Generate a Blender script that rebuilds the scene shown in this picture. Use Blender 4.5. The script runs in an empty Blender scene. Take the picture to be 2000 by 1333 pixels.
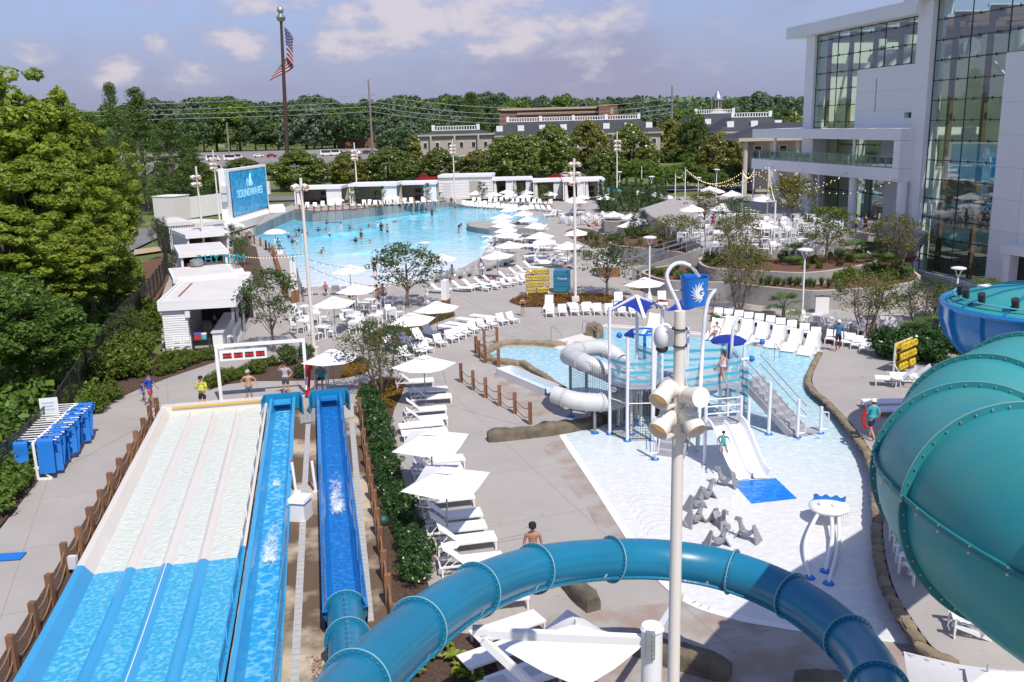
import bpy,bmesh,math,random
import numpy as np
from mathutils import Vector,Matrix
from mathutils.geometry import tessellate_polygon
from math import sin,cos,pi,radians,sqrt,atan2
S=bpy.context.scene
COL=S.collection
random.seed(7)
# ----
FOC,CX,CY,CAMH=1775.0,1000.0,666.5,13.5
PITCH,ROLL=radians(13.4),radians(1.5)
_f=np.array([0,cos(PITCH),-sin(PITCH)])
_r0=np.array([1.0,0,0])
_u0=np.cross(_r0,_f)
_r=_r0*cos(ROLL)-_u0*sin(ROLL)
_u=_u0*cos(ROLL)+_r0*sin(ROLL)
CAM=np.array([0,0,CAMH])
cd=bpy.data.cameras.new('camera')
cam=bpy.data.objects.new('camera',cd)
COL.objects.link(cam)
cd.sensor_width=36
cd.lens=FOC/2000*36
cd.clip_start=0.2
cd.clip_end=6000
cam.matrix_world=Matrix(((_r[0],_u[0],-_f[0],0),(_r[1],_u[1],-_f[1],0),(_r[2],_u[2],-_f[2],CAMH),(0,0,0,1)))
S.camera=cam
# ----
SUN_EL,SHADOW=radians(55),(-0.42,0.91)
w=bpy.data.worlds.new('World')
S.world=w
w.use_nodes=True
nt=w.node_tree
nt.nodes.clear()
def nd(t,typ,**kw):
 n=t.nodes.new(typ)
 for k,v in kw.items():
  if k.startswith('i_'):
   n.inputs[k[2:].replace('_',' ')].default_value=v
  elif k[0]=='n' and k[1:].isdigit():
   n.inputs[int(k[1:])].default_value=v
  else:
   setattr(n,k,v)
 return n
def lk(t,a,ao,b,bi):
 t.links.new(a.outputs[ao],b.inputs[bi])
sky=nd(nt,'ShaderNodeTexSky',sky_type='NISHITA',sun_disc=False)
sky.sun_elevation=SUN_EL
sky.sun_rotation=atan2(-SHADOW[0],-SHADOW[1])
sky.air_density=1.0
sky.dust_density=.6
sky.ozone_density=1.6
tc=nd(nt,'ShaderNodeTexCoord')
tint=nd(nt,'ShaderNodeMix',data_type='RGBA',blend_type='MULTIPLY')
tint.inputs['Factor'].default_value=1.0
tint.inputs['B'].default_value=(0.74,0.72,0.88,1)
lk(nt,sky,'Color',tint,'A')
mp=nd(nt,'ShaderNodeMapping')
mp.inputs['Scale'].default_value=(1.0,1.0,2.1)
mp.inputs['Location'].default_value=(0.35,0.2,0.93)
lk(nt,tc,'Generated',mp,'Vector')
n1=nd(nt,'ShaderNodeTexNoise',i_Scale=4.6,i_Detail=9.0,i_Roughness=0.52,i_Distortion=0.25)
lk(nt,mp,'Vector',n1,'Vector')
r1=nd(nt,'ShaderNodeMapRange',interpolation_type='SMOOTHSTEP')
r1.inputs[1].default_value=0.40
r1.inputs[2].default_value=0.68
lk(nt,n1,'Fac',r1,'Value')
def dirpx(px,py):
 d=_r*(px-CX)/FOC-_u*(py-CY)/FOC+_f
 return d/np.linalg.norm(d)
acc=None
nz=nd(nt,'ShaderNodeTexNoise',i_Scale=17.0,i_Detail=8.0,i_Roughness=0.58)
lk(nt,mp,'Vector',nz,'Vector')
for(px,py,rx,ry,amp)in[(690,60,75,50,1.0),(800,40,110,58,.95),(960,20,150,70,.9),(1120,45,120,60,.8),(1000,85,190,30,.75),(1200,130,170,22,.35),(75,98,48,26,.95),(215,140,46,34,.75),
 (300,80,22,20,.6),(440,80,66,28,.85),(370,140,50,32,.62),(520,10,120,24,.7),(1390,120,40,30,.6),(1205,100,22,12,.6),(860,150,200,16,.35),(200,12,160,14,.35),(640,140,90,18,.35),(1500,
 60,90,30,.3)]:
 d=dirpx(px,py)
 a=nd(nt,'ShaderNodeVectorMath',operation='SUBTRACT')
 lk(nt,tc,'Generated',a,0)
 a.inputs[1].default_value=tuple(d)
 b=nd(nt,'ShaderNodeVectorMath',operation='MULTIPLY')
 lk(nt,a,0,b,0)
 b.inputs[1].default_value=(FOC/rx,FOC/rx,FOC/ry)
 c=nd(nt,'ShaderNodeVectorMath',operation='LENGTH')
 lk(nt,b,0,c,0)
 m=nd(nt,'ShaderNodeMapRange',interpolation_type='SMOOTHERSTEP')
 m.inputs[1].default_value=2.1
 m.inputs[2].default_value=0.0
 m.inputs[4].default_value=amp
 lk(nt,c,'Value',m,'Value')
 if acc is None:
  acc=m
  accs=0
 else:
  x=nd(nt,'ShaderNodeMath',operation='MAXIMUM')
  lk(nt,acc,0,x,0)
  lk(nt,m,0,x,1)
  acc=x
pz=nd(nt,'ShaderNodeMath',operation='MULTIPLY_ADD')
lk(nt,nz,'Fac',pz,0)
pz.inputs[1].default_value=2.3
pz.inputs[2].default_value=-1.15
ad=nd(nt,'ShaderNodeMath',operation='ADD')
lk(nt,acc,0,ad,0)
lk(nt,pz,0,ad,1)
r2=nd(nt,'ShaderNodeMapRange',interpolation_type='SMOOTHSTEP')
r2.inputs[1].default_value=0.18
r2.inputs[2].default_value=1.0
lk(nt,ad,0,r2,'Value')
r2m=nd(nt,'ShaderNodeMath',operation='MULTIPLY')
lk(nt,r2,0,r2m,0)
r2m.inputs[1].default_value=.82
base=nd(nt,'ShaderNodeMath',operation='MULTIPLY')
lk(nt,r1,0,base,0)
base.inputs[1].default_value=0.7
mxc=nd(nt,'ShaderNodeMath',operation='MAXIMUM')
lk(nt,base,0,mxc,0)
lk(nt,r2m,0,mxc,1)
cmix=nd(nt,'ShaderNodeMix',data_type='RGBA')
lk(nt,mxc,0,cmix,'Factor')
lk(nt,tint,'Result',cmix,'A')
cc=nd(nt,'ShaderNodeMix',data_type='RGBA')
lk(nt,r2,0,cc,'Factor')
cc.inputs['A'].default_value=(1.85,1.78,2.6,1)
cc.inputs['B'].default_value=(3.75,3.4,3.65,1)
lk(nt,cc,'Result',cmix,'B')
sp=nd(nt,'ShaderNodeSeparateXYZ')
lk(nt,tc,'Generated',sp,0)
hz=nd(nt,'ShaderNodeMapRange',interpolation_type='SMOOTHSTEP',n1=-.02,n2=.30,n3=.92,n4=0.0)
lk(nt,sp,'Z',hz,0)
hm_=nd(nt,'ShaderNodeMix',data_type='RGBA')
lk(nt,hz,0,hm_,'Factor')
lk(nt,tint,'Result',hm_,'A')
hm_.inputs['B'].default_value=(1.36,1.50,2.48,1)
lk(nt,hm_,'Result',cmix,'A')
bg=nd(nt,'ShaderNodeBackground',i_Strength=0.15)
lk(nt,cmix,'Result',bg,'Color')
wo=nd(nt,'ShaderNodeOutputWorld')
lk(nt,bg,'Background',wo,'Surface')
sl=bpy.data.lights.new('sun','SUN')
sl.energy=3.5
sl.angle=radians(0.53)
sl.color=(1.0,0.95,0.87)
sun=bpy.data.objects.new('sun',sl)
COL.objects.link(sun)
_sh=Vector((SHADOW[0],SHADOW[1],0)).normalized()*cos(SUN_EL)+Vector((0,0,-sin(SUN_EL)))
sun.rotation_euler=_sh.to_track_quat('-Z','Y').to_euler()
S.view_settings.view_transform='Standard'
S.view_settings.look='None'
S.view_settings.exposure=0.36
S.view_settings.gamma=1
S.view_settings.use_curve_mapping=False
S.render.engine='CYCLES'
S.cycles.max_bounces=8
S.cycles.transparent_max_bounces=16
S.cycles.use_denoising=True
# ----
def ray(px,py):
 return _r*(px-CX)/FOC-_u*(py-CY)/FOC+_f
def G(px,py,z=0.0):
 d=ray(px,py)
 p=CAM+d*((z-CAMH)/d[2])
 return Vector((p[0],p[1],z))
def GS(pts,z=0.0):
 return[G(x,y,z)for x,y in pts]
def D(px,py,y):
 d=ray(px,py)
 return Vector(CAM+d*(y/d[1]))
def pix(p):
 v=np.array(p)-CAM
 zc=v@_f
 return CX+FOC*(v@_r)/zc,CY-FOC*(v@_u)/zc
def HT(g,py):
 lo,hi=-5,80
 for _ in range(40):
  m=(lo+hi)/2
  if pix((g[0],g[1],m))[1]>py:
   lo=m
  else:
   hi=m
 return lo
# ----
MATS={}
def mat(name,col,rough=0.6,var=0.0,scale=4.0,bump=0.0,bscale=None,metal=0.0,spec=0.5,col2=None,detail=4.0,leaf=False,emit=None,alpha=1.0,trans=0.0,coat=0.0,rnd=0.0,stretch=None,mid=0.5,
 wid=0.18):
 if name in MATS:
  return MATS[name]
 m=bpy.data.materials.new(name)
 m.use_nodes=True
 t=m.node_tree
 p=t.nodes['Principled BSDF']
 p.inputs['Roughness'].default_value=rough
 p.inputs['Metallic'].default_value=metal
 p.inputs['Specular IOR Level'].default_value=spec
 p.inputs['Base Color'].default_value=(*col,1)
 p.inputs['Coat Weight'].default_value=coat
 p.inputs['Alpha'].default_value=alpha
 p.inputs['Transmission Weight'].default_value=trans
 co=nd(t,'ShaderNodeTexCoord')
 src=co
 so='Object'
 if stretch:
  src=nd(t,'ShaderNodeMapping')
  src.inputs['Scale'].default_value=stretch
  lk(t,co,'Object',src,'Vector')
  so='Vector'
 if var>0 or col2 is not None:
  n=nd(t,'ShaderNodeTexNoise',i_Scale=scale,i_Detail=detail,i_Roughness=0.6)
  lk(t,src,so,n,'Vector')
  mr=nd(t,'ShaderNodeMapRange')
  mr.inputs[1].default_value=mid-wid
  mr.inputs[2].default_value=mid+wid
  lk(t,n,'Fac',mr,'Value')
  mx=nd(t,'ShaderNodeMix',data_type='RGBA')
  c2=col2 if col2 is not None else tuple(c*(1-var)for c in col)
  mx.inputs['A'].default_value=(*col,1)
  mx.inputs['B'].default_value=(*c2,1)
  lk(t,mr,0,mx,'Factor')
  lk(t,mx,'Result',p,'Base Color')
 if rnd>0:
  oi=nd(t,'ShaderNodeObjectInfo')
  mr2=nd(t,'ShaderNodeMapRange')
  mr2.inputs[3].default_value=1-rnd
  mr2.inputs[4].default_value=1+rnd
  lk(t,oi,'Random',mr2,'Value')
  hs=nd(t,'ShaderNodeHueSaturation')
  lk(t,mr2,0,hs,'Value')
  if p.inputs['Base Color'].is_linked:
   l=p.inputs['Base Color'].links[0]
   t.links.new(l.from_socket,hs.inputs['Color'])
  else:
   hs.inputs['Color'].default_value=(*col,1)
  lk(t,hs,'Color',p,'Base Color')
 if bump>0:
  n=nd(t,'ShaderNodeTexNoise',i_Scale=bscale or scale*4,i_Detail=5.0,i_Roughness=0.65)
  lk(t,src,so,n,'Vector')
  b=nd(t,'ShaderNodeBump',i_Strength=bump,i_Distance=0.05)
  lk(t,n,'Fac',b,'Height')
  lk(t,b,'Normal',p,'Normal')
 if emit:
  p.inputs['Emission Color'].default_value=(*emit[:3],1)
  p.inputs['Emission Strength'].default_value=emit[3]
 MATS[name]=m
 return m
def leafmat(name,c_dark,c_light,tr=0.35,rough=0.5,rnd=0.12,spec=0.4):
 m=bpy.data.materials.new(name)
 m.use_nodes=True
 t=m.node_tree
 p=t.nodes['Principled BSDF']
 p.inputs['Roughness'].default_value=rough
 p.inputs['Specular IOR Level'].default_value=spec
 g=nd(t,'ShaderNodeNewGeometry')
 oi=nd(t,'ShaderNodeObjectInfo')
 mx=nd(t,'ShaderNodeMix',data_type='RGBA')
 mx.inputs['A'].default_value=(*c_dark,1)
 mx.inputs['B'].default_value=(*c_light,1)
 lk(t,g,'Random Per Island',mx,'Factor')
 mr=nd(t,'ShaderNodeMapRange')
 mr.inputs[3].default_value=1-rnd
 mr.inputs[4].default_value=1+rnd
 lk(t,oi,'Random',mr,'Value')
 hs=nd(t,'ShaderNodeHueSaturation')
 lk(t,mr,0,hs,'Value')
 lk(t,mx,'Result',hs,'Color')
 lk(t,hs,'Color',p,'Base Color')
 if tr>0:
  tb=nd(t,'ShaderNodeBsdfTranslucent')
  lk(t,hs,'Color',tb,'Color')
  ms=nd(t,'ShaderNodeMixShader',n0=tr)
  lk(t,p,0,ms,1)
  lk(t,tb,0,ms,2)
  lk(t,ms,0,t.nodes['Material Output'],'Surface')
 return m
# ----
class MB:
 def __init__(self):
  self.v,self.f,self.mi=[],[],[]
 def add(self,vs,fs,mi=0):
  o=len(self.v)
  self.v+=[tuple(x)for x in vs]
  for f in fs:
   self.f.append(tuple(i+o for i in f))
   self.mi.append(mi)
  return self
 def box(self,c,s,rz=0.0,mi=0,taper=1.0):
  x,y,z=s[0]/2,s[1]/2,s[2]/2
  cr,sr=cos(rz),sin(rz)
  vs=[]
  for dz,k in((-z,1.0),(z,taper)):
   for dx,dy in((-x,-y),(x,-y),(x,y),(-x,y)):
    dx*=k
    dy*=k
    vs.append((c[0]+dx*cr-dy*sr,c[1]+dx*sr+dy*cr,c[2]+dz))
  return self.add(vs,[(3,2,1,0),(4,5,6,7),(0,1,5,4),(1,2,6,5),(2,3,7,6),(3,0,4,7)],mi)
 def beam(self,p0,p1,wd,ht,up=(0,0,1),mi=0):
  p0,p1=Vector(p0),Vector(p1)
  t=(p1-p0).normalized()
  s=t.cross(Vector(up))
  if s.length<1e-4:
   s=t.cross(Vector((1,0,0)))
  s.normalize()
  u=s.cross(t)
  vs=[]
  for p in(p0,p1):
   for a,b in((-1,-1),(1,-1),(1,1),(-1,1)):
    vs.append(p+s*a*wd/2+u*b*ht/2)
  return self.add(vs,[(0,1,2,3),(7,6,5,4),(0,4,5,1),(1,5,6,2),(2,6,7,3),(3,7,4,0)],mi)
 def tube(self,pts,r,n=8,mi=0,caps=True,closed=False):
  pts=[Vector(p)for p in pts]
  k=len(pts)
  rs=[r]*k if not hasattr(r,'__len__')else list(r)
  vs,fs=[],[]
  nrm=None
  for i,p in enumerate(pts):
   if closed:
    t=(pts[(i+1)%k]-pts[i-1]).normalized()
   else:
    t=(pts[min(i+1,k-1)]-pts[max(i-1,0)]).normalized()
   if nrm is None:
    nrm=t.cross(Vector((0,0,1)))
    if nrm.length<1e-3:
     nrm=Vector((1,0,0))
   nrm=(nrm-t*nrm.dot(t)).normalized()
   b=t.cross(nrm)
   for j in range(n):
    a=2*pi*j/n
    vs.append(p+(nrm*cos(a)+b*sin(a))*rs[i])
  m=k if closed else k-1
  for i in range(m):
   i2=(i+1)%k
   for j in range(n):
    j2=(j+1)%n
    fs.append((i*n+j,i*n+j2,i2*n+j2,i2*n+j))
  if caps and not closed:
   fs.append(tuple(range(n-1,-1,-1)))
   fs.append(tuple((k-1)*n+j for j in range(n)))
  return self.add(vs,fs,mi)
 def cyl(self,p0,p1,r0,r1=None,n=8,mi=0):
  return self.tube([p0,p1],[r0,r0 if r1 is None else r1],n,mi)
 def lathe(self,prof,c=(0,0,0),n=16,mi=0,mtx=None):
  vs,fs=[],[]
  for r,z in prof:
   for j in range(n):
    a=2*pi*j/n
    v=Vector((r*cos(a),r*sin(a),z))
    if mtx is not None:
     v=mtx@v
    vs.append(v+Vector(c))
  for i in range(len(prof)-1):
   for j in range(n):
    j2=(j+1)%n
    fs.append((i*n+j,i*n+j2,(i+1)*n+j2,(i+1)*n+j))
  fs.append(tuple(range(n-1,-1,-1)))
  fs.append(tuple((len(prof)-1)*n+j for j in range(n)))
  return self.add(vs,fs,mi)
 def ell(self,c,r,nu=10,nv=6,mi=0,jit=0.0,rng=random):
  if not hasattr(r,'__len__'):
   r=(r,r,r)
  vs=[(c[0],c[1],c[2]-r[2])]
  for i in range(1,nv):
   ph=-pi/2+pi*i/nv
   for j in range(nu):
    a=2*pi*j/nu
    k=1+rng.uniform(-jit,jit)
    vs.append((c[0]+r[0]*k*cos(ph)*cos(a),c[1]+r[1]*k*cos(ph)*sin(a),c[2]+r[2]*k*sin(ph)))
  vs.append((c[0],c[1],c[2]+r[2]))
  fs=[]
  for j in range(nu):
   j2=(j+1)%nu
   fs.append((0,1+j2,1+j))
   for i in range(nv-2):
    a=1+i*nu
    fs.append((a+j,a+j2,a+nu+j2,a+nu+j))
   fs.append((1+(nv-2)*nu+j,1+(nv-2)*nu+j2,len(vs)-1))
  return self.add(vs,fs,mi)
 def poly(self,pts,mi=0,up=True):
  pts=[Vector(p)for p in pts]
  tr=tessellate_polygon([[Vector((p.x,p.y,0))for p in pts]])
  fs=[]
  for a,b,c in tr:
   n=(pts[b]-pts[a]).cross(pts[c]-pts[a])
   fs.append((a,b,c)if(n.z>0)==up else(a,c,b))
  return self.add(pts,fs,mi)
 def prism(self,pts,z0,z1,mi=0,bottom=False):
  pts=[Vector((p[0],p[1],0))for p in pts]
  ar=sum(pts[i-1].x*pts[i].y-pts[i].x*pts[i-1].y for i in range(len(pts)))
  if ar<0:
   pts.reverse()
  k=len(pts)
  self.poly([Vector((p.x,p.y,z1))for p in pts],mi)
  if bottom:
   self.poly([Vector((p.x,p.y,z0))for p in pts],mi,up=False)
  vs=[(p.x,p.y,z0)for p in pts]+[(p.x,p.y,z1)for p in pts]
  return self.add(vs,[(i,(i+1)%k,k+(i+1)%k,k+i)for i in range(k)],mi)
 def quad(self,a,b,c,d,mi=0):
  return self.add([a,b,c,d],[(0,1,2,3)],mi)
 def mesh(self,name,mats,smooth=False,angle=0.7):
  me=bpy.data.meshes.new(name)
  me.from_pydata(self.v,[],self.f)
  if not isinstance(mats,(list,tuple)):
   mats=[mats]
  for m in mats:
   me.materials.append(m)
  if len(mats)>1:
   me.polygons.foreach_set('material_index',self.mi)
  if smooth:
   me.polygons.foreach_set('use_smooth',[True]*len(me.polygons))
   try:
    me.set_sharp_from_angle(angle=angle)
   except Exception:
    pass
  me.update()
  return me
def obj(name,mb,mats,parent=None,smooth=False,label=None,cat=None,group=None,kind=None,loc=None,angle=0.7):
 me=mb if isinstance(mb,bpy.types.Mesh)else mb.mesh(name,mats,smooth,angle)
 o=bpy.data.objects.new(name,me)
 COL.objects.link(o)
 if parent is not None:
  o.parent=parent
 if loc is not None:
  o.location=loc
 tag(o,label,cat,group,kind)
 return o
def tag(o,label=None,cat=None,group=None,kind=None):
 if label:
  o['label']=label
 if cat:
  o['category']=cat
 if group:
  o['group']=group
 if kind:
  o['kind']=kind
 return o
def thing(name,label,cat,loc=(0,0,0),rz=0.0,group=None,scale=None):
 o=bpy.data.objects.new(name,None)
 COL.objects.link(o)
 o.location=loc
 o.rotation_euler=(0,0,rz)
 o.empty_display_size=0.2
 if scale:
  o.scale=(scale,)*3 if not hasattr(scale,'__len__')else scale
 return tag(o,label,cat,group)
def struct(name,mb,m,smooth=False):
 return obj(name,mb,m,None,smooth,kind='structure')
class Proto:
 """one of each kind is built; the first put() moves it, later ones copy it with its parts"""
 def __init__(self,fn):
  self.root=fn()
  self.used=False
 def put(self,loc,rz=0.0,label=None,group=None,scale=None,cat=None):
  if not self.used:
   r=self.root
   self.used=True
  else:
   r=self.root.copy()
   COL.objects.link(r)
   for ch in self.root.children:
    c=ch.copy()
    COL.objects.link(c)
    c.parent=r
    for g in ch.children:
     d=g.copy()
     COL.objects.link(d)
     d.parent=c
   if 'group' in r:
    del r['group']
  r.location=loc
  r.rotation_euler=(0,0,rz)
  if scale is not None:
   r.scale=(scale,)*3 if not hasattr(scale,'__len__')else scale
  tag(r,label,cat,group)
  return r
ORD=['first','second','third','fourth','fifth','sixth','seventh','eighth','ninth','tenth','eleventh','twelfth','thirteenth','fourteenth','fifteenth','sixteenth','seventeenth','eighteenth',
 'nineteenth','twentieth']+['%d%s'%(i,{1:'st',2:'nd',3:'rd'}.get(i%10,'th'))for i in range(21,90)]
def along(pts,step=None,n=None):
 """points spread evenly along a polyline"""
 pts=[Vector(p)for p in pts]
 L=[0]
 for a,b in zip(pts,pts[1:]):
  L.append(L[-1]+(b-a).length)
 if n is None:
  n=max(2,int(round(L[-1]/step))+1)
 out=[]
 for i in range(n):
  s=L[-1]*i/(n-1)
  for k in range(len(pts)-1):
   if s<=L[k+1]+1e-9:
    t=(s-L[k])/max(1e-9,L[k+1]-L[k])
    out.append(pts[k].lerp(pts[k+1],t))
    break
 return out
def spline(pts,n=8,closed=False):
 """Catmull-Rom through the points"""
 pts=[Vector(p)for p in pts]
 k=len(pts)
 out=[]
 for i in range(k if closed else k-1):
  if closed:
   p0,p1,p2,p3=pts[i-1],pts[i],pts[(i+1)%k],pts[(i+2)%k]
  else:
   p0,p1,p2,p3=pts[max(i-1,0)],pts[i],pts[i+1],pts[min(i+2,k-1)]
  for j in range(n):
   t=j/n
   out.append(0.5*((2*p1)+(p2-p0)*t+(2*p0-5*p1+4*p2-p3)*t*t+(3*p1-p0-3*p2+p3)*t**3))
 if not closed:
  out.append(pts[-1])
 return out
def inset(pts,d):
 pts=[Vector((p[0],p[1],0))for p in pts]
 ar=sum(pts[i-1].x*pts[i].y-pts[i].x*pts[i-1].y for i in range(len(pts)))
 sg=1 if ar>0 else-1
 out=[]
 k=len(pts)
 for i in range(k):
  t=(pts[(i+1)%k]-pts[i-1]).normalized()
  out.append(pts[i]+Vector((-t.y,t.x,0))*d*sg)
 return out
def inside(p,poly):
 c=False
 x,y=p[0],p[1]
 k=len(poly)
 for i in range(k):
  a,b=poly[i-1],poly[i]
  if(a[1]>y)!=(b[1]>y)and x<(b[0]-a[0])*(y-a[1])/(b[1]-a[1])+a[0]:
   c=not c
 return c
M_white=mat('white_paint',(.80,.79,.77),.45)
M_fabric=mat('white_canvas',(.84,.80,.80),.85,var=.06,scale=3,bump=.08,bscale=40)
M_plastic=mat('white_plastic',(.82,.82,.82),.32)
M_mesh=mat('white_sling',(.80,.80,.80),.75,bump=.15,bscale=120)
M_steel=mat('brushed_steel',(.55,.56,.57),.35,metal=.9)
M_galv=mat('galvanised_steel',(.42,.43,.43),.5,metal=.6,var=.3,scale=3)
M_dark=mat('dark_metal',(.03,.03,.032),.5)
M_cream=mat('cream_paint',(.74,.68,.60),.4)
M_wood=mat('cedar_wood',(.26,.11,.045),.75,col2=(.17,.09,.05),scale=3,stretch=(8,8,1),bump=.3,rnd=.3)
M_rope=mat('tan_rope',(.28,.17,.09),.85,bump=.4,bscale=60)
M_mulch=mat('bark_mulch',(.060,.034,.022),.95,col2=(.135,.078,.05),scale=9,bump=1.0,bscale=26,detail=8)
M_soil=mat('red_mulch',(.10,.042,.024),.95,col2=(.19,.095,.055),scale=6,bump=1.0,bscale=22,detail=8)
M_conc=mat('cast_concrete',(.36,.34,.315),.85,col2=(.26,.25,.235),scale=.9,bump=.2,bscale=9,detail=8)
M_deck=None
# ----
M_grass=mat('mown_grass',(.085,.125,.025),.95,col2=(.15,.17,.05),scale=.12,bump=.5,bscale=3)
M_asph=mat('grey_asphalt',(.20,.19,.18),.9,var=.25,scale=.2)
def deckmat():
 m=mat('deck_concrete',(.405,.37,.335),.8,col2=(.35,.32,.29),scale=.35,bump=.12,bscale=14,detail=9)
 t=m.node_tree
 p=t.nodes['Principled BSDF']
 src=p.inputs['Base Color'].links[0].from_socket
 co=nd(t,'ShaderNodeTexCoord')
 mp_=nd(t,'ShaderNodeMapping')
 mp_.inputs['Scale'].default_value=(1.0,1.5,1.0)
 mp_.inputs['Rotation'].default_value=(0,0,.5)
 lk(t,co,'Object',mp_,'Vector')
 n=nd(t,'ShaderNodeTexNoise',i_Scale=3.2,i_Detail=3.0,i_Roughness=.5)
 lk(t,mp_,'Vector',n,'Vector')
 n2=nd(t,'ShaderNodeTexNoise',i_Scale=.16,i_Detail=2.0)
 lk(t,co,'Object',n2,'Vector')
 r=nd(t,'ShaderNodeMapRange',n1=.63,n2=.70)
 lk(t,n,'Fac',r,0)
 r2_=nd(t,'ShaderNodeMapRange',n1=.48,n2=.60)
 lk(t,n2,'Fac',r2_,0)
 mu=nd(t,'ShaderNodeMath',operation='MULTIPLY')
 lk(t,r,0,mu,0)
 lk(t,r2_,0,mu,1)
 mu2=nd(t,'ShaderNodeMath',operation='MULTIPLY',n1=.75)
 lk(t,mu,0,mu2,0)
 mx=nd(t,'ShaderNodeMix',data_type='RGBA')
 mx.inputs['B'].default_value=(.21,.20,.19,1)
 t.links.new(src,mx.inputs['A'])
 lk(t,mu2,0,mx,'Factor')
 lk(t,mx,'Result',p,'Base Color')
 return m
M_deck=deckmat()
def hill(x,y):
 a=max(0.0,min(1.0,(y-230)/230))
 z=3.2*a*a*(3-2*a)
 b=max(0.0,min(1.0,(y-520)/330))
 z+=13*b*b*(3-2*b)*(1+.25*sin(x*.006+1)+.12*sin(x*.017))
 return z-.25
mb=MB()
xs=[-2600,-1400,-800,-500,-350,-250,-180,-120,-80,-50,-25,0,25,50,80,120,180,250,350,500,800,1400,2600]
ys=[-400,-60,-10,10,40,80,120,160,200,230,260,300,350,400,450,500,560,620,700,780,850,1000,1400,2200,3600]
vs=[(x,y,hill(x,y))for y in ys for x in xs]
k=len(xs)
mb.add(vs,[(j*k+i,j*k+i+1,(j+1)*k+i+1,(j+1)*k+i)for j in range(len(ys)-1)for i in range(k-1)])
struct('terrain',mb,M_grass,True)
deck_px=[(-60,1110),(66,950),(163,821),(210,788),(270,761),(330,737),(420,707),(412,690),(318,690),(308,600),(330,540),(352,470),(430,440),(571,429)]
dk=GS(deck_px)+[Vector((-37,160,0)),Vector((60,168,0)),Vector((110,120,0)),Vector((70,40,0)),Vector((40,-6,0)),Vector((-22,-6,0))]
mb=MB()
mb.prism(dk,-.24,0)
pool_deck=struct('pool_deck',mb,M_deck)
M_joint=mat('deck_joint_dark',(.20,.19,.18),.9)
mb=MB()
for a,b in[((150,1043),(330,830)),((60,950),(285,828)),((300,800),(600,775)),((940,700),(1075,690)),((880,790),(860,700)),((900,800),(1092,850)),((950,1060),(1040,1040)),((930,640),
 (1010,660)),((1130,560),(1250,640)),((1180,520),(1330,610)),((960,1062),(1040,1048)),((560,700),(690,640)),((640,640),(690,760)),((860,560),(1010,640)),((960,520),(1130,610)),((700,
 640),(640,690)),((1040,470),(1180,520)),((590,770),(580,745)),((450,790),(560,770))]:
 p,q=G(*a,.004),G(*b,.004)
 s=(q-p).cross(Vector((0,0,1))).normalized()*.016
 mb.quad(p-s,q-s,q+s,p+s)
obj('joint',mb,M_joint,pool_deck,kind='stuff')
mb=MB()
for ang_,n_ in((.35,16),(.35+pi/2,14)):
 d_,s_=Vector((cos(ang_),sin(ang_),0)),Vector((-sin(ang_),cos(ang_),0))
 for k in range(-n_,n_):
  c_=Vector((3,55,.003))+s_*k*4.6
  mb.quad(c_-d_*34-s_*.011,c_+d_*34-s_*.011,c_+d_*34+s_*.011,c_-d_*34+s_*.011)
mb.f=mb.f[:-2]
mb.mi=mb.mi[:-2]
mb.v=mb.v[:-8]
obj('joint',mb,mat('deck_joint_pale',(.27,.25,.235),.9),pool_deck,kind='stuff')
def sheet(name,px,m,z=.006,sm=0):
 pts=GS(px,z)if not isinstance(px[0],Vector)else[Vector((p.x,p.y,z))for p in px]
 if sm:
  pts=spline(pts,sm,True)
 mb=MB().poly(pts)
 return struct(name,mb,m)
M_apron=mat('wet_slab',(.52,.43,.31),.75,col2=(.13,.085,.05),scale=.22,bump=.15,bscale=10,detail=9,mid=.46,wid=.05)
apron=[Vector((p.x,p.y,0))for p in GS([(515,803),(697,795),(703,838),(735,1000),(778,1240)])]+[Vector((-2.0,16,0)),Vector((1.2,2,0)),Vector((-4.5,2,0))]+GS([(426,1333),(465,1090)])
sheet('slab',apron,M_apron,.006)
sheet('path',[(560,790),(560,770),(440,790),(400,815)],M_deck,.004)
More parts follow.
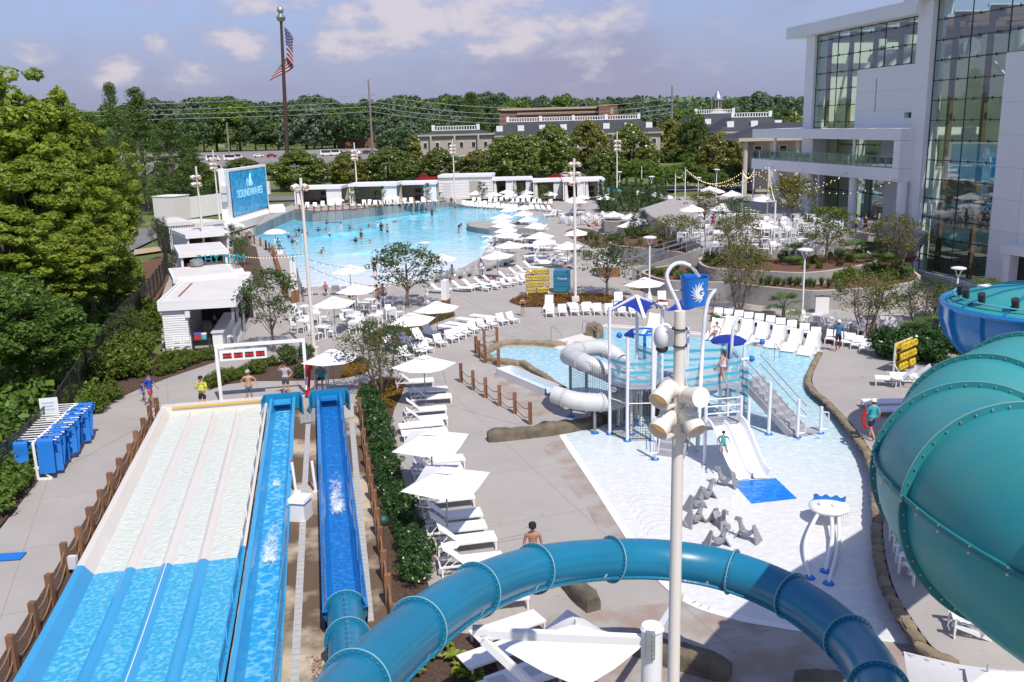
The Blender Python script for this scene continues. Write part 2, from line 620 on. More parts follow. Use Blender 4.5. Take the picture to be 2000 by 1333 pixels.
def waterm(name,d,off,stops,rscale,caustic_amt,bump,rough=.08,bscale=None,hi=(.95,.96,.95)):
 m=bpy.data.materials.new(name)
 m.use_nodes=True
 t=m.node_tree
 p=t.nodes['Principled BSDF']
 p.inputs['Roughness'].default_value=rough
 p.inputs['IOR'].default_value=1.33
 p.inputs['Specular IOR Level'].default_value=.4
 co=nd(t,'ShaderNodeTexCoord')
 dt=nd(t,'ShaderNodeVectorMath',operation='DOT_PRODUCT')
 lk(t,co,'Object',dt,0)
 dt.inputs[1].default_value=(d[0],d[1],0)
 nz_=nd(t,'ShaderNodeTexNoise',i_Scale=.22,i_Detail=5.0)
 lk(t,co,'Object',nz_,'Vector')
 ma=nd(t,'ShaderNodeMath',operation='MULTIPLY_ADD',n1=.34,n2=off-.17)
 lk(t,nz_,'Fac',ma,0)
 ad_=nd(t,'ShaderNodeMath',operation='ADD')
 lk(t,dt,'Value',ad_,0)
 lk(t,ma,0,ad_,1)
 cr=nd(t,'ShaderNodeValToRGB')
 e=cr.color_ramp.elements
 e[0].position,e[0].color=stops[0][0],(*stops[0][1],1)
 e[1].position,e[1].color=stops[-1][0],(*stops[-1][1],1)
 for s_,c in stops[1:-1]:
  q=e.new(s_)
  q.color=(*c,1)
 lk(t,ad_,0,cr,'Fac')
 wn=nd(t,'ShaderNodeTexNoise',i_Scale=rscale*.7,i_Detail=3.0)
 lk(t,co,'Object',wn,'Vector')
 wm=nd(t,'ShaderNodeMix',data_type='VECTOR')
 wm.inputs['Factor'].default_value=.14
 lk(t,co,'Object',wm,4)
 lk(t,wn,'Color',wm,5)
 vo=nd(t,'ShaderNodeTexVoronoi',feature='SMOOTH_F1',i_Scale=rscale,i_Smoothness=.3)  # Voronoi net: caustic light lines painted into the water colour
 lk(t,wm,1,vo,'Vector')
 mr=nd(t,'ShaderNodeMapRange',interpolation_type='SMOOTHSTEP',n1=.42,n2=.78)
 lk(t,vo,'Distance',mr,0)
 mu=nd(t,'ShaderNodeMath',operation='MULTIPLY',n1=caustic_amt)
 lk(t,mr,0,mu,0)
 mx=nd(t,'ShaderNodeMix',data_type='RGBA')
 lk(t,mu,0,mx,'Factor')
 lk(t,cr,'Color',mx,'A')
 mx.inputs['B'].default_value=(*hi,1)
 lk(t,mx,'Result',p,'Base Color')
 bn=nd(t,'ShaderNodeTexNoise',i_Scale=bscale or rscale*1.3,i_Detail=3.0,i_Roughness=.6)
 lk(t,co,'Object',bn,'Vector')
 b=nd(t,'ShaderNodeBump',i_Strength=bump,i_Distance=.12)
 lk(t,bn,'Fac',b,'Height')
 lk(t,b,'Normal',p,'Normal')
 return m
wp_px=[(498,462),(571,429.5),(612,434),(650,431),(695,427),(767,418),(818,413),(872,404.5),(899,406),(965,409),(1020,417),(1079,428),(1030,438),(1000,450),(955,468),(947,488),(940,503),
 (890,530),(840,545),(745,556),(655,562),(588,562),(582,542),(572,517),(556,492)]
wp=GS(wp_px,.008)
g0,g1=G(800,540),G(640,440)
dv=(g1-g0)
L2=dv.x**2+dv.y**2
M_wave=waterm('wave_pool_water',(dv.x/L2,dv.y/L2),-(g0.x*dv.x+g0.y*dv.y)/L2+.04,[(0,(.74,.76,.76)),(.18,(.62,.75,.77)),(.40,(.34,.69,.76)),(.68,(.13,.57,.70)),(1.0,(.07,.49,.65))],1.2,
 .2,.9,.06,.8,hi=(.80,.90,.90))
mb=MB().poly(wp)
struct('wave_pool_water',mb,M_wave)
M_foam=mat('white_foam',(.80,.88,.90),.9,bump=.8,bscale=8)
_t=M_foam.node_tree
_n=nd(_t,'ShaderNodeTexNoise',i_Scale=1.6,i_Detail=6.0,i_Roughness=.7)
lk(_t,nd(_t,'ShaderNodeTexCoord'),'Object',_n,'Vector')
_m=nd(_t,'ShaderNodeMapRange',n1=.46,n2=.66,n4=.8)
lk(_t,_n,'Fac',_m,0)
lk(_t,_m,0,_t.nodes['Principled BSDF'],'Alpha')
def wave(pts,h,wd,m,nm='wave_crest',z=0.0):
 pts=spline(GS(pts),10)
 vs,fs=[],[]
 k=9
 rng=random.Random(len(pts))
 for i,p in enumerate(pts):
  t=(pts[min(i+1,len(pts)-1)]-pts[max(0,i-1)]).normalized()
  s=Vector((t.y,-t.x,0))
  e=sin(pi*i/(len(pts)-1))**.6*(1+rng.uniform(-.2,.2))
  for j in range(k):
   a=j/(k-1)*2-1
   vs.append(p+s*a*wd+Vector((0,0,z+h*e*max(0,cos(a*pi/2))**1.6-.01)))
 for i in range(len(pts)-1):
  for j in range(k-1):
   fs.append((i*k+j,i*k+j+1,(i+1)*k+j+1,(i+1)*k+j))
 return obj(nm,MB().add(vs,fs),m,None,True,kind='structure')
wave([(590,470),(650,462),(700,455),(760,444)],.35,1.6,M_wave)
wave([(700,440),(770,428),(830,421),(870,417)],.3,1.8,M_wave)
wave([(640,500),(720,493),(800,480),(880,466)],.25,1.8,M_wave)
wave([(815,446),(835,445),(852,447)],.12,1.0,M_foam,'foam')
wave([(800,426),(812,429),(822,430)],.12,1.0,M_foam,'foam')
wave([(885,470),(905,466),(935,461)],.06,.9,M_foam,'foam')
wave([(700,520),(800,508),(880,492),(930,474)],.05,.35,M_foam,'foam')
pp_px=[(1092,850),(1110,880),(1155,946),(1188,994),(1221,1049),(1270,1118),(1330,1172),(1400,1201),(1448,1215),(1538,1230),(1586,1237),(1690,1249),(1790,1260),(1758,1209),(1728,1158),
 (1713,1110),(1704,1053),(1704,978),(1699,917),(1682,880),(1663,847),(1630,806),(1603,778),(1581,754),(1578,732),(1593,697),(1456,674),(1370,660),(1289,651),(1176,642),(1166,650),(1150,
 657),(1098,672),(1085,682),(1040,678),(985,679),(957,690),(953,698),(974,706),(1020,711),(1030,720),(1082,753),(1150,800),(1170,826)]
pp=GS(pp_px,.008)
g0,g1=G(1270,960),G(1420,720)
dv=g1-g0
L2=dv.x**2+dv.y**2
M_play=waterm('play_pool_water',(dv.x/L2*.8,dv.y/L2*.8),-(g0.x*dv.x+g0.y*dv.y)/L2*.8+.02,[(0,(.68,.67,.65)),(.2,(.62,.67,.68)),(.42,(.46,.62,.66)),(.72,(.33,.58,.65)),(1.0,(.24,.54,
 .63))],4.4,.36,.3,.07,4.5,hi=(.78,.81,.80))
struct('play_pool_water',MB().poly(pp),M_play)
M_cop=mat('white_coping',(.74,.70,.64),.6,var=.1)
cop=GS([(1172,640),(1289,649),(1370,658),(1456,672),(1596,695)])
mb=MB()
for lo,hi_,zz in((0.0,.38,.10),(.75,1.0,.05)):
 for a,b in zip(cop,cop[1:]):
  s=Vector((-(b-a).y,(b-a).x,0)).normalized()
  mb.prism([a+s*lo,b+s*lo,b+s*hi_,a+s*hi_],0,zz)
struct('pool_kerb',mb,M_cop)
mb=MB()
for a,b in zip(cop,cop[1:]):
 s=Vector((-(b-a).y,(b-a).x,0)).normalized()
 mb.quad(a+s*.38+Vector((0,0,.012)),b+s*.38+Vector((0,0,.012)),b+s*.75+Vector((0,0,.012)),a+s*.75+Vector((0,0,.012)))
struct('pool_gutter',mb,mat('dark_gutter',(.22,.19,.16),.7))
bw=GS([(1092,850),(1155,946),(1221,1049),(1270,1118),(1330,1172),(1400,1201),(1538,1230),(1690,1249)],.012)
mb=MB()
bw=spline(bw,4)
for a,b in zip(bw,bw[1:]):
 s=Vector((-(b-a).y,(b-a).x,0)).normalized()
 mb.quad(a,b,b+s*.28,a+s*.28)
struct('pool_edge_strip',mb,mat('white_edge',(.80,.78,.74),.6))
M_stain=mat('rust_tinged_concrete',(.46,.29,.20),.8)
_t=M_stain.node_tree
_n=nd(_t,'ShaderNodeTexNoise',i_Scale=.9,i_Detail=6.0)
lk(_t,nd(_t,'ShaderNodeTexCoord'),'Object',_n,'Vector')
_m=nd(_t,'ShaderNodeMapRange',n1=.42,n2=.75,n4=.55)
lk(_t,_n,'Fac',_m,0)
lk(_t,_m,0,_t.nodes['Principled BSDF'],'Alpha')
sheet('deck_stain',[(1092,851),(1155,947),(1188,995),(1221,1050),(1270,1119),(1220,1119),(1175,1050),(1150,1000),(1110,950),(1060,875)],M_stain,.006)
sheet('deck_stain',[(965,735),(1000,730),(1060,775),(1110,800),(1040,822),(1000,790)],M_stain,.006)
sheet('deck_stain',[(940,1300),(1080,1200),(1330,1175),(1400,1203),(1538,1232),(1690,1251),(1790,1262),(1850,1340),(1300,1400),(900,1400)],M_stain,.006)
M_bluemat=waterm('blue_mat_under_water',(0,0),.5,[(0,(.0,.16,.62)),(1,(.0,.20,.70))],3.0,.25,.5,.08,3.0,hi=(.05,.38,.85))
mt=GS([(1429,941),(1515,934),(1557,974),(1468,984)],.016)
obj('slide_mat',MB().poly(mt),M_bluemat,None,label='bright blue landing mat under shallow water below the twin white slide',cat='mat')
M_gcov=leafmat('yellow_groundcover_leaf',(.16,.10,.012),(.34,.19,.02),.25)
sheet('mulch_bed',[(163,818),(210,786),(270,760),(330,737),(420,707),(412,695),(370,692),(318,694),(300,690),(285,640),(300,600),(285,598),(240,660),(190,730),(130,810),(60,905),(0,
 985),(-20,1010),(0,1028),(66,950)],M_mulch,.03)
bedM_px=[(405,763),(444,750),(495,744),(588,743),(616,742),(670,739),(712,730),(727,715),(715,704),(675,699),(620,703),(575,702),(525,710),(487,722),(440,738)]
sheet('mulch_bed',bedM_px,M_mulch,.03)
bedC_px=[(709,670),(738,643),(793,629),(834,615),(886,612),(889,617),(848,632),(820,648),(787,667),(760,676),(732,678)]
sheet('mulch_bed',bedC_px,M_mulch,.03)
bedD_px=[(995,590),(1013,579),(1068,575),(1165,575),(1220,582),(1226,590),(1179,593),(1138,593),(1083,599),(1027,600),(1005,594)]
sheet('mulch_bed',bedD_px,M_mulch,.03)
bedH_px=[(700,755),(745,742),(790,742),(787,765),(770,800),(763,830),(770,868),(788,940),(797,985),(803,1030),(824,1100),(845,1170),(800,1230),(775,1225)]
sheet('mulch_bed',bedH_px,M_mulch,.03)
strip=GS([(287,820),(322,814)])+[Vector((-14.1,27.2,0)),Vector((-12.75,20.5,0)),Vector((-11,12,0)),Vector((-13.6,12,0))]+GS([(0,1290),(75,1170),(150,1043)])
sheet('mulch_bed',strip,M_mulch,.03)
sheet('mulch_bed',[(1380,612),(1440,603),(1510,612),(1575,640),(1640,652),(1740,645),(1860,640),(1860,745),(1800,742),(1745,722),(1700,700),(1640,678),(1590,662),(1500,642),(1440,630)],
 M_mulch,.03)
sheet('mulch_bed',[(1105,452),(1125,446),(1160,450),(1190,466),(1200,480),(1165,484),(1135,474),(1110,462)],M_soil,.03,3)
sheet('mulch_bed',[(800,1333),(880,1235),(940,1240),(965,1290),(990,1345),(900,1400),(800,1420)],M_mulch,.03)
sheet('mulch_bed',[(456,470),(500,482),(520,560),(500,560),(455,500)],M_mulch,.03)
sheet('mulch_bed',[(250,520),(330,500),(330,545),(300,600),(270,620),(200,700),(230,600)],M_soil,.028)
sheet('path',[(160,745),(185,745),(245,675),(270,640),(255,640),(200,690)],mat('old_path',(.33,.31,.29),.9),.02)
sheet('road',[(255,490),(350,445),(350,432),(240,455)],M_asph,.02)
sheet('path',[(262,498),(345,486),(340,478),(262,488)],mat('tan_path',(.45,.33,.2),.9),.03)
sheet('road',[Vector((-320,200,0)),Vector((220,190,0)),Vector((220,178,0)),Vector((-320,186,0))],M_asph,.02)
wl=[(1600,690,.12),(1583,725,.2),(1579,745,.25),(1588,763,.3),(1612,783,.34),(1652,825,.42),(1684,868,.48),(1705,912,.52),(1712,975,.56),(1713,1050,.56),(1722,1110,.56),(1738,1160,.56),
 (1770,1212,.52),(1806,1262,.5),(1850,1288,.45)]
wcurve=spline([G(x,y,z)for x,y,z in wl],6)
mb=MB()
o1=[p+Vector((.2,0,-.02))for p in wcurve]
vs=[]
for p in o1:
 vs+=[p,Vector((p.x+26,p.y+4,p.z))]
mb.add(vs,[(2*i,2*i+1,2*i+3,2*i+2)for i in range(len(o1)-1)])
p=o1[0]
q=o1[-1]
mb.quad(Vector((p.x,p.y,p.z)),Vector((p.x+26,p.y+4,p.z)),Vector((p.x+30,p.y+9,0)),Vector((p.x+1.0,p.y+2.6,0)))
mb.quad(Vector((q.x,q.y,q.z)),Vector((q.x+26,q.y+4,q.z)),Vector((q.x+26,q.y-8,.02)),Vector((q.x-.3,q.y-4,.02)))
bm_=mb.mesh('deck_ramp',M_deck)
o=obj('deck_ramp',bm_,None,kind='structure')
def zramp(x,y):
 """height of the rising deck"""
 best=min(o1,key=lambda p:abs(p.y-y))
 return best.z if x>best.x else 0
M_stone=mat('tan_fieldstone',(.30,.225,.14),.9,col2=(.16,.13,.09),scale=2.2,bump=.9,bscale=9,rnd=.25)
M_rock=mat('brown_rock',(.21,.17,.115),.9,col2=(.10,.085,.06),scale=1.6,bump=1.0,bscale=6,detail=8,rnd=.1)
def stone_mesh(seed,l,wd,h):
 rng=random.Random(seed)
 bm=bmesh.new()
 bmesh.ops.create_cube(bm,size=1)
 bmesh.ops.subdivide_edges(bm,edges=bm.edges[:],cuts=1,use_grid_fill=True)
 for v in bm.verts:
  r=1-.12*(abs(v.co.x)>.4)*(abs(v.co.y)>.4)-.1*(abs(v.co.z)>.4)*(abs(v.co.y)>.4)
  v.co=Vector((v.co.x*l*r,v.co.y*wd*r,v.co.z*h*r))+Vector((rng.uniform(-.035,.035),rng.uniform(-.03,.03),rng.uniform(-.025,.025)))
 me=bpy.data.meshes.new('stone')
 bm.to_mesh(me)
 bm.free()
 me.materials.append(M_stone)
 return me
STONES=[stone_mesh(i,.5+.09*(i%3),.34,.17)for i in range(7)]
FSTONES=[stone_mesh(20+i,.55+.12*(i%3),.16,.26)for i in range(6)]
sw=thing('stone_wall','long curved wall of tan fieldstone holding the deck above the play pool','wall',(0,0,0))
rng=random.Random(3)
cen=along(wcurve,.54)
mb=MB()
vs=[]
for i,p in enumerate(wcurve):
 t=(wcurve[min(i+1,len(wcurve)-1)]-wcurve[max(0,i-1)])
 s=Vector((t.y,-t.x,0)).normalized()
 vs+=[p-s*.11+Vector((0,0,-.05)),p+s*.15+Vector((0,0,-.05)),Vector((p.x,p.y,-.1))-s*.13]
mb.add(vs,[(3*i,3*i+1,3*i+4,3*i+3)for i in range(len(wcurve)-1)]+[(3*i+2,3*i,3*i+3,3*i+5)for i in range(len(wcurve)-1)])
obj('core',mb,M_rock,sw)
for i,p in enumerate(cen):
 a,b=cen[max(0,i-1)],cen[min(len(cen)-1,i+1)]
 o=bpy.data.objects.new('stone',STONES[rng.randrange(7)])
 COL.objects.link(o)
 o.parent=sw
 o.location=p+Vector((rng.uniform(-.02,.02),rng.uniform(-.02,.02),-.055+rng.uniform(-.02,.02)))
 o.rotation_euler=(rng.uniform(-.05,.05),rng.uniform(-.04,.04),atan2(b.y-a.y,b.x-a.x)+rng.uniform(-.06,.06))
 s=Vector(((b-a).y,-(b-a).x,0)).normalized()
 for rz_ in range(1 if p.z<.3 else 2):
  zz=p.z-.24-rz_*.21
  if zz<-.05:
   break
  f=bpy.data.objects.new('stone',FSTONES[rng.randrange(6)])
  COL.objects.link(f)
  f.parent=sw
  f.location=(p.x-s.x*.13,p.y-s.y*.13,zz)
  f.rotation_euler=(0,0,atan2(b.y-a.y,b.x-a.x)+rng.uniform(-.05,.05))
  f.scale=(1,1,.85)
def rockbar(name,pts,wd,h,label,seed=1,res=.16,mtl=None,cat='rock',jit=.06):
 """a long weathered boulder or kerb of moulded rock"""
 rng=random.Random(seed)
 pts=along(spline(pts,6),res)
 vs,fs=[],[]
 K=14
 m=len(pts)
 for i,p in enumerate(pts):
  t=(pts[min(i+1,m-1)]-pts[max(0,i-1)]).normalized()
  s=Vector((t.y,-t.x,0))
  e=min(1,.8+min(i,m-1-i)*.1)
  kk=1+.12*sin(i*.35+seed)+rng.uniform(-.05,.05)
  for j in range(K):
   a=pi*(j/(K-1))
   cx=-cos(a)
   sx=(abs(cx)**.45)*(1 if cx>0 else-1)
   sz=sin(a)**.4 if sin(a)>0 else 0
   q=p+s*sx*wd/2*e*(1+rng.uniform(-jit,jit))+Vector((0,0,h*sz*e*kk*(1+rng.uniform(-jit,jit))-.02))
   vs.append(q)
 for i in range(m-1):
  for j in range(K-1):
   fs.append((i*K+j,i*K+j+1,(i+1)*K+j+1,(i+1)*K+j))
 fs.append(tuple(range(K)))
 fs.append(tuple((m-1)*K+j for j in range(K-1,-1,-1)))
 return obj(name,MB().add(vs,fs),mtl or M_rock,None,True,label,cat,angle=.9)
rockbar('rock',GS([(953,862),(1010,856),(1090,846),(1160,832),(1172,826)]),.55,.5,'long low brown rock lying at the left corner of the splash pad',1)
rockbar('rock',GS([(1172,826),(1205,812),(1250,800)]),1.3,.8,'dark wet rock outcrop under the white tube slide beside the tower',2)
rockbar('rock',GS([(1262,812),(1290,790),(1315,770)]),1.2,.9,'dark rounded rock behind the netted legs of the play tower',22)
rockbar('rock',GS([(1100,1128),(1130,1165),(1160,1195)]),.55,.5,'squared brown rock half hidden under the teal flume',3)
rockbar('rock',GS([(1225,1262),(1300,1290),(1425,1325)]),.6,.5,'long dark rock in the shade by the bottom edge of the splash pad',4)
rockbar('rock',GS([(1550,1338),(1620,1352),(1700,1356)]),.6,.45,'brown rock at the bottom edge of the photo below the flume',5)
rockbar('pool_kerb',[Vector(p)for p in GS([(1105,676),(1085,677),(1040,673),(985,674),(955,687),(948,698),(972,709),(1020,714)])],.5,.3,'tan rock kerb curving round the back of the small landing pool',
 6,cat='kerb',mtl=M_stone)
rockbar('pool_kerb',GS([(1015,712),(1034,722),(1085,756),(1120,782)]),.4,.3,'tan rock kerb between the landing pool and the white water chute',7,cat='kerb',mtl=M_stone)
rockbar('rock',GS([(1150,660),(1163,655),(1172,662)]),.6,.9,'upright tan rock at the end of the pool steps',8,mtl=M_stone)
mb=MB()
for i in range(4):
 a,b=G(1090-i*2,671+i*4),G(1148+i*5,655+i*4)
 mb.beam(a+Vector((0,0,.07-.02*i)),b+Vector((0,0,.07-.02*i)),.5,.12)
obj('pool_steps',mb,M_cop,None,label='pale steps with white nosings leading into the landing pool',cat='steps')
# ----
def glossy(name,c,c2=None,rough=.28,sc=.5,coat=.3):
 return mat(name,c,rough,var=.12,scale=sc,col2=c2,coat=coat)
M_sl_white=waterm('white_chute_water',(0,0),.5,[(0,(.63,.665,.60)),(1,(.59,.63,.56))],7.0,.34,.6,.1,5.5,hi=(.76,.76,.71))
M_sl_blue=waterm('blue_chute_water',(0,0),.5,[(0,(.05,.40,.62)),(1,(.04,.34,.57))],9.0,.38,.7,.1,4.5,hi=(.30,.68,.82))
M_gel_cream=glossy('cream_gelcoat',(.72,.67,.59),(.70,.64,.56))
M_gel_blue=glossy('sky_blue_gelcoat',(.05,.36,.64),(.045,.32,.58))
M_gel_blue2=glossy('deep_blue_gelcoat',(.014,.21,.56),(.012,.17,.48))
UD=Vector((-.207,.978,0)).normalized()
UR=Vector((UD.y,-UD.x,0))
def lift(q):
 """height of the chute bed along its run: level run-out, then rising to the start platform"""
 return .10+(0 if q>26 else(26-q)**2*.006)
def swept(prof,o,q0,q1,mtl,name,parent,n=40,extra=0.0,smooth=True):
 vs,fs=[],[]
 K=len(prof)
 for i in range(n+1):
  q=q0+(q1-q0)*i/n
  for x,z in prof:
   p=o+UR*x+UD*q
   vs.append((p.x,p.y,z+lift(q)+extra))
 for i in range(n):
  for j in range(K-1):
   fs.append((i*K+j,i*K+j+1,(i+1)*K+j+1,(i+1)*K+j))
 return obj(name,MB().add(vs,fs),mtl,parent,smooth,angle=.5)
def q_of(p):
 return p.dot(UD)
def x_of(p,o):
 return(p-o).dot(UR)
ra=thing('mat_racer_slide','four lane mat racing slide with white run-out and blue upper chute','water slide',(0,0,0))
e0,e1=G(318,812),G(522,795)
oL=e0-UD*q_of(e0)+UR*.40
Wd=4.42
qe,qm,qs=q_of(G(420,803)),q_of(G(320,1112)),8.0
lane=Wd/4
def racer_prof(kind):
 if kind=='wall_l':
  return[(-.42,.30),(-.42,.36),(-.30,.36),(-.22,.34),(0.04,0.0),(.12,-.01)]
 if kind=='wall_r':
  return[(Wd-.12,-.01),(Wd-.04,0),(Wd+.06,.34),(Wd+.14,.36),(Wd+.26,.36),(Wd+.26,.30)]
for seg,(qa,qb,mg,mw)in{'runout':(qm,qe,M_gel_cream,M_sl_white),'chute':(qs,qm,M_gel_blue,M_sl_blue)}.items():
 base_=swept([(-.02,-.04),(Wd+.02,-.04)],oL,qa,qb,mg,seg,ra)
 for i in range(4):
  x0=i*lane+(.06 if i==0 else .17)
  x1=(i+1)*lane-(.06 if i==3 else .17)
  swept([(x0,.0),(x0+.1,.012),(x1-.1,.012),(x1,0)],oL,qa,qb,mw,'water_sheet',base_)
 for i in range(1,4):
  x=i*lane
  top=qb if seg=='chute' else qb-1.6
  dv_=swept([(x-.20,-.01),(x-.13,.06),(x-.06,.10),(x+.06,.10),(x+.13,.06),(x+.20,-.01)],oL,qa,top,mg,'lane_divider',base_)
  if seg=='chute' and i==2:
   swept([(x-.012,.106),(x+.012,.106)],oL,qa,top,M_white,'seam',base_)
 swept(racer_prof('wall_l'),oL,qa,qb,mg,'side_wall',base_)
 swept(racer_prof('wall_r'),oL,qa,qb,mg,'side_wall',base_)
 q=qa
 k=0
 while q<qb-1.5:
  ln=2.05
  zz=lift(q+1)
  o=oL+UR*(Wd+.14)
  a,b=o+UD*(q+.04),o+UD*(q+ln-.04)
  mb=MB()
  hh=.44
  pa,pb=a+Vector((0,0,zz+.36)),b+Vector((0,0,zz+.36))
  mb.add([pa,pb,pb+Vector((0,0,hh*.6))-UD*.05,pa+Vector((0,0,hh))+UD*.2,pa+UR*.03,pb+UR*.03,pb+UR*.03+Vector((0,0,hh*.6))-UD*.05,pa+UR*.03+Vector((0,0,hh))+UD*.2],[(0,1,2,3),(7,6,5,
   4),(0,4,5,1),(1,5,6,2),(2,6,7,3),(3,7,4,0)])
  for j in range(6):
   c=a.lerp(b,(j+.5)/6)+UR*.06
   mb.box((c.x,c.y,zz+.37),(.04,.04,.03))
  if seg=='runout' and q>qb-4:
   break
  obj('splash_panel',mb,mat('frosted_panel',(.72,.72,.72),.35)if seg=='runout' else M_gel_blue,base_)
  q+=ln
  k+=1
mb=MB()
pA,pB=oL+UR*-.42+UD*qe,oL+UR*(Wd+.26)+UD*qe
mb.beam(pA+Vector((0,0,.25)),pB+Vector((0,0,.25)),.35,.5)
mb.prism([oL+UR*(Wd+.0)+UD*(qe-1.2),oL+UR*(Wd+.26)+UD*(qe-1.2),oL+UR*(Wd+.26)+UD*qe,oL+UR*(Wd)+UD*qe],0,.5)
obj('end_wall',mb,M_gel_cream,ra)
mb=MB()
mb.beam(oL+UR*.1+UD*(qe-.24)+Vector((0,0,.40)),oL+UR*(Wd-.1)+UD*(qe-.24)+Vector((0,0,.40)),.05,.09)
obj('stripe',mb,mat('yellow_pad',(.65,.42,.08),.6),ra)
def flume(name,label,cx0,half,q0,q1,mg,mw,side_from,caps_both):
 f=thing(name,label,'water slide',(0,0,0))
 o=UR*cx0
 w2=half
 pr=[(-w2-.12,.52),(-w2-.12,.58),(-w2+.02,.58),(-w2+.06,.5),(-w2+.10,.2),(-w2+.2,.04),(-w2+.32,0),(w2-.32,0),(w2-.2,.04),(w2-.10,.2),(w2-.06,.5),(w2-.02,.58),(w2+.12,.58),(w2+.12,.52)]
 swept(pr,o,q0,q1,mg,'trough',f,50)
 swept([(-w2-.121,.56),(-w2-.06,0.0),(-w2+.1,-.09)],o,q0,q1,mg,'outer_side',f,40)
 swept([(w2+.121,.56),(w2+.06,0.0),(w2-.1,-.09)],o,q0,q1,mg,'outer_side',f,40)
 swept([(-w2+.17,.07),(w2-.17,.07)],o,q0,q1-.4,mw,'water_sheet',f,40)
 for sd,qf in((1,side_from),(-1,side_from-caps_both)):
  q=q0
  while q<qf-1:
   ln=2.3
   zz=lift(q+1)+.585
   a,b=o+UR*sd*(w2+.06)+UD*(q+.02),o+UR*sd*(w2+.06)+UD*(q+ln-.02)
   pa,pb=a+Vector((0,0,zz)),b+Vector((0,0,zz))
   t=UR*-sd*.1
   up1,up2=Vector((0,0,.34)),Vector((0,0,.20))
   mb=MB()
   mb.add([pa,pb,pb+up2+t*.6,pa+up1+t,pa+UR*sd*.025,pb+UR*sd*.025,pb+UR*sd*.025+up2+t*.6,pa+UR*sd*.025+up1+t],[(0,1,2,3),(7,6,5,4),(0,4,5,1),(1,5,6,2),(2,6,7,3),(3,7,4,0)])
   for j in range(8):
    c=a.lerp(b,(j+.5)/8)+UR*sd*.03
    mb.box((c.x,c.y,zz+.015),(.035,.035,.03))
   obj('splash_guard',mb,mg,f)
   q+=ln
 mb=MB()
 qe_=q1
 for(xa,xb,ya,yb)in((-w2-.36,w2+.36,qe_,qe_),(-w2-.36,-w2-.46,qe_,qe_-1.0),(w2+.36,w2+.46,qe_,qe_-1.0)):
  a,b=o+UR*xa+UD*ya,o+UR*xb+UD*yb
  mb.beam(a+Vector((0,0,.52)),b+Vector((0,0,.52)),.06,.8)
 obj('headwall',mb,mat('teal_blue_gelcoat',(.01,.22,.42),.3),f)
 mb=MB()
 a=o+UD*(q1-.5)
 mb.box((a.x,a.y,.62),(half*1.55,.55,.12),atan2(UR.y,UR.x))
 obj('stop_pad',mb,mg,f)
 return f
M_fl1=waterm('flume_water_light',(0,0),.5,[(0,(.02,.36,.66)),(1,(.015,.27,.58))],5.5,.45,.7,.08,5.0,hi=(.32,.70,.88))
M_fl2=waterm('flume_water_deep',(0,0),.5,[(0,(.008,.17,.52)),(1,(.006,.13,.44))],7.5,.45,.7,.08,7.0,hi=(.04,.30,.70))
c1=(G(556,803)+G(504,1333))/2
x1=(G(556,803).dot(UR)+G(504,1333).dot(UR))/2
x2=(G(648,795).dot(UR)+G(662,1100).dot(UR))/2
qtop=q_of(G(556,803))
flume('flume','light blue open speed slide trough with white water in the middle',x1,.50,8,qtop,M_gel_blue,M_fl1,32,20)
qt=q_of(G(668,1240))
flume('flume','deep blue open speed slide trough fed by a teal tube',x2,.50,qt,q_of(G(648,795)),M_gel_blue2,M_fl2,41,6)
M_spray=mat('aerated_water',(.72,.86,.92),.8,bump=.8,bscale=9,alpha=.75)
def foammat():
 m=bpy.data.materials.new('churned_water')
 m.use_nodes=True
 t=m.node_tree
 p=t.nodes['Principled BSDF']
 p.inputs['Base Color'].default_value=(.78,.88,.92,1)
 p.inputs['Roughness'].default_value=.5
 co=nd(t,'ShaderNodeTexCoord')
 mp_=nd(t,'ShaderNodeMapping')
 mp_.inputs['Rotation'].default_value=(0,0,-.207)
 mp_.inputs['Scale'].default_value=(1,.45,1)
 lk(t,co,'Object',mp_,'Vector')
 n=nd(t,'ShaderNodeTexNoise',i_Scale=5.5,i_Detail=6.0,i_Roughness=.65,i_Distortion=.8)
 lk(t,mp_,'Vector',n,'Vector')
 at=nd(t,'ShaderNodeAttribute',attribute_name='dens')
 a_=nd(t,'ShaderNodeMath',operation='ADD')
 lk(t,n,'Fac',a_,0)
 lk(t,at,'Fac',a_,1)
 r=nd(t,'ShaderNodeMapRange',n1=.78,n2=1.15)
 lk(t,a_,0,r,0)
 lk(t,r,0,p,'Alpha')
 b=nd(t,'ShaderNodeBump',i_Strength=.7,i_Distance=.06)
 lk(t,n,'Fac',b,'Height')
 lk(t,b,'Normal',p,'Normal')
 return m
M_churn=foammat()
def surge(x,q,ln,wd,h,seed):
 rng=random.Random(seed)
 vs,fs,de=[],[],[]
 nx,ny=12,36
 for i in range(ny+1):
  t=i/ny
  for j in range(nx+1):
   u=j/nx*2-1
   p=UR*(x+u*wd*.8)+UD*(q+t*ln)
   dn=max(0,1-abs(u)**3)*(min(1,t*9)*(1-t)**.6)
   vs.append((p.x,p.y,lift(q+t*ln)+.085+h*dn*(.5+.5*rng.random())))
   de.append(dn*.62)
 for i in range(ny):
  for j in range(nx):
   a_=i*(nx+1)+j
   fs.append((a_,a_+1,a_+nx+2,a_+nx+1))
 me=MB().add(vs,fs).mesh('foam',M_churn,True)
 at=me.attributes.new('dens','FLOAT','POINT')
 at.data.foreach_set('value',de)
 return obj('foam',me,None,None,True,kind='stuff')
surge(x1,q_of(G(517,1125)),4.5,.42,.14,1)
surge(x2,q_of(G(652,1025)),5.5,.45,.14,2)
surge(x1,q_of(G(540,960)),1.2,.3,.05,4)
M_grate=mat('plastic_grate',(.50,.49,.47),.7,var=.2,scale=6)
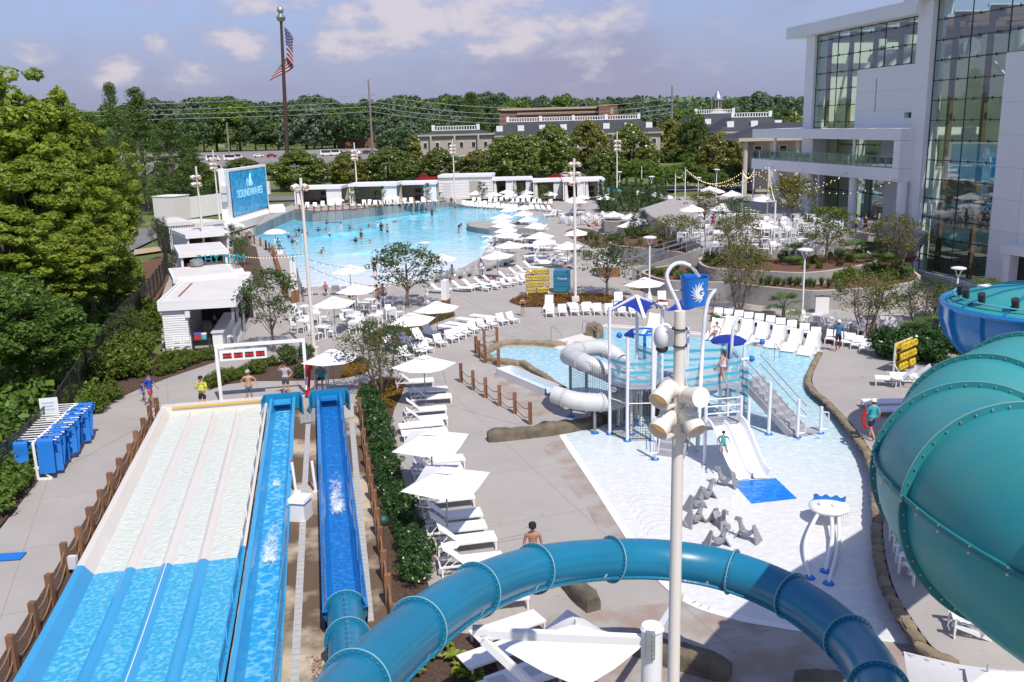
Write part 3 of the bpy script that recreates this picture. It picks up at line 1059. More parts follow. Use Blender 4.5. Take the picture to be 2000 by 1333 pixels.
for(pa,pb,wd)in(((602,830),(575,1340),.22),((687,825),(722,1215),.24)):
 a,b=G(*pa),G(*pb)
 g=thing('drain_channel','pale slotted drain strip in the slab %s'%('between the two speed slides' if wd<.23 else 'right of the deep blue slide'),'drain',(a.x,a.y,0))
 mb=MB()
 mb.beam(Vector((0,0,.02)),b-a+Vector((0,0,.02)),wd,.04)
 obj('frame',mb,M_grate,g)
 mb=MB()
 n=int((b-a).length/.3)
 for i in range(n):
  c=(b-a)*((i+.5)/n)
  mb.box((c.x,c.y,.042),(wd*.8,.03,.006),atan2((b-a).y,(b-a).x)+pi/2)
 obj('slots',mb,mat('slot_dark',(.33,.32,.3),.9),g,kind='stuff')
mb=MB()
gp=GS([(588,800),(627,796),(627,822),(586,828)],.03)
mb.poly(gp)
gr=obj('floor_grate',mb,M_grate,None,label='ribbed grey grating on the slab between the two slide ends',cat='grate')
mb=MB()
for i in range(16):
 mb.beam(gp[0].lerp(gp[1],(i+.5)/16)+Vector((0,0,.012)),gp[3].lerp(gp[2],(i+.5)/16)+Vector((0,0,.012)),.03,.02)
obj('bars',mb,M_galv,gr,kind='stuff')
gp=GS([(672,790),(690,788),(692,815),(672,818)],.03)
obj('floor_grate',MB().poly(gp),M_grate,None,label='small grey grating right of the deep blue slide end',cat='grate')
bn=thing('storage_bin','white plastic storage bin standing between the two speed slides','bin',G(588,1012),-.2)
obj('body',MB().box((0,0,.36),(.62,.72,.72),taper=.94),M_plastic,bn)
obj('lid',MB().box((0,.0,.76),(.70,.80,.1),taper=.92),M_plastic,bn)
for(px,py,tp,lb)in((578,962,905,'left'),(617,962,902,'right')):
 g=G(px,py)
 s=thing('sensor_post','white pipe post with red tip beside the %s'%('light blue slide' if lb=='left' else 'deep blue slide'),'post',g)
 h=HT(g,tp)
 obj('pipe',MB().cyl((0,0,0),(-.1,.15,h),.06,.06,10),M_white,s,True)
 obj('tip',MB().cyl((-.1,.15,h),(-.1,.15,h+.05),.055,.05,10),mat('red_plastic',(.5,.02,.02),.4),s,True)
 obj('foot',MB().box((.05,0,.04),(.3,.12,.06)),M_white,s)
# ----
M_teal=glossy('teal_gelcoat',(.007,.19,.33),(.010,.16,.27),.34,.8,.2)
M_teal_g=glossy('sea_green_gelcoat',(.018,.29,.315),(.05,.30,.27),.48,.9,.05)
M_rib=glossy('teal_flange',(.006,.17,.29),None,.4)
M_edge=mat('pale_flange_edge',(.18,.42,.46),.5)
def frame(path,i):
 m=len(path)
 t=(path[min(i+1,m-1)]-path[max(0,i-1)]).normalized()
 s=t.cross(Vector((0,0,1))).normalized()
 return t,s,s.cross(t)
def ring(path,i,r,rf,mtl,parent,n=40,th=.07,bolts=28,medge=None,br=.018):
 t,s,u=frame(path,i)
 c=path[i]
 M=Matrix((s,u,t)).transposed()
 mb=MB()
 mb.lathe([(r*.97,-th/2),(rf,-th/2),(rf,th/2),(r*.97,th/2)],(0,0,0),n,0,M)
 mb.v=[(Vector(v)+c)[:]for v in mb.v]
 mb.f=mb.f[:-2]
 mb.mi=mb.mi[:-2]
 fl=obj('flange',mb,mtl,parent,True,angle=.5)
 mb=MB()
 for k in range(bolts):
  a=2*pi*k/bolts
  for sd in(-1,1):
   p=c+(s*cos(a)+u*sin(a))*((r+rf)/2)+t*sd*th/2
   mb.cyl(p,p+t*sd*br*1.6,br,br,6)
 obj('bolts',mb,M_steel,fl,kind='stuff')
 mb=MB()
 mb.tube([c+(s*cos(2*pi*k/n)+u*sin(2*pi*k/n))*rf for k in range(n)],th*.24,5,closed=True)
 obj('flange_edge',mb,medge or M_edge,fl,True)
def tubeslide(root,path,r,joints,mtl,n=36,rf=None,bolts=28,th=.07,seam=None,br=.018):
 cut=[0]+list(joints)+[len(path)-1]
 for a,b in zip(cut,cut[1:]):
  if b<=a:
   continue
  vs,fs=[],[]
  for i in range(a,b+1):
   t,s,u=frame(path,i)
   for k in range(n):
    an=2*pi*k/n
    vs.append(path[i]+(s*cos(an)+u*sin(an))*r)
  for i in range(b-a):
   for k in range(n):
    k2=(k+1)%n
    fs.append((i*n+k,(i+1)*n+k,(i+1)*n+k2,i*n+k2))
  obj('tube_segment',MB().add(vs,fs),mtl,root,True)
 for j in joints:
  ring(path,j,r,rf or r*1.14,M_rib,root,max(n,32),th,bolts,br=br)
 for an,step in(seam or[]):
  vs,fs=[],[]
  mbb=MB()
  for i in range(len(path)):
   t,s,u=frame(path,i)
   d_=s*cos(an)+u*sin(an)
   b_=t.cross(d_)
   for rr,ww in((r*.98,-.03),((rf or r*1.14)*.985,-.03),((rf or r*1.14)*.985,.03),(r*.98,.03)):
    vs.append(path[i]+d_*rr+b_*ww)
  for i in range(len(path)-1):
   for k in range(3):
    fs.append((i*4+k,i*4+k+1,(i+1)*4+k+1,(i+1)*4+k))
  sm=obj('seam_flange',MB().add(vs,fs),M_edge if False else M_rib,root)
  for p in along(path,step):
   i=min(range(len(path)),key=lambda q:(path[q]-p).length)
   t,s,u=frame(path,i)
   d_=s*cos(an)+u*sin(an)
   b_=t.cross(d_)
   c=p+d_*r*1.07
   for sd in(-1,1):
    mbb.cyl(c+b_*.03*sd,c+b_*(.03+br*1.5)*sd,br,br,6)
  obj('bolts',mbb,M_steel,sm,kind='stuff')
def P(px,py,zc):
 return Vector(CAM+ray(px,py)*zc)
LP=[(560,1500,10.6),(690,1345,13.0),(822,1222,15.4),(925,1155,17.3),(1048,1110,19.4),(1187,1093,21.0),(1312,1095,21.6),(1430,1117,21.3),(1552,1168,20.2),(1658,1250,18.4),(1716,1345,
 16.4),(1690,1470,14.6),(1560,1560,13.6)]
lp=along(spline([P(*a)for a in LP],8),n=97)
def near(path,px,py,zc):
 q=P(px,py,zc)
 return min(range(len(path)),key=lambda i:(path[i]-q).length)
lj=sorted(set(near(lp,*a)for a in[LP[1],LP[2],LP[3],LP[4],LP[5],LP[7],LP[8],LP[9],LP[10]]))
tl=thing('tube_slide','teal enclosed tube slide looping across the bottom of the view with bolted flanges','water slide',(0,0,0))
tubeslide(tl,lp,.47,lj,M_teal,36,.535,30,.055,[(-.62,.33)],.012)
for j in lj[1:6]:
 i=j-2
 t,s,u=frame(lp,i)
 d_=(s*cos(-.45)+u*sin(-.45))
 b_=t.cross(d_)
 c=lp[i]+d_*.478
 obj('sticker',MB().quad(c-t*.035-b_*.06,c+t*.035-b_*.06,c+t*.035+b_*.06,c-t*.035+b_*.06),M_white,tl)
fq=[UR*x2+UD*q+Vector((0,0,lift(q)+.48+(.0 if q>22 else(22-q)*.06)))for q in np.linspace(qt+.15,7,30)]
t2=thing('tube_slide','short straight teal tube running down into the deep blue trough','water slide',(0,0,0))
tubeslide(t2,fq,.50,[0,3,12,20],M_teal,32,.60,26,.055,[(pi/2,.3)],.012)
cpos=P(1273,1262,17.0)
ztop=P(1274,1222,17.0).z
su=thing('slide_support','white steel column with two angled arms bracing the teal loop','support',(cpos.x,cpos.y,0))
obj('column',MB().cyl((0,0,0),(0,0,ztop),.2,.2,20),M_white,su,True)
mb=MB().cyl((0,0,ztop),(0,0,ztop+.06),.23,.19,20)
obj('cap',mb,M_white,su,True)
tgt=P(938,1222,17.2)-Vector((cpos.x,cpos.y,0))
obj('arm',MB().beam((0,0,ztop-.25),tgt+Vector((0,0,-.15)),.16,.16),M_white,su)
obj('arm',MB().beam((0,0,ztop-3.6),tgt+Vector((.05,-.1,-.25)),.14,.14),M_white,su)
mb=MB()
mb.box((tgt.x,tgt.y,tgt.z-.1),(.3,.2,.12))
obj('saddle',mb,M_white,su)
t3=P(1330,1140,21.5)-Vector((cpos.x,cpos.y,0))
obj('arm',MB().beam((0,0,ztop-.3),t3+Vector((0,0,-.3)),.13,.13),M_white,su)
obj('clamp',MB().box((-.06,-.22,ztop-.22),(.16,.1,.55)),M_galv,su)
mb=MB()
for k in range(6):
 mb.cyl((-.02,-.27,ztop-.44+.09*k),(-.02,-.3,ztop-.44+.09*k),.02,.02,6)
obj('bolts',mb,M_steel,su,kind='stuff')
BP=[(2200,690,28.5),(2110,742,23.2),(2005,785,20.0),(1925,845,17.5),(1900,930,14.8),(2000,1015,12.0),(2225,1130,9.9),(2560,1225,8.8)]
bp=along(spline([P(*a)for a in BP]+[P(*BP[-1])+Vector((3.5,-3.5,-.3)),P(*BP[-1])+Vector((7,-9,-.5))],10),n=130)
R3=1.46
M_rib0=M_rib
M_rib=mat('dark_green_flange',(.014,.20,.21),.5,var=.2)
M_edge0,M_edge=M_edge,mat('worn_flange_edge',(.13,.30,.29),.6)
bj=[near(bp,*a)for a in BP[2:7]]
tb=thing('tube_slide','huge sea green raft tube curving down at the right edge','water slide',(0,0,0))
tubeslide(tb,bp,R3,bj,M_teal_g,64,R3*1.065,44,.06,[(.15,.5)],.015)
M_rib,M_edge=M_rib0,M_edge0
bc=P(2042,606,34.0)
bo=thing('bowl_slide','round blue slide bowl with a sea green domed lid at the right edge','water slide',(bc.x,bc.y,0))
RB=3.5
zb=bc.z
prof=[(1.6,zb-2.1),(2.7,zb-1.75),(3.25,zb-1.1),(RB-.03,zb-.4),(RB,zb+.15)]
obj('bowl',MB().lathe(prof,(0,0,0),40),glossy('royal_blue_gelcoat',(.010,.16,.44),(.02,.22,.5),.3),bo,True)
for k in range(14):
 mb=MB()
 a=2*pi*k/14
 pts=[Vector((cos(a)*(r_+.06),sin(a)*(r_+.06),z_))for r_,z_ in prof[1:]]
 for p_,q_ in zip(pts,pts[1:]):
  mb.beam(p_,q_,.05,.16)
 obj('rib',mb,mat('mid_blue_gelcoat',(.02,.24,.55),.35),bo)
obj('rim',MB().tube([Vector((cos(2*pi*k/40)*(RB+.05),sin(2*pi*k/40)*(RB+.05),zb+.2))for k in range(40)],.11,6,closed=True),glossy('royal_blue_gelcoat',(.01,.16,.44)),bo,True)
obj('lid',MB().lathe([(RB-.12,zb+.24),(RB*.8,zb+.5),(RB*.5,zb+.78),(.5,zb+.95),(.05,zb+.98)],(0,0,0),40),M_teal_g,bo,True)
for k in range(12):
 mb=MB()
 a=2*pi*k/12+.13
 pts=[Vector((cos(a)*r_,sin(a)*r_,z_+.02))for r_,z_ in((RB-.12,zb+.24),(RB*.8,zb+.5),(RB*.5,zb+.78),(.5,zb+.95))]
 for p_,q_ in zip(pts,pts[1:]):
  mb.beam(p_,q_,.09,.07)
 obj('lid_rib',mb,M_rib,bo)
obj('grab_rail',MB().tube([Vector((cos(a)*(RB-.35),sin(a)*(RB-.35),zb+.52))for a in np.linspace(2.2,5.2,24)],.03,6),M_edge,bo,True)
for k,a in enumerate((2.75,3.05,3.40,3.85)):
 fl=obj('floodlight',MB().cyl((cos(a)*(RB-.6),sin(a)*(RB-.6),zb+.5),(cos(a)*(RB-.6)-.1,sin(a)*(RB-.6)-.1,zb+.85),.12,.14,10),M_dark,bo,True)
b0=Vector((cos(2.3)*2.1,sin(2.3)*2.1,zb+.62))
obj('vent_box',MB().box(b0,(.7,.45,.18),.4),M_white,bo)
for k in range(5):
 a=2*pi*k/5+.6
 obj('leg',MB().cyl((cos(a)*2,sin(a)*2,0),(cos(a)*2,sin(a)*2,zb-1.4),.14,.14,12),M_white,bo,True)
i=50
t,s,u=frame(bp,i)
# ----
FA=Vector((35.86,78.95,0))
FD=Vector((-.1816,.9834,0)).normalized()
FN=Vector((-FD.y,FD.x,0))
if FN.x>0:
 FN=-FN
def fp(s,z,off=0.0):
 return FA+FD*s+FN*off+Vector((0,0,z))
def fac(px,py,off=0.0):
 r=Vector(ray(px,py))
 t=(FA+FN*off-Vector(CAM)).dot(FN)/r.dot(FN)
 p=Vector(CAM)+r*t
 return(p-FA).dot(FD),p.z
def fbox(mb,s0,s1,z0,z1,o0,o1,mi=0):
 pts=[fp(s,0,o)for s,o in((s0,o0),(s1,o0),(s1,o1),(s0,o1))]
 mb.prism(pts,z0,z1,mi,bottom=True)
 return mb
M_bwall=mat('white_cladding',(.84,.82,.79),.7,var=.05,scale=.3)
M_glass=bpy.data.materials.new('tinted_glass')
M_glass.use_nodes=True
_t=M_glass.node_tree
_g=nd(_t,'ShaderNodeBsdfGlossy',i_Roughness=.02)
_g.inputs['Color'].default_value=(.75,.82,.85,1)
_tr=nd(_t,'ShaderNodeBsdfTransparent')
_tr.inputs['Color'].default_value=(.66,.84,.79,1)
_lw=nd(_t,'ShaderNodeLayerWeight',i_Blend=.5)
_pw=nd(_t,'ShaderNodeMath',operation='POWER',n1=3.0)
lk(_t,_lw,'Facing',_pw,0)
_fr=nd(_t,'ShaderNodeMath',operation='MULTIPLY_ADD',n1=.55,n2=.2)
lk(_t,_pw,0,_fr,0)
_mm=nd(_t,'ShaderNodeMixShader')
lk(_t,_fr,0,_mm,0)
lk(_t,_tr,0,_mm,1)
lk(_t,_g,0,_mm,2)
lk(_t,_mm,0,_t.nodes['Material Output'],'Surface')
M_mull=mat('dark_mullion',(.035,.04,.045),.4)
M_brown=mat('brown_timber',(.17,.10,.065),.6,var=.2)
M_intw=mat('cream_interior',(.68,.68,.56),.8)
M_intd=mat('interior_floor',(.16,.15,.14),.8)
M_acry=mat('pale_truss',(.62,.64,.60),.5)
B=thing('resort_building','large white modern building with tall glass walls and a balcony at the right edge','building',FA)
def bpart(name,mb,m,parent=B,smooth=False):
 mb.v=[(v[0]-FA.x,v[1]-FA.y,v[2]-FA.z)for v in mb.v]if parent is B or True else mb.v
 return obj(name,mb,m,parent,smooth)
ROWS=[.25,1.62,3.24,4.86,6.46,8.06,9.66,11.30,12.93,14.55,16.15,17.75,19.35,20.98,22.6]
def curtain(s_edges,rows,off=-.05,mw=.07,name='curtain_wall',fins=True):
 cwb=MB()
 fbox(cwb,s_edges[0],s_edges[-1],rows[0]-.08,rows[0],off-.08,off+.06)
 cw=bpart(name,cwb,M_mull)
 for s in s_edges:
  m=MB()
  fbox(m,s-mw/2*.6,s+mw/2*.6,rows[0],rows[-1],off-.03,off+.05)
  bpart('mullion',m,M_mull,cw)
 for z in rows[1:]:
  m=MB()
  fbox(m,min(s_edges)+.02,max(s_edges)-.02,z-mw/2,z+mw/2,off-.06,off+.09)
  for k in range(2*(len(s_edges)-1)):
   s=s_edges[0]+(s_edges[-1]-s_edges[0])*(k+.5)/(2*(len(s_edges)-1))
   fbox(m,s-.06,s+.06,z-.12,z+.12,off+.091,off+.15)
  bpart('transom',m,M_mull,cw)
 for a,b in zip(s_edges,s_edges[1:]):
  for c,d in zip(rows,rows[1:]):
   m=MB().quad(fp(min(a,b)+.03,c+.03,off),fp(max(a,b)-.03,c+.03,off),fp(max(a,b)-.03,d-.03,off),fp(min(a,b)+.03,d-.03,off))
   bpart('pane',m,M_glass,cw)
 return cw
curtain([0.02,-4.28,-8.55],ROWS[:12])
curtain([0.02,-4.28,-8.55,-12.8,-17,-21.3],[17.8,19.35,20.98,22.6])
curtain([19.5,15.45,11.45],[12.4]+ROWS[8:12])
curtain([19.5,15.45,11.45,7.4,3.3,1.5],[17.8,19.35,20.98,21.6])
mb=MB()
fbox(mb,0.06,2.0,0,22.65,-.9,.45)
bpart('column',mb,M_bwall)
mb=MB()
fbox(mb,19.5,21.25,3.0,21.62,-1.6,.3)
bpart('column',mb,M_bwall)
mb=MB()
fbox(mb,1.2,23.9,21.63,22.78,-22,1.3)
bpart('roof',mb,M_bwall)
mb=MB()
fbox(mb,-26,3.4,22.66,24.2,-.3,1.0)
fbox(mb,-26,-.5,23.2,24.1,-20,-.31)
bpart('roof',mb,M_bwall)
sl0,zl0=fac(1709,220)
sl1,zl1=fac(1716,153)
sm0,zm0=fac(1768,231)
sm1,zm1=fac(1798,219)
sm1=max(sm1,2.001)
mb=MB()
sA,sB=min(sl0,sl1),max(sl0,sl1)
fbox(mb,sB,11.45,12.3,17.72,-.5,.12)
fbox(mb,sA,sB,12.3,min(zl0,zl1),-.5,.12)
fbox(mb,sA,sB,max(zl0,zl1),17.72,-.5,.12)
s2,s3=2.0,max(sm0,2.9)
fbox(mb,s3,sA,12.3,17.72,-.5,.12)
fbox(mb,s2,s3,12.3,zm0,-.5,.12)
fbox(mb,s2,s3,zm1,17.72,-.5,.12)
wl_=bpart('wall',mb,M_bwall)
for(a,b,c,d)in((sA,sB,min(zl0,zl1),max(zl0,zl1)),(s2,s3,zm0,zm1)):
 m=MB()
 fbox(m,a,b,c,d,-.42,-.36)
 wn_=bpart('window',m,mat('dark_glass',(.05,.10,.09),.1),wl_)
for zz in(13.9,15.6):
 m=MB()
 fbox(m,2.0,11.4,zz-.012,zz+.012,.1,.124)
 bpart('panel_joint',m,mat('joint_grey',(.5,.5,.5),.8),wl_)
mb=MB()
fbox(mb,-30,-8.6,0,17.75,-.6,.1)
w2_=bpart('wall',mb,M_bwall)
for ss in(-11.6,-14.6,-17.6):
 m=MB()
 fbox(m,ss-.012,ss+.012,.1,17.7,.08,.113)
 bpart('panel_joint',m,mat('joint_grey',(.5,.5,.5),.8),w2_)
for zz in(2.2,4.6,7.0,9.4,11.8,14.2):
 m=MB()
 fbox(m,-29,-8.62,zz-.012,zz+.012,.08,.112)
 bpart('panel_joint',m,mat('joint_grey',(.5,.5,.5),.8),w2_)
s0_,z0_=fac(1967,561,.9)
s1_=s0_-4
mb=MB()
fbox(mb,s0_,s0_+.7,0,3.2,.11,.9)
fbox(mb,s1_,s0_+.9,3.2,3.8,.11,1.1)
p_=bpart('porch',mb,M_bwall)
m=MB()
fbox(m,s1_,s0_,0,3.2,.105,.15)
bpart('doorway',m,mat('dark_doorway',(.025,.018,.015),.5),p_)
mb=MB()
fbox(mb,-8.6,.0,0,.22,-.1,.5)
bpart('sill',mb,M_bwall)
mb=MB()
fbox(mb,-26,21,0,.15,-24,-.3)
bpart('floor',mb,M_intd)
mb=MB()
fbox(mb,-26,21.2,.2,21.6,-15.5,-15)
fbox(mb,20.6,21.2,.2,21.6,-24.4,-1.7)
fbox(mb,-26,-25.5,.2,22.6,-24.4,-1)
bpart('inner_wall',mb,M_intw)
for s in(-1.2,-5.4,-9.8,-14,18.6,14.5,10.3,6.3,2.6):
 m=MB()
 z0=.2 if s<0 else 12.4
 if 2<s<12:
  z0=17.8
 fbox(m,s-.17,s+.17,z0,21.5,-1.1,-.75)
 bpart('timber_column',m,M_brown)
 m=MB()
 fbox(m,s-.22,s+.22,20.8,21.5,-24.3,-1.21)
 bpart('timber_beam',m,M_brown)
for k in range(5):
 m=MB()
 o=-4.5-k*4
 fbox(m,-25,20.5,21.0,21.3,o-.12,o+.12)
 bpart('purlin',m,M_brown)
mb=MB()
for k in range(5):
 o=-2.6-k*4
 mb.quad(fp(-25,21.62,o),fp(20,21.62,o),fp(20,21.62,o-3.4),fp(-25,21.62,o-3.4))
rp=[c for c in B.children if c.name.startswith('roof')]
rp[0].data=(lambda mm:mm)(MB().mesh('roof',M_bwall))
mb=MB()
fbox(mb,1.2,23.9,21.63,22.78,-2.2,1.3)
mb.v=[(v[0]-FA.x,v[1]-FA.y,v[2])for v in mb.v]
rp[0].data=mb.mesh('roof',M_bwall)
mb=MB()
fbox(mb,-26,3.4,22.66,24.2,-2.2,1.0)
mb.v=[(v[0]-FA.x,v[1]-FA.y,v[2])for v in mb.v]
rp[1].data=mb.mesh('roof',M_bwall)
mb=MB()
for s in np.arange(-24,22,4.2):
 fbox(mb,s-.1,s+.1,21.64,21.9,-24,-2.3)
bpart('skylight_bar',mb,M_acry)
for(z,s0,s1,o)in((18.8,1.5,16,-4.5),):
 m=MB().tube([fp(s,z+.1*sin(s),o)for s in np.linspace(s0,s1,20)],.85,16)
 bpart('duct',m,M_galv,B,True)
 m=MB()
 for s in np.arange(s0+1,s1,2.2):
  m.cyl(fp(s,z-.3,o+.7),fp(s,z-.9,o+1.3),.3,.34,10)
 bpart('duct_nozzle',m,M_galv,B)
tw=MB()
cs=[(-6.5,-5),(-6.5,-9),(-10.5,-5),(-10.5,-9)]
for s,o in cs:
 fbox(tw,s-.15,s+.15,.2,20.5,o-.15,o+.15)
for z in(5,9,13,16.5,20):
 for(a,b)in((0,1),(0,2),(2,3),(1,3)):
  tw.beam(fp(cs[a][0],z,cs[a][1]),fp(cs[b][0],z,cs[b][1]),.25,.3)
for z0,z1 in((5,9),(9,13),(13,16.5),(16.5,20)):
 tw.beam(fp(-6.5,z0,-5),fp(-10.5,z1,-5),.2,.2)
 tw.beam(fp(-6.5,z1,-5),fp(-6.5,z0,-9),.2,.2)
tw.beam(fp(-2,17.5,-4),fp(-8.5,11.5,-5),.22,.22)
bpart('steel_tower',tw,M_acry)
for(s,o,r)in((-2.8,-6,1.0),(-6.0,-7.5,.8),(16.2,-5,.9),(12.3,-6,1.2),(-3.8,-11,1.2)):
 m=MB().cyl(fp(s,.2,o),fp(s,20 if s<0 else 21,o),r,r*.7,18)
 bpart('round_column',m,M_intw,B,True)
m=MB().tube([fp(s,3.0+.15*s*0,-3.2-1.4*sin(s*.7))for s in np.linspace(-8.4,-.4,20)],.8,16)
bpart('inner_slide',m,mat('seafoam_gel',(.30,.52,.50),.3),B,True)
m=MB()
fbox(m,-7.8,-4.2,8.3,9.9,-3.2,-3.0)
fbox(m,-8.2,-3.9,5.4,6.0,-4,-3.3)
bpart('blue_chute',m,mat('pool_blue',(.02,.22,.55),.3),B)
m=MB()
fbox(m,-3.9,-2.4,6.6,9.9,-3.2,-3.05)
bpart('pale_screen',m,mat('pale_panel',(.55,.68,.74),.4),B)
m=MB()
fbox(m,-8.5,-.6,7.9,8.0,-12,-2.2)
bpart('gallery',m,M_intw,B)
BO=1.6
sR=1.5
sL=fac(1470,252,BO)[0]
mb=MB()
fbox(mb,sR,sL,11.3,12.25,-6,BO)
bpart('balcony_roof',mb,M_bwall)
mb=MB()
fbox(mb,sR,sL,7.75,8.88,-6,BO)
balc=bpart('balcony_slab',mb,M_bwall)
mb=MB()
fbox(mb,sR,sR+1.0,8.9,11.28,-2.0,BO)
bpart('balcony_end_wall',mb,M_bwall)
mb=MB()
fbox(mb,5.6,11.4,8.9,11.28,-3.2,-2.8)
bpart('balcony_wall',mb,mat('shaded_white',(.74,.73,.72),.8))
curtain([19.45,15.5,11.5],[8.95,10.6,11.25],-2.9)
curtain([5.5,4.0,2.6],[8.95,10.6,11.25],-2.9)
for px in(1513,1585,1668):
 s,z=fac(px,300,1.1)
 m=MB().cyl(fp(s,8.9,1.1),fp(s,11.28,1.1),.16,.16,12)
 bpart('balcony_post',m,M_bwall,B,True)
mb=MB()
ns=24
rl=MB()
fbox(rl,sR+1.0,sL,9.86,9.91,BO-.12,BO-.05)
rail=bpart('balcony_railing',rl,M_galv)
for k in range(ns+1):
 s=sR+1.0+(sL-sR-1.0)*k/ns
 m=MB()
 fbox(m,s-.03,s+.03,8.9,9.86,BO-.12,BO-.06)
 bpart('baluster',m,M_galv,rail)
 if k<ns:
  m=MB()
  s2_=sR+1.0+(sL-sR-1.0)*(k+1)/ns
  m.quad(fp(s+.06,9.0,BO-.09),fp(s2_-.06,9.0,BO-.09),fp(s2_-.06,9.8,BO-.09),fp(s+.06,9.8,BO-.09))
  bpart('glass_infill',m,M_glass,rail)
m=MB()
fbox(m,sL-.06,sL,8.9,9.9,-5.5,BO-.1)
bpart('side_railing',m,M_glass,rail)
ZB=3.6
for px,off in((1760,1.0),(1665,1.0),(1580,1.0),(1514,1.0)):
 s,z=fac(px,400,off)
 m=MB().cyl(fp(s,ZB-1.6,off),fp(s,7.74,off),.42,.42,18)
 bpart('round_column',m,M_bwall,B,True)
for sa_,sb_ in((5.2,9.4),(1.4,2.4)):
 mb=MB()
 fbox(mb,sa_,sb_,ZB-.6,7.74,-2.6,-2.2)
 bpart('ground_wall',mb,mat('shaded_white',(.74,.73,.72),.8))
curtain([5.15,3.8,2.45],[ZB-.4,6.2,7.2,7.7],-2.4)
curtain([21,18,15,12,9.45],[ZB-.4,5.9,7.7],-2.4)
mb=MB()
fbox(mb,1.4,21,ZB-.6,7.7,-9,-8.6)
bpart('inner_wall',mb,M_intd)
# ----
def planter(name,px,z,label,bed=M_soil,rim=.22,z0=-.1,sm=0,cat='planter',drop=.06):
 pts=GS(px,z)
 if sm:
  pts=spline(pts,sm,True)
 t=thing(name,label,cat,(0,0,0))
 obj('wall',MB().prism(pts,z0,z),M_conc,t,True,angle=.6)
 inn=inset(pts,rim)
 if bed:
  obj('soil',MB().poly([Vector((p.x,p.y,z+.012))for p in inn]),bed,t)
 mb=MB()
 k=len(pts)
 for i in range(k):
  j=(i+1)%k
  a,b,c,d=pts[i],pts[j],inn[j],inn[i]
  mb.quad(Vector((a.x,a.y,z+.05)),Vector((b.x,b.y,z+.05)),Vector((c.x,c.y,z+.05)),Vector((d.x,d.y,z+.05)))
  mb.quad(Vector((a.x,a.y,z-.02)),Vector((b.x,b.y,z-.02)),Vector((b.x,b.y,z+.05)),Vector((a.x,a.y,z+.05)))
  mb.quad(Vector((d.x,d.y,z+.05)),Vector((c.x,c.y,z+.05)),Vector((c.x,c.y,z-.02)),Vector((d.x,d.y,z-.02)))
 obj('coping',mb,mat('pale_coping',(.50,.45,.39),.8),t)
 return t
planter('planter',[(1256,530),(1271,541),(1303,549),(1366,552),(1420,553),(1480,560),(1568,568),(1600,569),(1660,566),(1730,561),(1780,553),(1798,543),(1788,532),(1740,500),(1500,500),
 (1330,516)],1.4,'long curved lower concrete planter wall with grass tufts facing the play pool',sm=4)
planter('planter',[(1364,508),(1369,518),(1390,525),(1440,528),(1508,532),(1568,534),(1620,530),(1680,520),(1712,511),(1710,505),(1680,488),(1560,480),(1400,488),(1375,498)],2.3,'upper curved concrete planter with mulch and small palms below the terrace',
 sm=4)
planter('planter',[(1200,466),(1190,474),(1200,480),(1240,484.5),(1285,488),(1346,495),(1380,484),(1360,466),(1300,452),(1240,452)],1.6,'round mulch planter at the left end of the terrace beside the stair',
 sm=3)
planter('planter',[(1176,429),(1180,433),(1235,436),(1290,438),(1290,425),(1230,420),(1185,422)],1.5,'low concrete planter behind the group of four umbrellas',None)
tr=thing('terrace','raised concrete dining terrace in front of the white building','terrace',(0,0,0))
tpts=GS([(1378,484),(1420,485),(1508,489),(1560,489),(1616,479),(1672,470)],3.0)
ext=[fp(3,0,-2.2),fp(30,0,-2.2),Vector((22,125,0)),Vector((16,112,0))]
obj('retaining_wall',MB().prism([Vector((p.x,p.y,0))for p in tpts]+ext,-.1,3.0),M_conc,tr)
up=GS([(1500,452),(1590,455),(1660,452),(1696,457),(1735,456),(1790,470)],ZB)
ext2=[fp(1.5,0,-2.1),fp(26,0,-2.1),Vector((27,118,0))]
obj('upper_slab',MB().prism([Vector((p.x,p.y,0))for p in up]+ext2,2.9,ZB),M_conc,tr)
obj('floor',MB().poly([Vector((p.x,p.y,3.006))for p in inset(tpts+ext,.25)]),M_deck,tr)
obj('floor',MB().poly([Vector((p.x,p.y,ZB+.006))for p in inset(up+ext2,.25)]),M_deck,tr)
rw=thing('stair_wall','sloping concrete wall of the stair climbing to the terrace','wall',(0,0,0))
a,b,c=G(1230,552),G(1378,530),G(1460,548)
a1,b1=G(1234,528,.9),G(1378,484,3.0)
mb=MB()
wd=Vector((.05,.25,0))
mb.add([Vector((a1.x,a1.y,0)),Vector((b1.x,b1.y,0)),b1,a1,Vector((a1.x,a1.y,0))+wd,Vector((b1.x,b1.y,0))+wd,b1+wd,a1+wd],[(0,1,2,3),(7,6,5,4),(3,2,6,7),(0,3,7,4),(1,5,6,2)])
obj('wall',mb,M_conc,rw)
mb=MB()
for i in range(14):
 t=(i+.5)/14
 p=Vector((a1.x,a1.y,0)).lerp(Vector((b1.x,b1.y,0)),t)+Vector((.1,1.3,0))
 mb.box((p.x,p.y,(t*2.9)/2),((b1-a1).length/14+.02,2.0,t*2.9),atan2(b1.y-a1.y,b1.x-a1.x))
obj('steps',mb,M_conc,rw)
def railing(name,pts,label,h=1.0,step=1.5,m=M_galv,rails=(1.0,.55),r=.035,cat='railing'):
 pts=[Vector(p)for p in pts]
 t=thing(name,label,cat,pts[0])
 o=pts[0]
 for rr in rails:
  obj('rail',MB().tube([p-o+Vector((0,0,h*rr))for p in pts],r,6),m,t,True)
 for p in along(pts,step):
  obj('post',MB().cyl(p-o,p-o+Vector((0,0,h)),r,r,6),m,t)
 return t
railing('stair_railing',[a1+Vector((0,.1,.1)),b1+Vector((0,.1,0))],'steel handrail on the sloping stair wall',1.0,1.6)
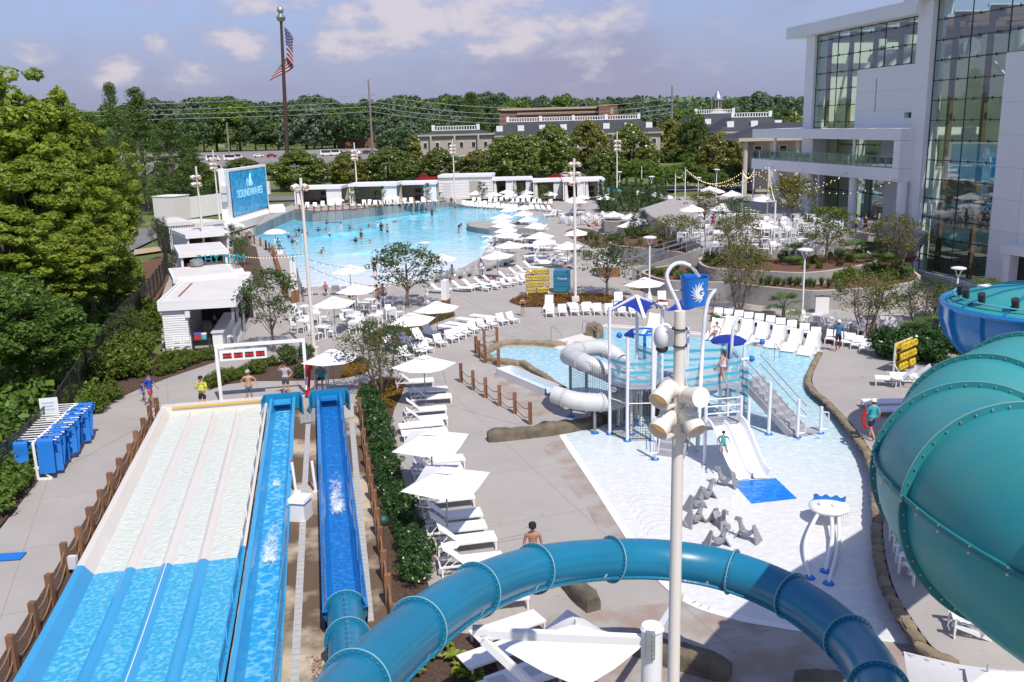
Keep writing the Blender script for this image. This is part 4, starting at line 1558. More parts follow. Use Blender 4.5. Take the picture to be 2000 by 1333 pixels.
railing('stair_railing',[a1+Vector((0,2.2,.1)),b1+Vector((0,2.2,0))],'steel handrail on the planter side of the stair',1.0,1.6)
railing('terrace_railing',[p+Vector((0,.15,0))for p in tpts],'thin steel railing along the front edge of the terrace',1.0,2.4)
railing('terrace_railing',[p+Vector((0,.15,0))for p in GS([(1660,453),(1696,457.5),(1735,456.5),(1770,464)],ZB)],'steel railing by the three people at the building corner',1.0,1.6)
railing('stair_railing',GS([(1632,488),(1672,470)],3.0)+GS([(1698,455)],ZB),'short diagonal handrail of the steps right of the terrace',1.0,2.0)
# ----
M_board=mat('grey_boardform',(.30,.31,.31),.8,var=.3,scale=2.0,stretch=(6,6,.6),rnd=.15)
wbase=[(500,462),(535,446),(571,429.5),(612,434),(650,431),(695,427),(767,418),(818,413),(872,404.5),(900,406),(930,407.5)]
whs=[1.2,1.3,1.4,1.4,1.35,1.3,1.25,1.15,.9,.5,.1]
pw=thing('pool_wall','grey board marked concrete wall round the deep end of the wave pool','wall',(0,0,0))
wp3=[Vector((*G(x,y).xy,h))for(x,y),h in zip(wbase,whs)]
pp_=along(wp3,1.25)
for a,b in zip(pp_,pp_[1:]):
 mb=MB()
 t=(b-a)
 nrm_=Vector((-t.y,t.x,0)).normalized()
 e=t*.02
 q=[a+e,b-e,b-e+nrm_*.3,a+e+nrm_*.3]
 mb.add([Vector((p.x,p.y,-.1))for p in q]+q,[(0,1,5,4),(1,2,6,5),(2,3,7,6),(3,0,4,7),(4,5,6,7)])
 obj('panel',mb,M_board,pw)
back=[Vector((p.x,p.y,p.z-.02))for p in wp3]
cab_deck=MB()
bk=[]
for p in back:
 bk+=[p,Vector((p.x-3+(2 if p.x>-20 else 0),p.y+17,p.z))]
cab_deck.add(bk,[(2*i,2*i+2,2*i+3,2*i+1)for i in range(len(back)-1)])
struct('cabana_deck',cab_deck,M_deck)
cab_bed=MB()
bk=[]
for p in back[2:9]:
 bk+=[Vector((p.x,p.y+.4,p.z+.02)),Vector((p.x,p.y+2.6,p.z+.02))]
cab_bed.add(bk,[(2*i,2*i+2,2*i+3,2*i+1)for i in range(6)])
struct('mulch_bed',cab_bed,M_soil)
def zcab(x):
 best=min(back,key=lambda p:abs(p.x-x))
 return best.z if x>back[2].x else 1.38
pen_px=[(911,437),(918,433.5),(940,432),(980,431.5),(1030,436),(1045,445),(1000,448),(955,448),(930,445),(914,442)]
pen=GS(pen_px,.7)
t=thing('pool_island','curved grey walled tip of deck jutting into the wave pool','wall',(0,0,0))
obj('wall',MB().prism(pen,-.1,.7),M_board,t)
obj('top',MB().poly([Vector((p.x,p.y,.706))for p in inset(pen,.3)]),M_deck,t)
# ----
zs=1.3
sa,sb=G(447,431,zs),G(526,408,zs)
zt=(HT(sa,332)+HT(sb,322))/2
sd=(sb-sa).normalized()
sn=Vector((sd.y,-sd.x,0))
wS=(sb-sa).length
ang=atan2(sd.y,sd.x)
scr=thing('video_screen','big white framed outdoor video screen showing blue water and lettering','screen',sa,ang)
mb=MB()
fw,fh=.75,zt-zs
mb.box((wS/2,.45,fh/2),(wS,.9,fh))
obj('frame',mb,M_bwall,scr)
def screenmat():
 m=bpy.data.materials.new('screen_picture')
 m.use_nodes=True
 t_=m.node_tree
 co=nd(t_,'ShaderNodeTexCoord')
 v=nd(t_,'ShaderNodeTexVoronoi',feature='DISTANCE_TO_EDGE',i_Scale=1.1)
 n=nd(t_,'ShaderNodeTexNoise',i_Scale=1.5,i_Detail=3.0)
 lk(t_,co,'Object',n,'Vector')
 mx=nd(t_,'ShaderNodeMix',data_type='VECTOR')
 mx.inputs['Factor'].default_value=.35
 lk(t_,co,'Object',mx,4)
 lk(t_,n,'Color',mx,5)
 lk(t_,mx,1,v,'Vector')
 r=nd(t_,'ShaderNodeMapRange',n1=.0,n2=.12,n3=1.0,n4=0.0)
 lk(t_,v,'Distance',r,0)
 c=nd(t_,'ShaderNodeMix',data_type='RGBA')
 lk(t_,r,0,c,'Factor')
 c.inputs['A'].default_value=(.0,.19,.46,1)
 c.inputs['B'].default_value=(.02,.36,.66,1)
 p=t_.nodes['Principled BSDF']
 p.inputs['Base Color'].default_value=(.01,.02,.03,1)
 p.inputs['Roughness'].default_value=.3
 lk(t_,c,'Result',p,'Emission Color')
 p.inputs['Emission Strength'].default_value=.8
 return m
x0,x1_,y0,y1=wS*.10,wS*.955,fh*.055,fh*.935
mb=MB()
mb.box(((x0+x1_)/2,-.06,(y0+y1)/2),(x1_-x0+.2,.10,y1-y0+.2))
dsp=obj('display_case',mb,M_dark,scr)
obj('display',MB().quad((x0,-.115,y0),(x1_,-.115,y0),(x1_,-.115,y1),(x0,-.115,y1)),screenmat(),scr)
def text(body,size,m,parent,loc,rot=(pi/2,0,0),ext=.01,name='lettering',sx=1.0,space=1.0):
 c=bpy.data.curves.new(name,'FONT')
 c.body=body
 c.size=size
 c.extrude=ext
 c.align_x='CENTER'
 c.space_character=space
 c.materials.append(m)
 tmp=bpy.data.objects.new(name,c)
 COL.objects.link(tmp)
 me=bpy.data.meshes.new_from_object(tmp.evaluated_get(bpy.context.evaluated_depsgraph_get()))
 bpy.data.objects.remove(tmp)
 o=bpy.data.objects.new(name,me)
 COL.objects.link(o)
 o['kind']='stuff'
 o.parent=parent
 o.location=loc
 o.rotation_euler=rot
 o.scale=(sx,1,1)
 return o
M_lett=mat('screen_letter',(.3,.5,.6),.5,emit=(.30,.60,.80,.62))
xm=(x0+x1_)/2
text('SOUNDWAVES',wS*.088,M_lett,scr,(xm,-.15,fh*.40),ext=.01,space=1.05)
def script_mark(sc,m,parent,c,name='emblem',rot=0):
 """flowing double stroke like a looped written S and w"""
 mb=MB()
 def q(pts,r):
  L=[Vector((c[0]+x*sc,c[1],c[2]+y*sc))for x,y in pts]
  L=spline(L,6)
  k=len(L)
  mb.tube(L,[r*sc*.75*(.35+.65*sin(pi*(i+.5)/k))for i in range(k)],5)
 q([(-.18,-.42),(-.5,-.38),(-.62,-.1),(-.4,.12),(-.2,-.05),(-.35,-.22)],.035)
 q([(-.3,-.42),(-.05,-.25),(.08,.2),(.25,.5),(.38,.35),(.2,.1),(.05,-.1),(-.02,-.4)],.05)
 q([(.05,-.42),(.2,-.2),(.3,.1),(.4,.12),(.32,-.2),(.36,-.42),(.55,-.35),(.66,-.15),(.5,-.05),(.46,-.2)],.04)
 return obj(name,mb,m,parent)
script_mark(wS*.105,M_lett,scr,(xm,-.14,fh*.72))
for x_,z_ in((-.35,.45),(-.3,.62),(wS+.35,.55),(wS+.35,.40)):
 obj('loudspeaker',MB().box((x_,.1,fh*z_),(.6,.7,1.0)),mat('pale_grey',(.6,.6,.6),.6),scr)
pl=thing('stage_wall','low white stage ledge running under the video screen to the pool corner','wall',(0,0,0))
pts=GS([(440,442),(462,436),(558,407),(548,400),(520,405),(430,432)],zs)
obj('ledge',MB().prism(pts,.2,zs+.02),M_bwall,pl)
pts=GS([(526,409),(557,407),(553,399),(524,401)],1.9)
obj('block',MB().prism(pts,zs,1.95),M_bwall,pl)
pw2=thing('panel_wall','long white panelled wall running left from the video screen','wall',(0,0,0))
a,b=G(352,430),G(455,414)
for i in range(9):
 p,q=a.lerp(b,(i+.03)/9),a.lerp(b,(i+.97)/9)
 obj('panel',MB().beam(p+Vector((0,0,1.7)),q+Vector((0,0,1.7)),.25,3.4),M_bwall,pw2)
bx=thing('utility_block','plain white block at the left end of the panelled wall','building',G(345,432))
bx.rotation_euler.z=atan2((b-a).y,(b-a).x)
obj('wall',MB().box((1.6,2,1.9),(3.8,4,3.8)),mat('warm_white_wall',(.70,.66,.62),.8),bx)
obj('roof',MB().box((1.6,2,3.84),(4.0,4.2,.1)),M_bwall,bx)
# ----
M_side=mat('white_clapboard',(.76,.75,.73),.55,rnd=.05)
M_roofm=mat('cream_roof_membrane',(.70,.66,.62),.7,var=.12,scale=.6)
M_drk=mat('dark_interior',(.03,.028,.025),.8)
M_bwood=mat('brown_slat_wood',(.13,.075,.05),.6,var=.3,scale=4)
def quadframe(a,b,depth):
 """local frame with x along a-b, y pointing away from the viewer"""
 t=(b-a)
 ang_=atan2(t.y,t.x)
 return t.xy.length,ang_
g0_=G(325,692)
g1_=G(465,683)
W_,BA_=quadframe(g0_,g1_,0)
H_=HT(g0_,592)
Dp=(G(331,543,H_)-G(311,592,H_)).length
bar=thing('poolside_bar','white poolside bar with clapboard end wall, flat roof and open counter side','bar',(g0_.x,g0_.y,0),BA_)
wl1=W_*.34
wallp=obj('wall',MB().box((wl1/2,.32,H_/2-.2),(wl1-.02,.5,H_-.4)),M_side,bar)
nb=19
for i in range(nb):
 z0=.05+i*(H_-.5)/nb
 hgt=(H_-.5)/nb
 mb=MB()
 mb.add([(0,.03,z0),(wl1,.03,z0),(wl1,.07,z0+hgt-.012),(0,.07,z0+hgt-.012),(0,.08,z0),(wl1,.08,z0)],[(0,1,2,3),(4,5,1,0)])
 obj('plank',mb,M_side,wallp)
obj('side_wall',MB().box((.12,Dp/2+.3,H_/2-.2),(.24,Dp-.6,H_-.4)),M_side,bar)
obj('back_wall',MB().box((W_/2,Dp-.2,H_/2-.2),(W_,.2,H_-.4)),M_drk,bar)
obj('divider',MB().box((wl1-.1,Dp*.3,H_/2-.2),(.15,Dp*.45,H_-.4)),mat('grey_shelf',(.2,.2,.2),.7),bar)
obj('floor',MB().box((W_/2,Dp/2,.01),(W_,Dp,.03)),M_conc,bar)
obj('roof',MB().box((W_/2,Dp/2,H_-.25),(W_+.35,Dp+.35,.5)),M_white,bar)
obj('roof_deck',MB().box((W_/2,Dp/2,H_+.005),(W_-.1,Dp-.1,.03)),M_roofm,bar)
for(cx_,cy_,sx_,sy_)in((W_/2,-.1,W_+.35,.15),(W_/2,Dp+.1,W_+.35,.15),(-.1,Dp/2,.15,Dp+.05),(W_+.1,Dp/2,.15,Dp+.05)):
 obj('parapet',MB().box((cx_,cy_,H_+.06),(sx_,sy_,.14)),M_white,bar)
obj('roof_slot',MB().box((W_*.18,Dp*.42,H_+.03),(.14,Dp*.5,.03)),mat('rust_stain',(.28,.13,.08),.8),bar)
for y_ in(.15,Dp*.5):
 obj('post',MB().box((W_-.12,y_,H_/2-.25),(.16,.16,H_-.5)),M_galv,bar)
obj('counter',MB().box((W_*.72,Dp*.34,.55),(.62,Dp*.62,1.1)),M_white,bar)
obj('counter_top',MB().box((W_*.72,Dp*.34,1.12),(.78,Dp*.64,.05)),mat('grey_counter',(.62,.62,.63),.4),bar)
obj('menu_board',MB().box((W_*.62,Dp-.4,1.9),(1.5,.06,.8)),mat('pale_grey',(.6,.6,.6),.6),bar)
obj('meter_box',MB().box((wl1+.05,-.02,H_*.76),(.28,.16,.45)),M_white,bar)
Mb=bar.matrix_world
def inbar(x,y,z):
 return Vector((g0_.x+x*cos(BA_)-y*sin(BA_),g0_.y+x*sin(BA_)+y*cos(BA_),z))
def mk_stool():
 t=thing('bar_stool','','stool')
 obj('seat',MB().box((0,0,.76),(.40,.40,.05)),M_plastic,t)
 obj('backrest',MB().box((.19,0,1.0),(.04,.38,.36)),M_plastic,t)
 mb=MB()
 for sx_ in(-1,1):
  for sy_ in(-1,1):
   mb.cyl((sx_*.2,sy_*.2,0),(sx_*.17,sy_*.17,.75),.02,.02,5)
 obj('legs',mb,M_plastic,t,kind='stuff')
 obj('footrest',MB().tube([(-.19,-.19,.3),(.19,-.19,.3),(.19,.19,.3),(-.19,.19,.3)],.015,5,closed=True),M_plastic,t)
 return t
stool=Proto(mk_stool)
for i in range(6):
 stool.put(inbar(W_*.72+.75,Dp*.06+i*.78,0),BA_,'%s white bar stool from the front along the poolside bar counter'%ORD[i],'bar stools along the poolside counter')
for i in range(2):
 t=thing('folded_chair','%s white folded chair leaning on the clapboard wall'%('left' if i==0 else 'right'),'chair',inbar(.75+.62*i,-.32,0),BA_,'folded chairs leaning on the bar')
 obj('frame',MB().tube([(-.22,-.1,0),(-.2,.25,1.1),(.2,.25,1.1),(.22,-.1,0)],.025,6),M_plastic,t)
 for k in range(4):
  obj('slat',MB().box((0,.0+.06*k,.35+.2*k),(.4,.02,.1)),M_plastic,t)
t=thing('side_stand','black serving stand at the end of the bar counter','table',inbar(W_*.5,.0,0),BA_)
obj('top',MB().box((0,0,.8),(1.1,.55,.05)),M_dark,t)
for sx_ in(-.48,.48):
 obj('leg',MB().box((sx_,0,.4),(.05,.45,.78)),M_dark,t)
t=thing('drink_cooler','red drinks cooler on the black serving stand','cooler',inbar(W_*.46,0,.83),BA_)
obj('body',MB().box((0,0,.17),(.42,.34,.34)),mat('cooler_red',(.45,.05,.05),.5),t)
obj('lid',MB().box((0,0,.37),(.44,.36,.06)),mat('cooler_blue',(.08,.12,.4),.5),t)
t=thing('drink_cooler','round teal and white drinks bucket on the black serving stand','cooler',inbar(W_*.54,0,.83),BA_)
obj('body',MB().lathe([(.17,0),(.19,.3)],(0,0,0),14),mat('cooler_teal',(.1,.5,.6),.5),t,True)
obj('lid',MB().lathe([(.2,.3),(.2,.36)],(0,0,0),14),M_white,t,True)
def shed(name,label,px_fl,px_fr,h_px,deep,roofcol=None,wallm=None,cat='cabana',open_front=True,stripes=0,z=0.0,slats=False,overhang=.3):
 a_,b_=G(*px_fl,z),G(*px_fr,z)
 w_,an_=quadframe(a_,b_,0)
 h_=HT(Vector((a_.x,a_.y,0)),h_px)-z
 t_=thing(name,label,cat,a_,an_)
 rm=roofcol or M_white
 wm=wallm or M_side
 obj('roof',MB().box((w_/2,deep/2,h_-.2),(w_+overhang,deep+overhang,.4)),rm,t_)
 obj('roof_deck',MB().box((w_/2,deep/2,h_+.02),(w_-.2,deep-.2,.03)),M_roofm,t_)
 obj('side_wall',MB().box((.1,deep/2,h_/2-.2),(.2,deep-.1,h_-.4)),wm,t_)
 obj('side_wall',MB().box((w_-.1,deep/2,h_/2-.2),(.2,deep-.1,h_-.4)),wm,t_)
 obj('back_wall',MB().box((w_/2,deep-.1,h_/2-.2),(w_-.4,.2,h_-.4)),M_bwood,t_)
 if not open_front:
  obj('front_wall',MB().box((w_/2,.1,h_/2-.2),(w_-.4,.16,h_-.4)),wm,t_)
 if stripes:
  for i in range(stripes):
   obj('slat',MB().box((w_*(i+.5)/stripes,-.0,h_/2-.2),(w_/stripes*.45,.12,h_-.42)),M_white,t_)
 return t_,w_,h_
shed('lettered_bar','low white bar with teal rooftop lettering behind the front bar',(352,640),(468,628),543,5.0,cat='bar',open_front=True)
c_,cw_,ch_=shed('cabana','flat roofed white cabana behind the lettered bar',(360,570),(450,562),495,6.5)
obj('slat_screen',MB().box((cw_/2,.05,ch_*.36),(cw_-.9,.1,ch_*.72)),M_bwood,c_)
shed('cabana','second flat roofed white cabana nearer the video screen',(372,530),(452,522),459,7)
shed('pavilion','white pavilion with dark striped side wall left of the cabanas',(334,494),(378,490),436,7,M_roofm,cat='pavilion',open_front=False,stripes=14,wallm=M_drk)
shed('storage_shed','low flat roofed white shed beside the stage ledge',(385,478),(440,470),437,5,M_roofm,cat='shed',open_front=False)
ra_,rb_=G(405,520,3.1),G(462,518,3.1)
sg=thing('roof_sign','teal block letters spelling RHYTHM on a thin frame above the bar','sign',ra_,atan2((rb_-ra_).y,(rb_-ra_).x))
M_tl=mat('teal_letter',(.02,.32,.38),.5)
text('RHYTHM',.95,M_tl,sg,((rb_-ra_).length/2,-.05,.25),ext=.05,sx=1.0)
obj('frame',MB().beam((0,0,.15),((rb_-ra_).length,0,.15),.08,.08),M_galv,sg)
for f_ in(.02,.5,.98):
 obj('strut',MB().beam(((rb_-ra_).length*f_,0,-.3),((rb_-ra_).length*f_,0,.2),.06,.06),M_galv,sg)
aw=thing('awning','sloping white canvas awning of the lettered bar','awning',G(455,560,2.6))
o_=G(455,560,2.6)
pts=[p-o_ for p in(G(450,527,3.0),G(474,524,3.0),G(490,556,2.5),G(455,560,2.5))]
obj('canvas',MB().quad(*pts),M_fabric,aw)
obj('valance',MB().quad(pts[3],pts[2],pts[2]-Vector((0,0,.3)),pts[3]-Vector((0,0,.3))),M_fabric,aw)
vt=thing('roof_vent','round steel exhaust fan on the bar roof','vent',G(386,532,3.2))
obj('drum',MB().lathe([(.35,0),(.35,.5),(.5,.55),(.5,.9),(.3,1.0)],(0,0,0),16),M_galv,vt,True)
def cabana(px0,px1,yb,yt,label,kind='open',z=None,deep=5.0):
 zz=z if z is not None else zcab(G(px0,yb,1.2).x)
 a_,b_=G(px0,yb,zz),G(px1,yb-2,zz)
 w_,an_=quadframe(a_,b_,0)
 h_=HT(Vector((a_.x,a_.y,0)),yt)-zz
 t_=thing('cabana',label,'cabana',a_,an_,'cabanas along the far side of the wave pool')
 obj('roof',MB().box((w_/2,deep/2,h_-.22),(w_+.2,deep+.5,.44)),M_white,t_)
 if kind=='solid':
  obj('wall',MB().box((w_/2,deep/2,h_/2-.22),(w_,deep,h_-.44)),M_side,t_)
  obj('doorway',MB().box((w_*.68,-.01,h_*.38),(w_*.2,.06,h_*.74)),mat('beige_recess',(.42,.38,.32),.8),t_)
  obj('door',MB().box((w_*.16,-.01,h_*.36),(w_*.14,.06,h_*.66)),mat('pale_grey',(.6,.6,.6),.6),t_)
  for i in range(7):
   obj('plank',MB().box((w_/2,-.03,.25+i*(h_-.6)/7),(w_,.04,.03)),mat('joint_grey',(.5,.5,.5),.8),t_)
  return t_
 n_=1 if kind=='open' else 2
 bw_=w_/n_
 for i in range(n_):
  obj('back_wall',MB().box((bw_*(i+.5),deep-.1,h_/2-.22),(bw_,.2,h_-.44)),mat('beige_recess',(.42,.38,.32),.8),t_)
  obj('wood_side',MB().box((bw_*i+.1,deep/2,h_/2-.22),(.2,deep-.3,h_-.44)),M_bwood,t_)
  obj('white_panel',MB().box((bw_*(i+.84),.12,h_/2-.22),(bw_*.32,.16,h_-.44)),M_side,t_)
  obj('post',MB().box((bw_*i+.1,.0,h_/2-.22),(.18,.18,h_-.44)),M_white,t_)
  cm=MB()
  for k in range(7):
   cm.cyl((bw_*i+.35+.09*k,.15+.06*(k%2),.1),(bw_*i+.35+.05*k,.15+.06*(k%2),h_-.45),.07,.05,6)
  obj('curtain',cm,M_fabric,t_,True)
  obj('tv',MB().box((bw_*(i+.48),deep-.35,1.6),(1.1,.08,.65)),M_dark,t_)
  obj('cabinet',MB().box((bw_*(i+.48),deep-.5,.45),(1.2,.5,.8)),M_bwood,t_)
 return t_
cabana(577,668,402,366,'far cabana just right of the video screen','open')
cabana(684,776,402,360,'far cabana third from the tall white block, left of the pair','open')
cabana(776,853,396,357,'far cabana next to the tall white block on its left','open')
cabana(858,961,390,343,'tall white closed block between the rows of far cabanas','solid',.5,6)
cabana(962,1040,389,349,'far cabana next to the tall white block on its right','double',.3)
cabana(1042,1100,390,352,'far cabana with dark wood inside left of the far bar','open',.2)
cb=cabana(1100,1181,392,351,'long far bar under a flat white roof at the right end of the cabanas','double',.2,7)
t=thing('kiosk','small grey kiosk with lifted service hatch near the far bar','kiosk',G(1176,412),.1)
obj('body',MB().box((1.2,1,1.3),(2.4,2,2.6)),mat('grey_kiosk',(.25,.27,.29),.6),t)
obj('hatch',MB().beam((0,-.1,1.5),(-.2,-1.6,2.5),2.2,.06,(0,1,0)),M_galv,t)
obj('counter',MB().box((1.2,-.2,1.0),(2.2,.4,.06)),M_white,t)
t=thing('banner','turquoise banner panel above the parked white van','banner',G(1185,402),.1)
obj('panel',MB().box((1,0,2.4),(2.6,.08,.5)),mat('teal_letter',(.02,.32,.38),.5),t)
obj('post',MB().cyl((0,0,0),(0,0,2.3),.04,.04,6),M_galv,t)
# ----
def rope_fence(name,label,bases,h,z=0.0,r=.09,sq=True,dip=.22,levels=(.75,.35)):
 t_=thing(name,label,'fence',bases[0])
 o_=Vector(bases[0])
 pm=MB().box((0,0,h/2),(2*r,2*r,h),0).mesh('post',M_wood)
 cm=MB().box((0,0,h+.004),(2*r-.02,2*r-.02,.012)).mesh('post_cap',mat('weathered_top',(.30,.22,.15),.8))
 for i,p in enumerate(bases):
  q_=bpy.data.objects.new('post',pm)
  COL.objects.link(q_)
  q_.parent=t_
  q_.location=Vector(p)-o_
  q_.rotation_euler.z=.05*sin(i*2.1)
  if i:
   a_,b_=Vector(bases[i-1])-o_,Vector(p)-o_
   for lv in levels:
    mb_=MB()
    mb_.tube([a_.lerp(b_,k/8)+Vector((0,0,h*lv-dip*(1-(2*k/8-1)**2)))for k in range(9)],.022,5)
    obj('rope',mb_,M_rope,t_,True)
 return t_
left_b=GS([(309,818),(296,834.5),(284,860),(270,887),(258,914),(238,944),(220,974),(202,1010),(181,1046),(160,1087),(132,1120),(104,1185),(73,1243),(31,1312),(-20,1390)])
rope_fence('rope_fence','cedar post and rope fence between the left path and the mat racer',left_b,1.05)
tops=[(704,745),(702,777),(706,800),(710,838),(714,868),(719,896),(724,928),(730,958),(736,993),(742,1030),(749,1076),(757,1122),(769,1180)]
rb=[Vector((*G(x,y,1.0).xy,0))for x,y in tops]
rope_fence('rope_fence','cedar post and rope fence between the deep blue slide and the hedge',rb,1.0)
mid_b=GS([(901,747),(924.5,762),(949,777),(976,793),(1006,808),(1036,829)])
rope_fence('rope_fence','cedar post and rope fence guarding the white water chute',mid_b,1.05)
rope_fence('rope_fence','short cedar rope fence standing round the small landing pool',GS([(971,671),(946,677),(930,690),(936,699),(948,709),(974,716)]),1.05)
wfl=[(482,470),(497,477),(509,481),(520,487),(527,493),(533,500)]
rope_fence('rope_fence','brown rope fence at the left corner of the wave pool',GS(wfl),1.05)
lg=along(GS([(533,497),(540,520),(548,545),(555,570),(562,588)]),.75)
t=thing('post_fence','tight row of brown timber posts along the left side of the wave pool','fence',lg[0])
pm=MB().box((0,0,.5),(.2,.2,1.0)).mesh('post',M_wood)
for p in lg:
 q=bpy.data.objects.new('post',pm)
 COL.objects.link(q)
 q.parent=t
 q.location=p-lg[0]
obj('rail',MB().tube([p-lg[0]+Vector((.0,0,.7))for p in lg],.03,5),M_rope,t)
fr=[]
for px in range(585,870,14):
 p=min(back,key=lambda q_:abs(pix(q_)[0]-px))
 k=0
 for a_,b_ in zip(back[1:],back[2:]):
  xa,xb=pix(a_)[0],pix(b_)[0]
  if xa<=px<=xb:
   fr.append(a_.lerp(b_,(px-xa)/(xb-xa))+Vector((0,.25,.02)))
rope_fence('rope_fence','brown rope fence along the top of the far wave pool wall',fr,1.0,r=.1)
dk_=GS([(-30,1000),(45,935),(110,860),(150,790),(180,742),(212,690),(250,640),(290,600),(320,555),(330,520),(318,495)])
fe=thing('mesh_fence','black mesh fence with posts along the edge of the woods','fence',dk_[0])
M_net=bpy.data.materials.new('black_mesh')
M_net.use_nodes=True
_t=M_net.node_tree
_p=_t.nodes['Principled BSDF']
_p.inputs['Base Color'].default_value=(.012,.012,.012,1)
_co=nd(_t,'ShaderNodeTexCoord')
def netalpha(t_,p_,co,scale,thick):
 """square wire pattern as cut-out"""
 sep=nd(t_,'ShaderNodeSeparateXYZ')
 lk(t_,co,'UV',sep,0)
 outs=[]
 for ax in(0,1):
  m1=nd(t_,'ShaderNodeMath',operation='MULTIPLY',n1=scale)
  lk(t_,sep,ax,m1,0)
  m2=nd(t_,'ShaderNodeMath',operation='FRACT')
  lk(t_,m1,0,m2,0)
  m3=nd(t_,'ShaderNodeMath',operation='LESS_THAN',n1=thick)
  lk(t_,m2,0,m3,0)
  outs.append(m3)
 mx_=nd(t_,'ShaderNodeMath',operation='MAXIMUM')
 lk(t_,outs[0],0,mx_,0)
 lk(t_,outs[1],0,mx_,1)
 lk(t_,mx_,0,p_,'Alpha')
netalpha(_t,_p,_co,8.0,.42)
def uvgrid(name,pts_rows,m,parent,per=1.0):
 """surface through rows of points with UVs measured in metres"""
 nr,nc=len(pts_rows),len(pts_rows[0])
 vs=[p for r_ in pts_rows for p in r_]
 fs=[(i*nc+j,i*nc+j+1,(i+1)*nc+j+1,(i+1)*nc+j)for i in range(nr-1)for j in range(nc-1)]
 me=MB().add(vs,fs).mesh(name,m,True)
 uv=me.uv_layers.new(name='UVMap')
 U=np.zeros((nr,nc))
 V=np.zeros((nr,nc))
 P3=np.array([[tuple(p)for p in r_]for r_ in pts_rows])
 U[:,1:]=np.cumsum(np.linalg.norm(P3[:,1:]-P3[:,:-1],axis=2),axis=1)
 V[1:,:]=np.cumsum(np.linalg.norm(P3[1:]-P3[:-1],axis=2),axis=0)
 for l in me.loops:
  i,j=divmod(l.vertex_index,nc)
  uv.data[l.index].uv=(U[i,j]/per,V[i,j]/per)
 return obj(name,me,None,parent)
uvgrid('mesh',[[p-dk_[0]+Vector((0,0,z_))for p in along(dk_,1.2)]for z_ in(.05,1.9)],M_net,fe)
for p in along(dk_,2.6):
 obj('post',MB().box((*(p-dk_[0]).xy,1.0),(.09,.09,2.05)),M_dark,fe)
obj('rail',MB().tube([p-dk_[0]+Vector((0,0,1.9))for p in dk_],.03,5),M_dark,fe)
a_=GS([(572,517),(582,545),(590,575),(594,590)])
t=thing('net_barrier','low grey net barrier at the shallow left corner of the wave pool','barrier',a_[0])
uvgrid('net',[[p-a_[0]+Vector((0,0,z_))for p in a_]for z_ in(.05,.9)],M_net,t)
for p in a_:
 obj('post',MB().cyl(p-a_[0],p-a_[0]+Vector((0,0,1.0)),.05,.05,8),M_galv,t)
for px,py,tp in((575,592,510),(581,590,512)):
 g=G(px,py)
 t=thing('marker_post','%s white square post of the pair at the wave pool corner'%('left' if px<578 else 'right'),'post',g)
 h_=HT(g,tp)
 obj('post',MB().box((0,0,h_/2),(.22,.22,h_)),M_white,t)
 obj('foot',MB().box((0,0,.5),(.3,.3,1.0)),M_wood,t)
# ----
ga,gb=G(433,786),G(601,772)
gz=HT(ga,680)
gt=thing('start_gate','white steel gate with a row of four red digit displays over the racer finish','gate',ga,atan2((gb-ga).y,(gb-ga).x))
gw=(gb-ga).length
for x_ in(0,gw):
 obj('post',MB().box((x_,0,gz/2),(.16,.16,gz)),M_white,gt)
 obj('base_plate',MB().box((x_,0,.03),(.5,.3,.06)),M_white,gt)
obj('beam',MB().box((gw/2,0,gz+.08),(gw+.16,.16,.16)),M_white,gt)
db=obj('display_board',MB().box((gw*.3,-.02,gz-.42),(gw*.54,.22,.52)),M_white,gt)
M_led=mat('red_digits',(.05,.0,.0),.4,emit=(.9,.03,.02,1.2))
for i in range(4):
 xx=gw*(.12+.125*i)
 obj('display',MB().box((xx,-.14,gz-.42),(gw*.1,.03,.26)),mat('black_display',(.012,.005,.005),.3),gt)
 text('00.00',.2,M_led,gt,(xx,-.165,gz-.49),name='digits',ext=.003)
# ----
def lamp_pole(px,py,ytop,label,heads=3,r=.11,m=M_cream,size=.34,z=0.0,rows=None,facing=(-.1,-1)):
 g_=G(px,py,z)
 h_=HT(Vector((g_.x,g_.y,0)),ytop)-z
 t_=thing('light_pole',label,'light pole',g_)
 obj('pole',MB().cyl((0,0,0),(0,0,h_),r*1.15,r*.8,12),m,t_,True)
 obj('base',MB().box((0,0,.25),(.55,.55,.5)),M_cream,t_)
 for rr in(rows or[]):
  for sx_ in(-1,1):
   lamp(t_,Vector((sx_*r*1.2,-r,h_*rr)),Vector((sx_*.62,-.75,-.38)),size,m)
 return t_,h_
M_amber=mat('amber_lens',(.40,.22,.08),.3,emit=(1.0,.62,.25,.25))
M_bulb=mat('lit_lens',(.9,.85,.7),.3,emit=(1.0,.93,.75,2.2))
def lamp(par,c,d,size,m,lens=None):
 """a cylinder spotlight on a ball arm"""
 d=d.normalized()
 s_=d.cross(Vector((0,0,1))).normalized()
 u_=s_.cross(d)
 M_=Matrix((s_,u_,d)).transposed()
 mb_=MB()
 mb_.ell(c+Vector((d.x,d.y,0))*size*.3,size*.42,12,8)
 c2_=c+Vector((d.x,d.y,.1))*size*.7
 mb_.lathe([(size*.28,-size*.42),(size*.40,-size*.2),(size*.42,size*.45),(size*.48,size*.47),(size*.48,size*.85),(size*.43,size*.85),(size*.40,size*.5)],c2_,20,0,M_)
 mb_.f=mb_.f[:-1]
 mb_.mi=mb_.mi[:-1]
 l_=obj('lamp_head',mb_,m,par,True,angle=.6)
 mb_=MB()
 mb_.lathe([(size*.05,size*.5),(size*.41,size*.52)],c2_,20,0,M_)
 obj('lens',mb_,lens or M_amber,l_)
 obj('bracket',MB().box(c+Vector((d.x*size*.5,d.y*size*.5,-size*.75)),(size*1.1,size*.5,size*.08),atan2(d.y,d.x)),m,l_)
 return l_
pg=P(1322,960,12.0)
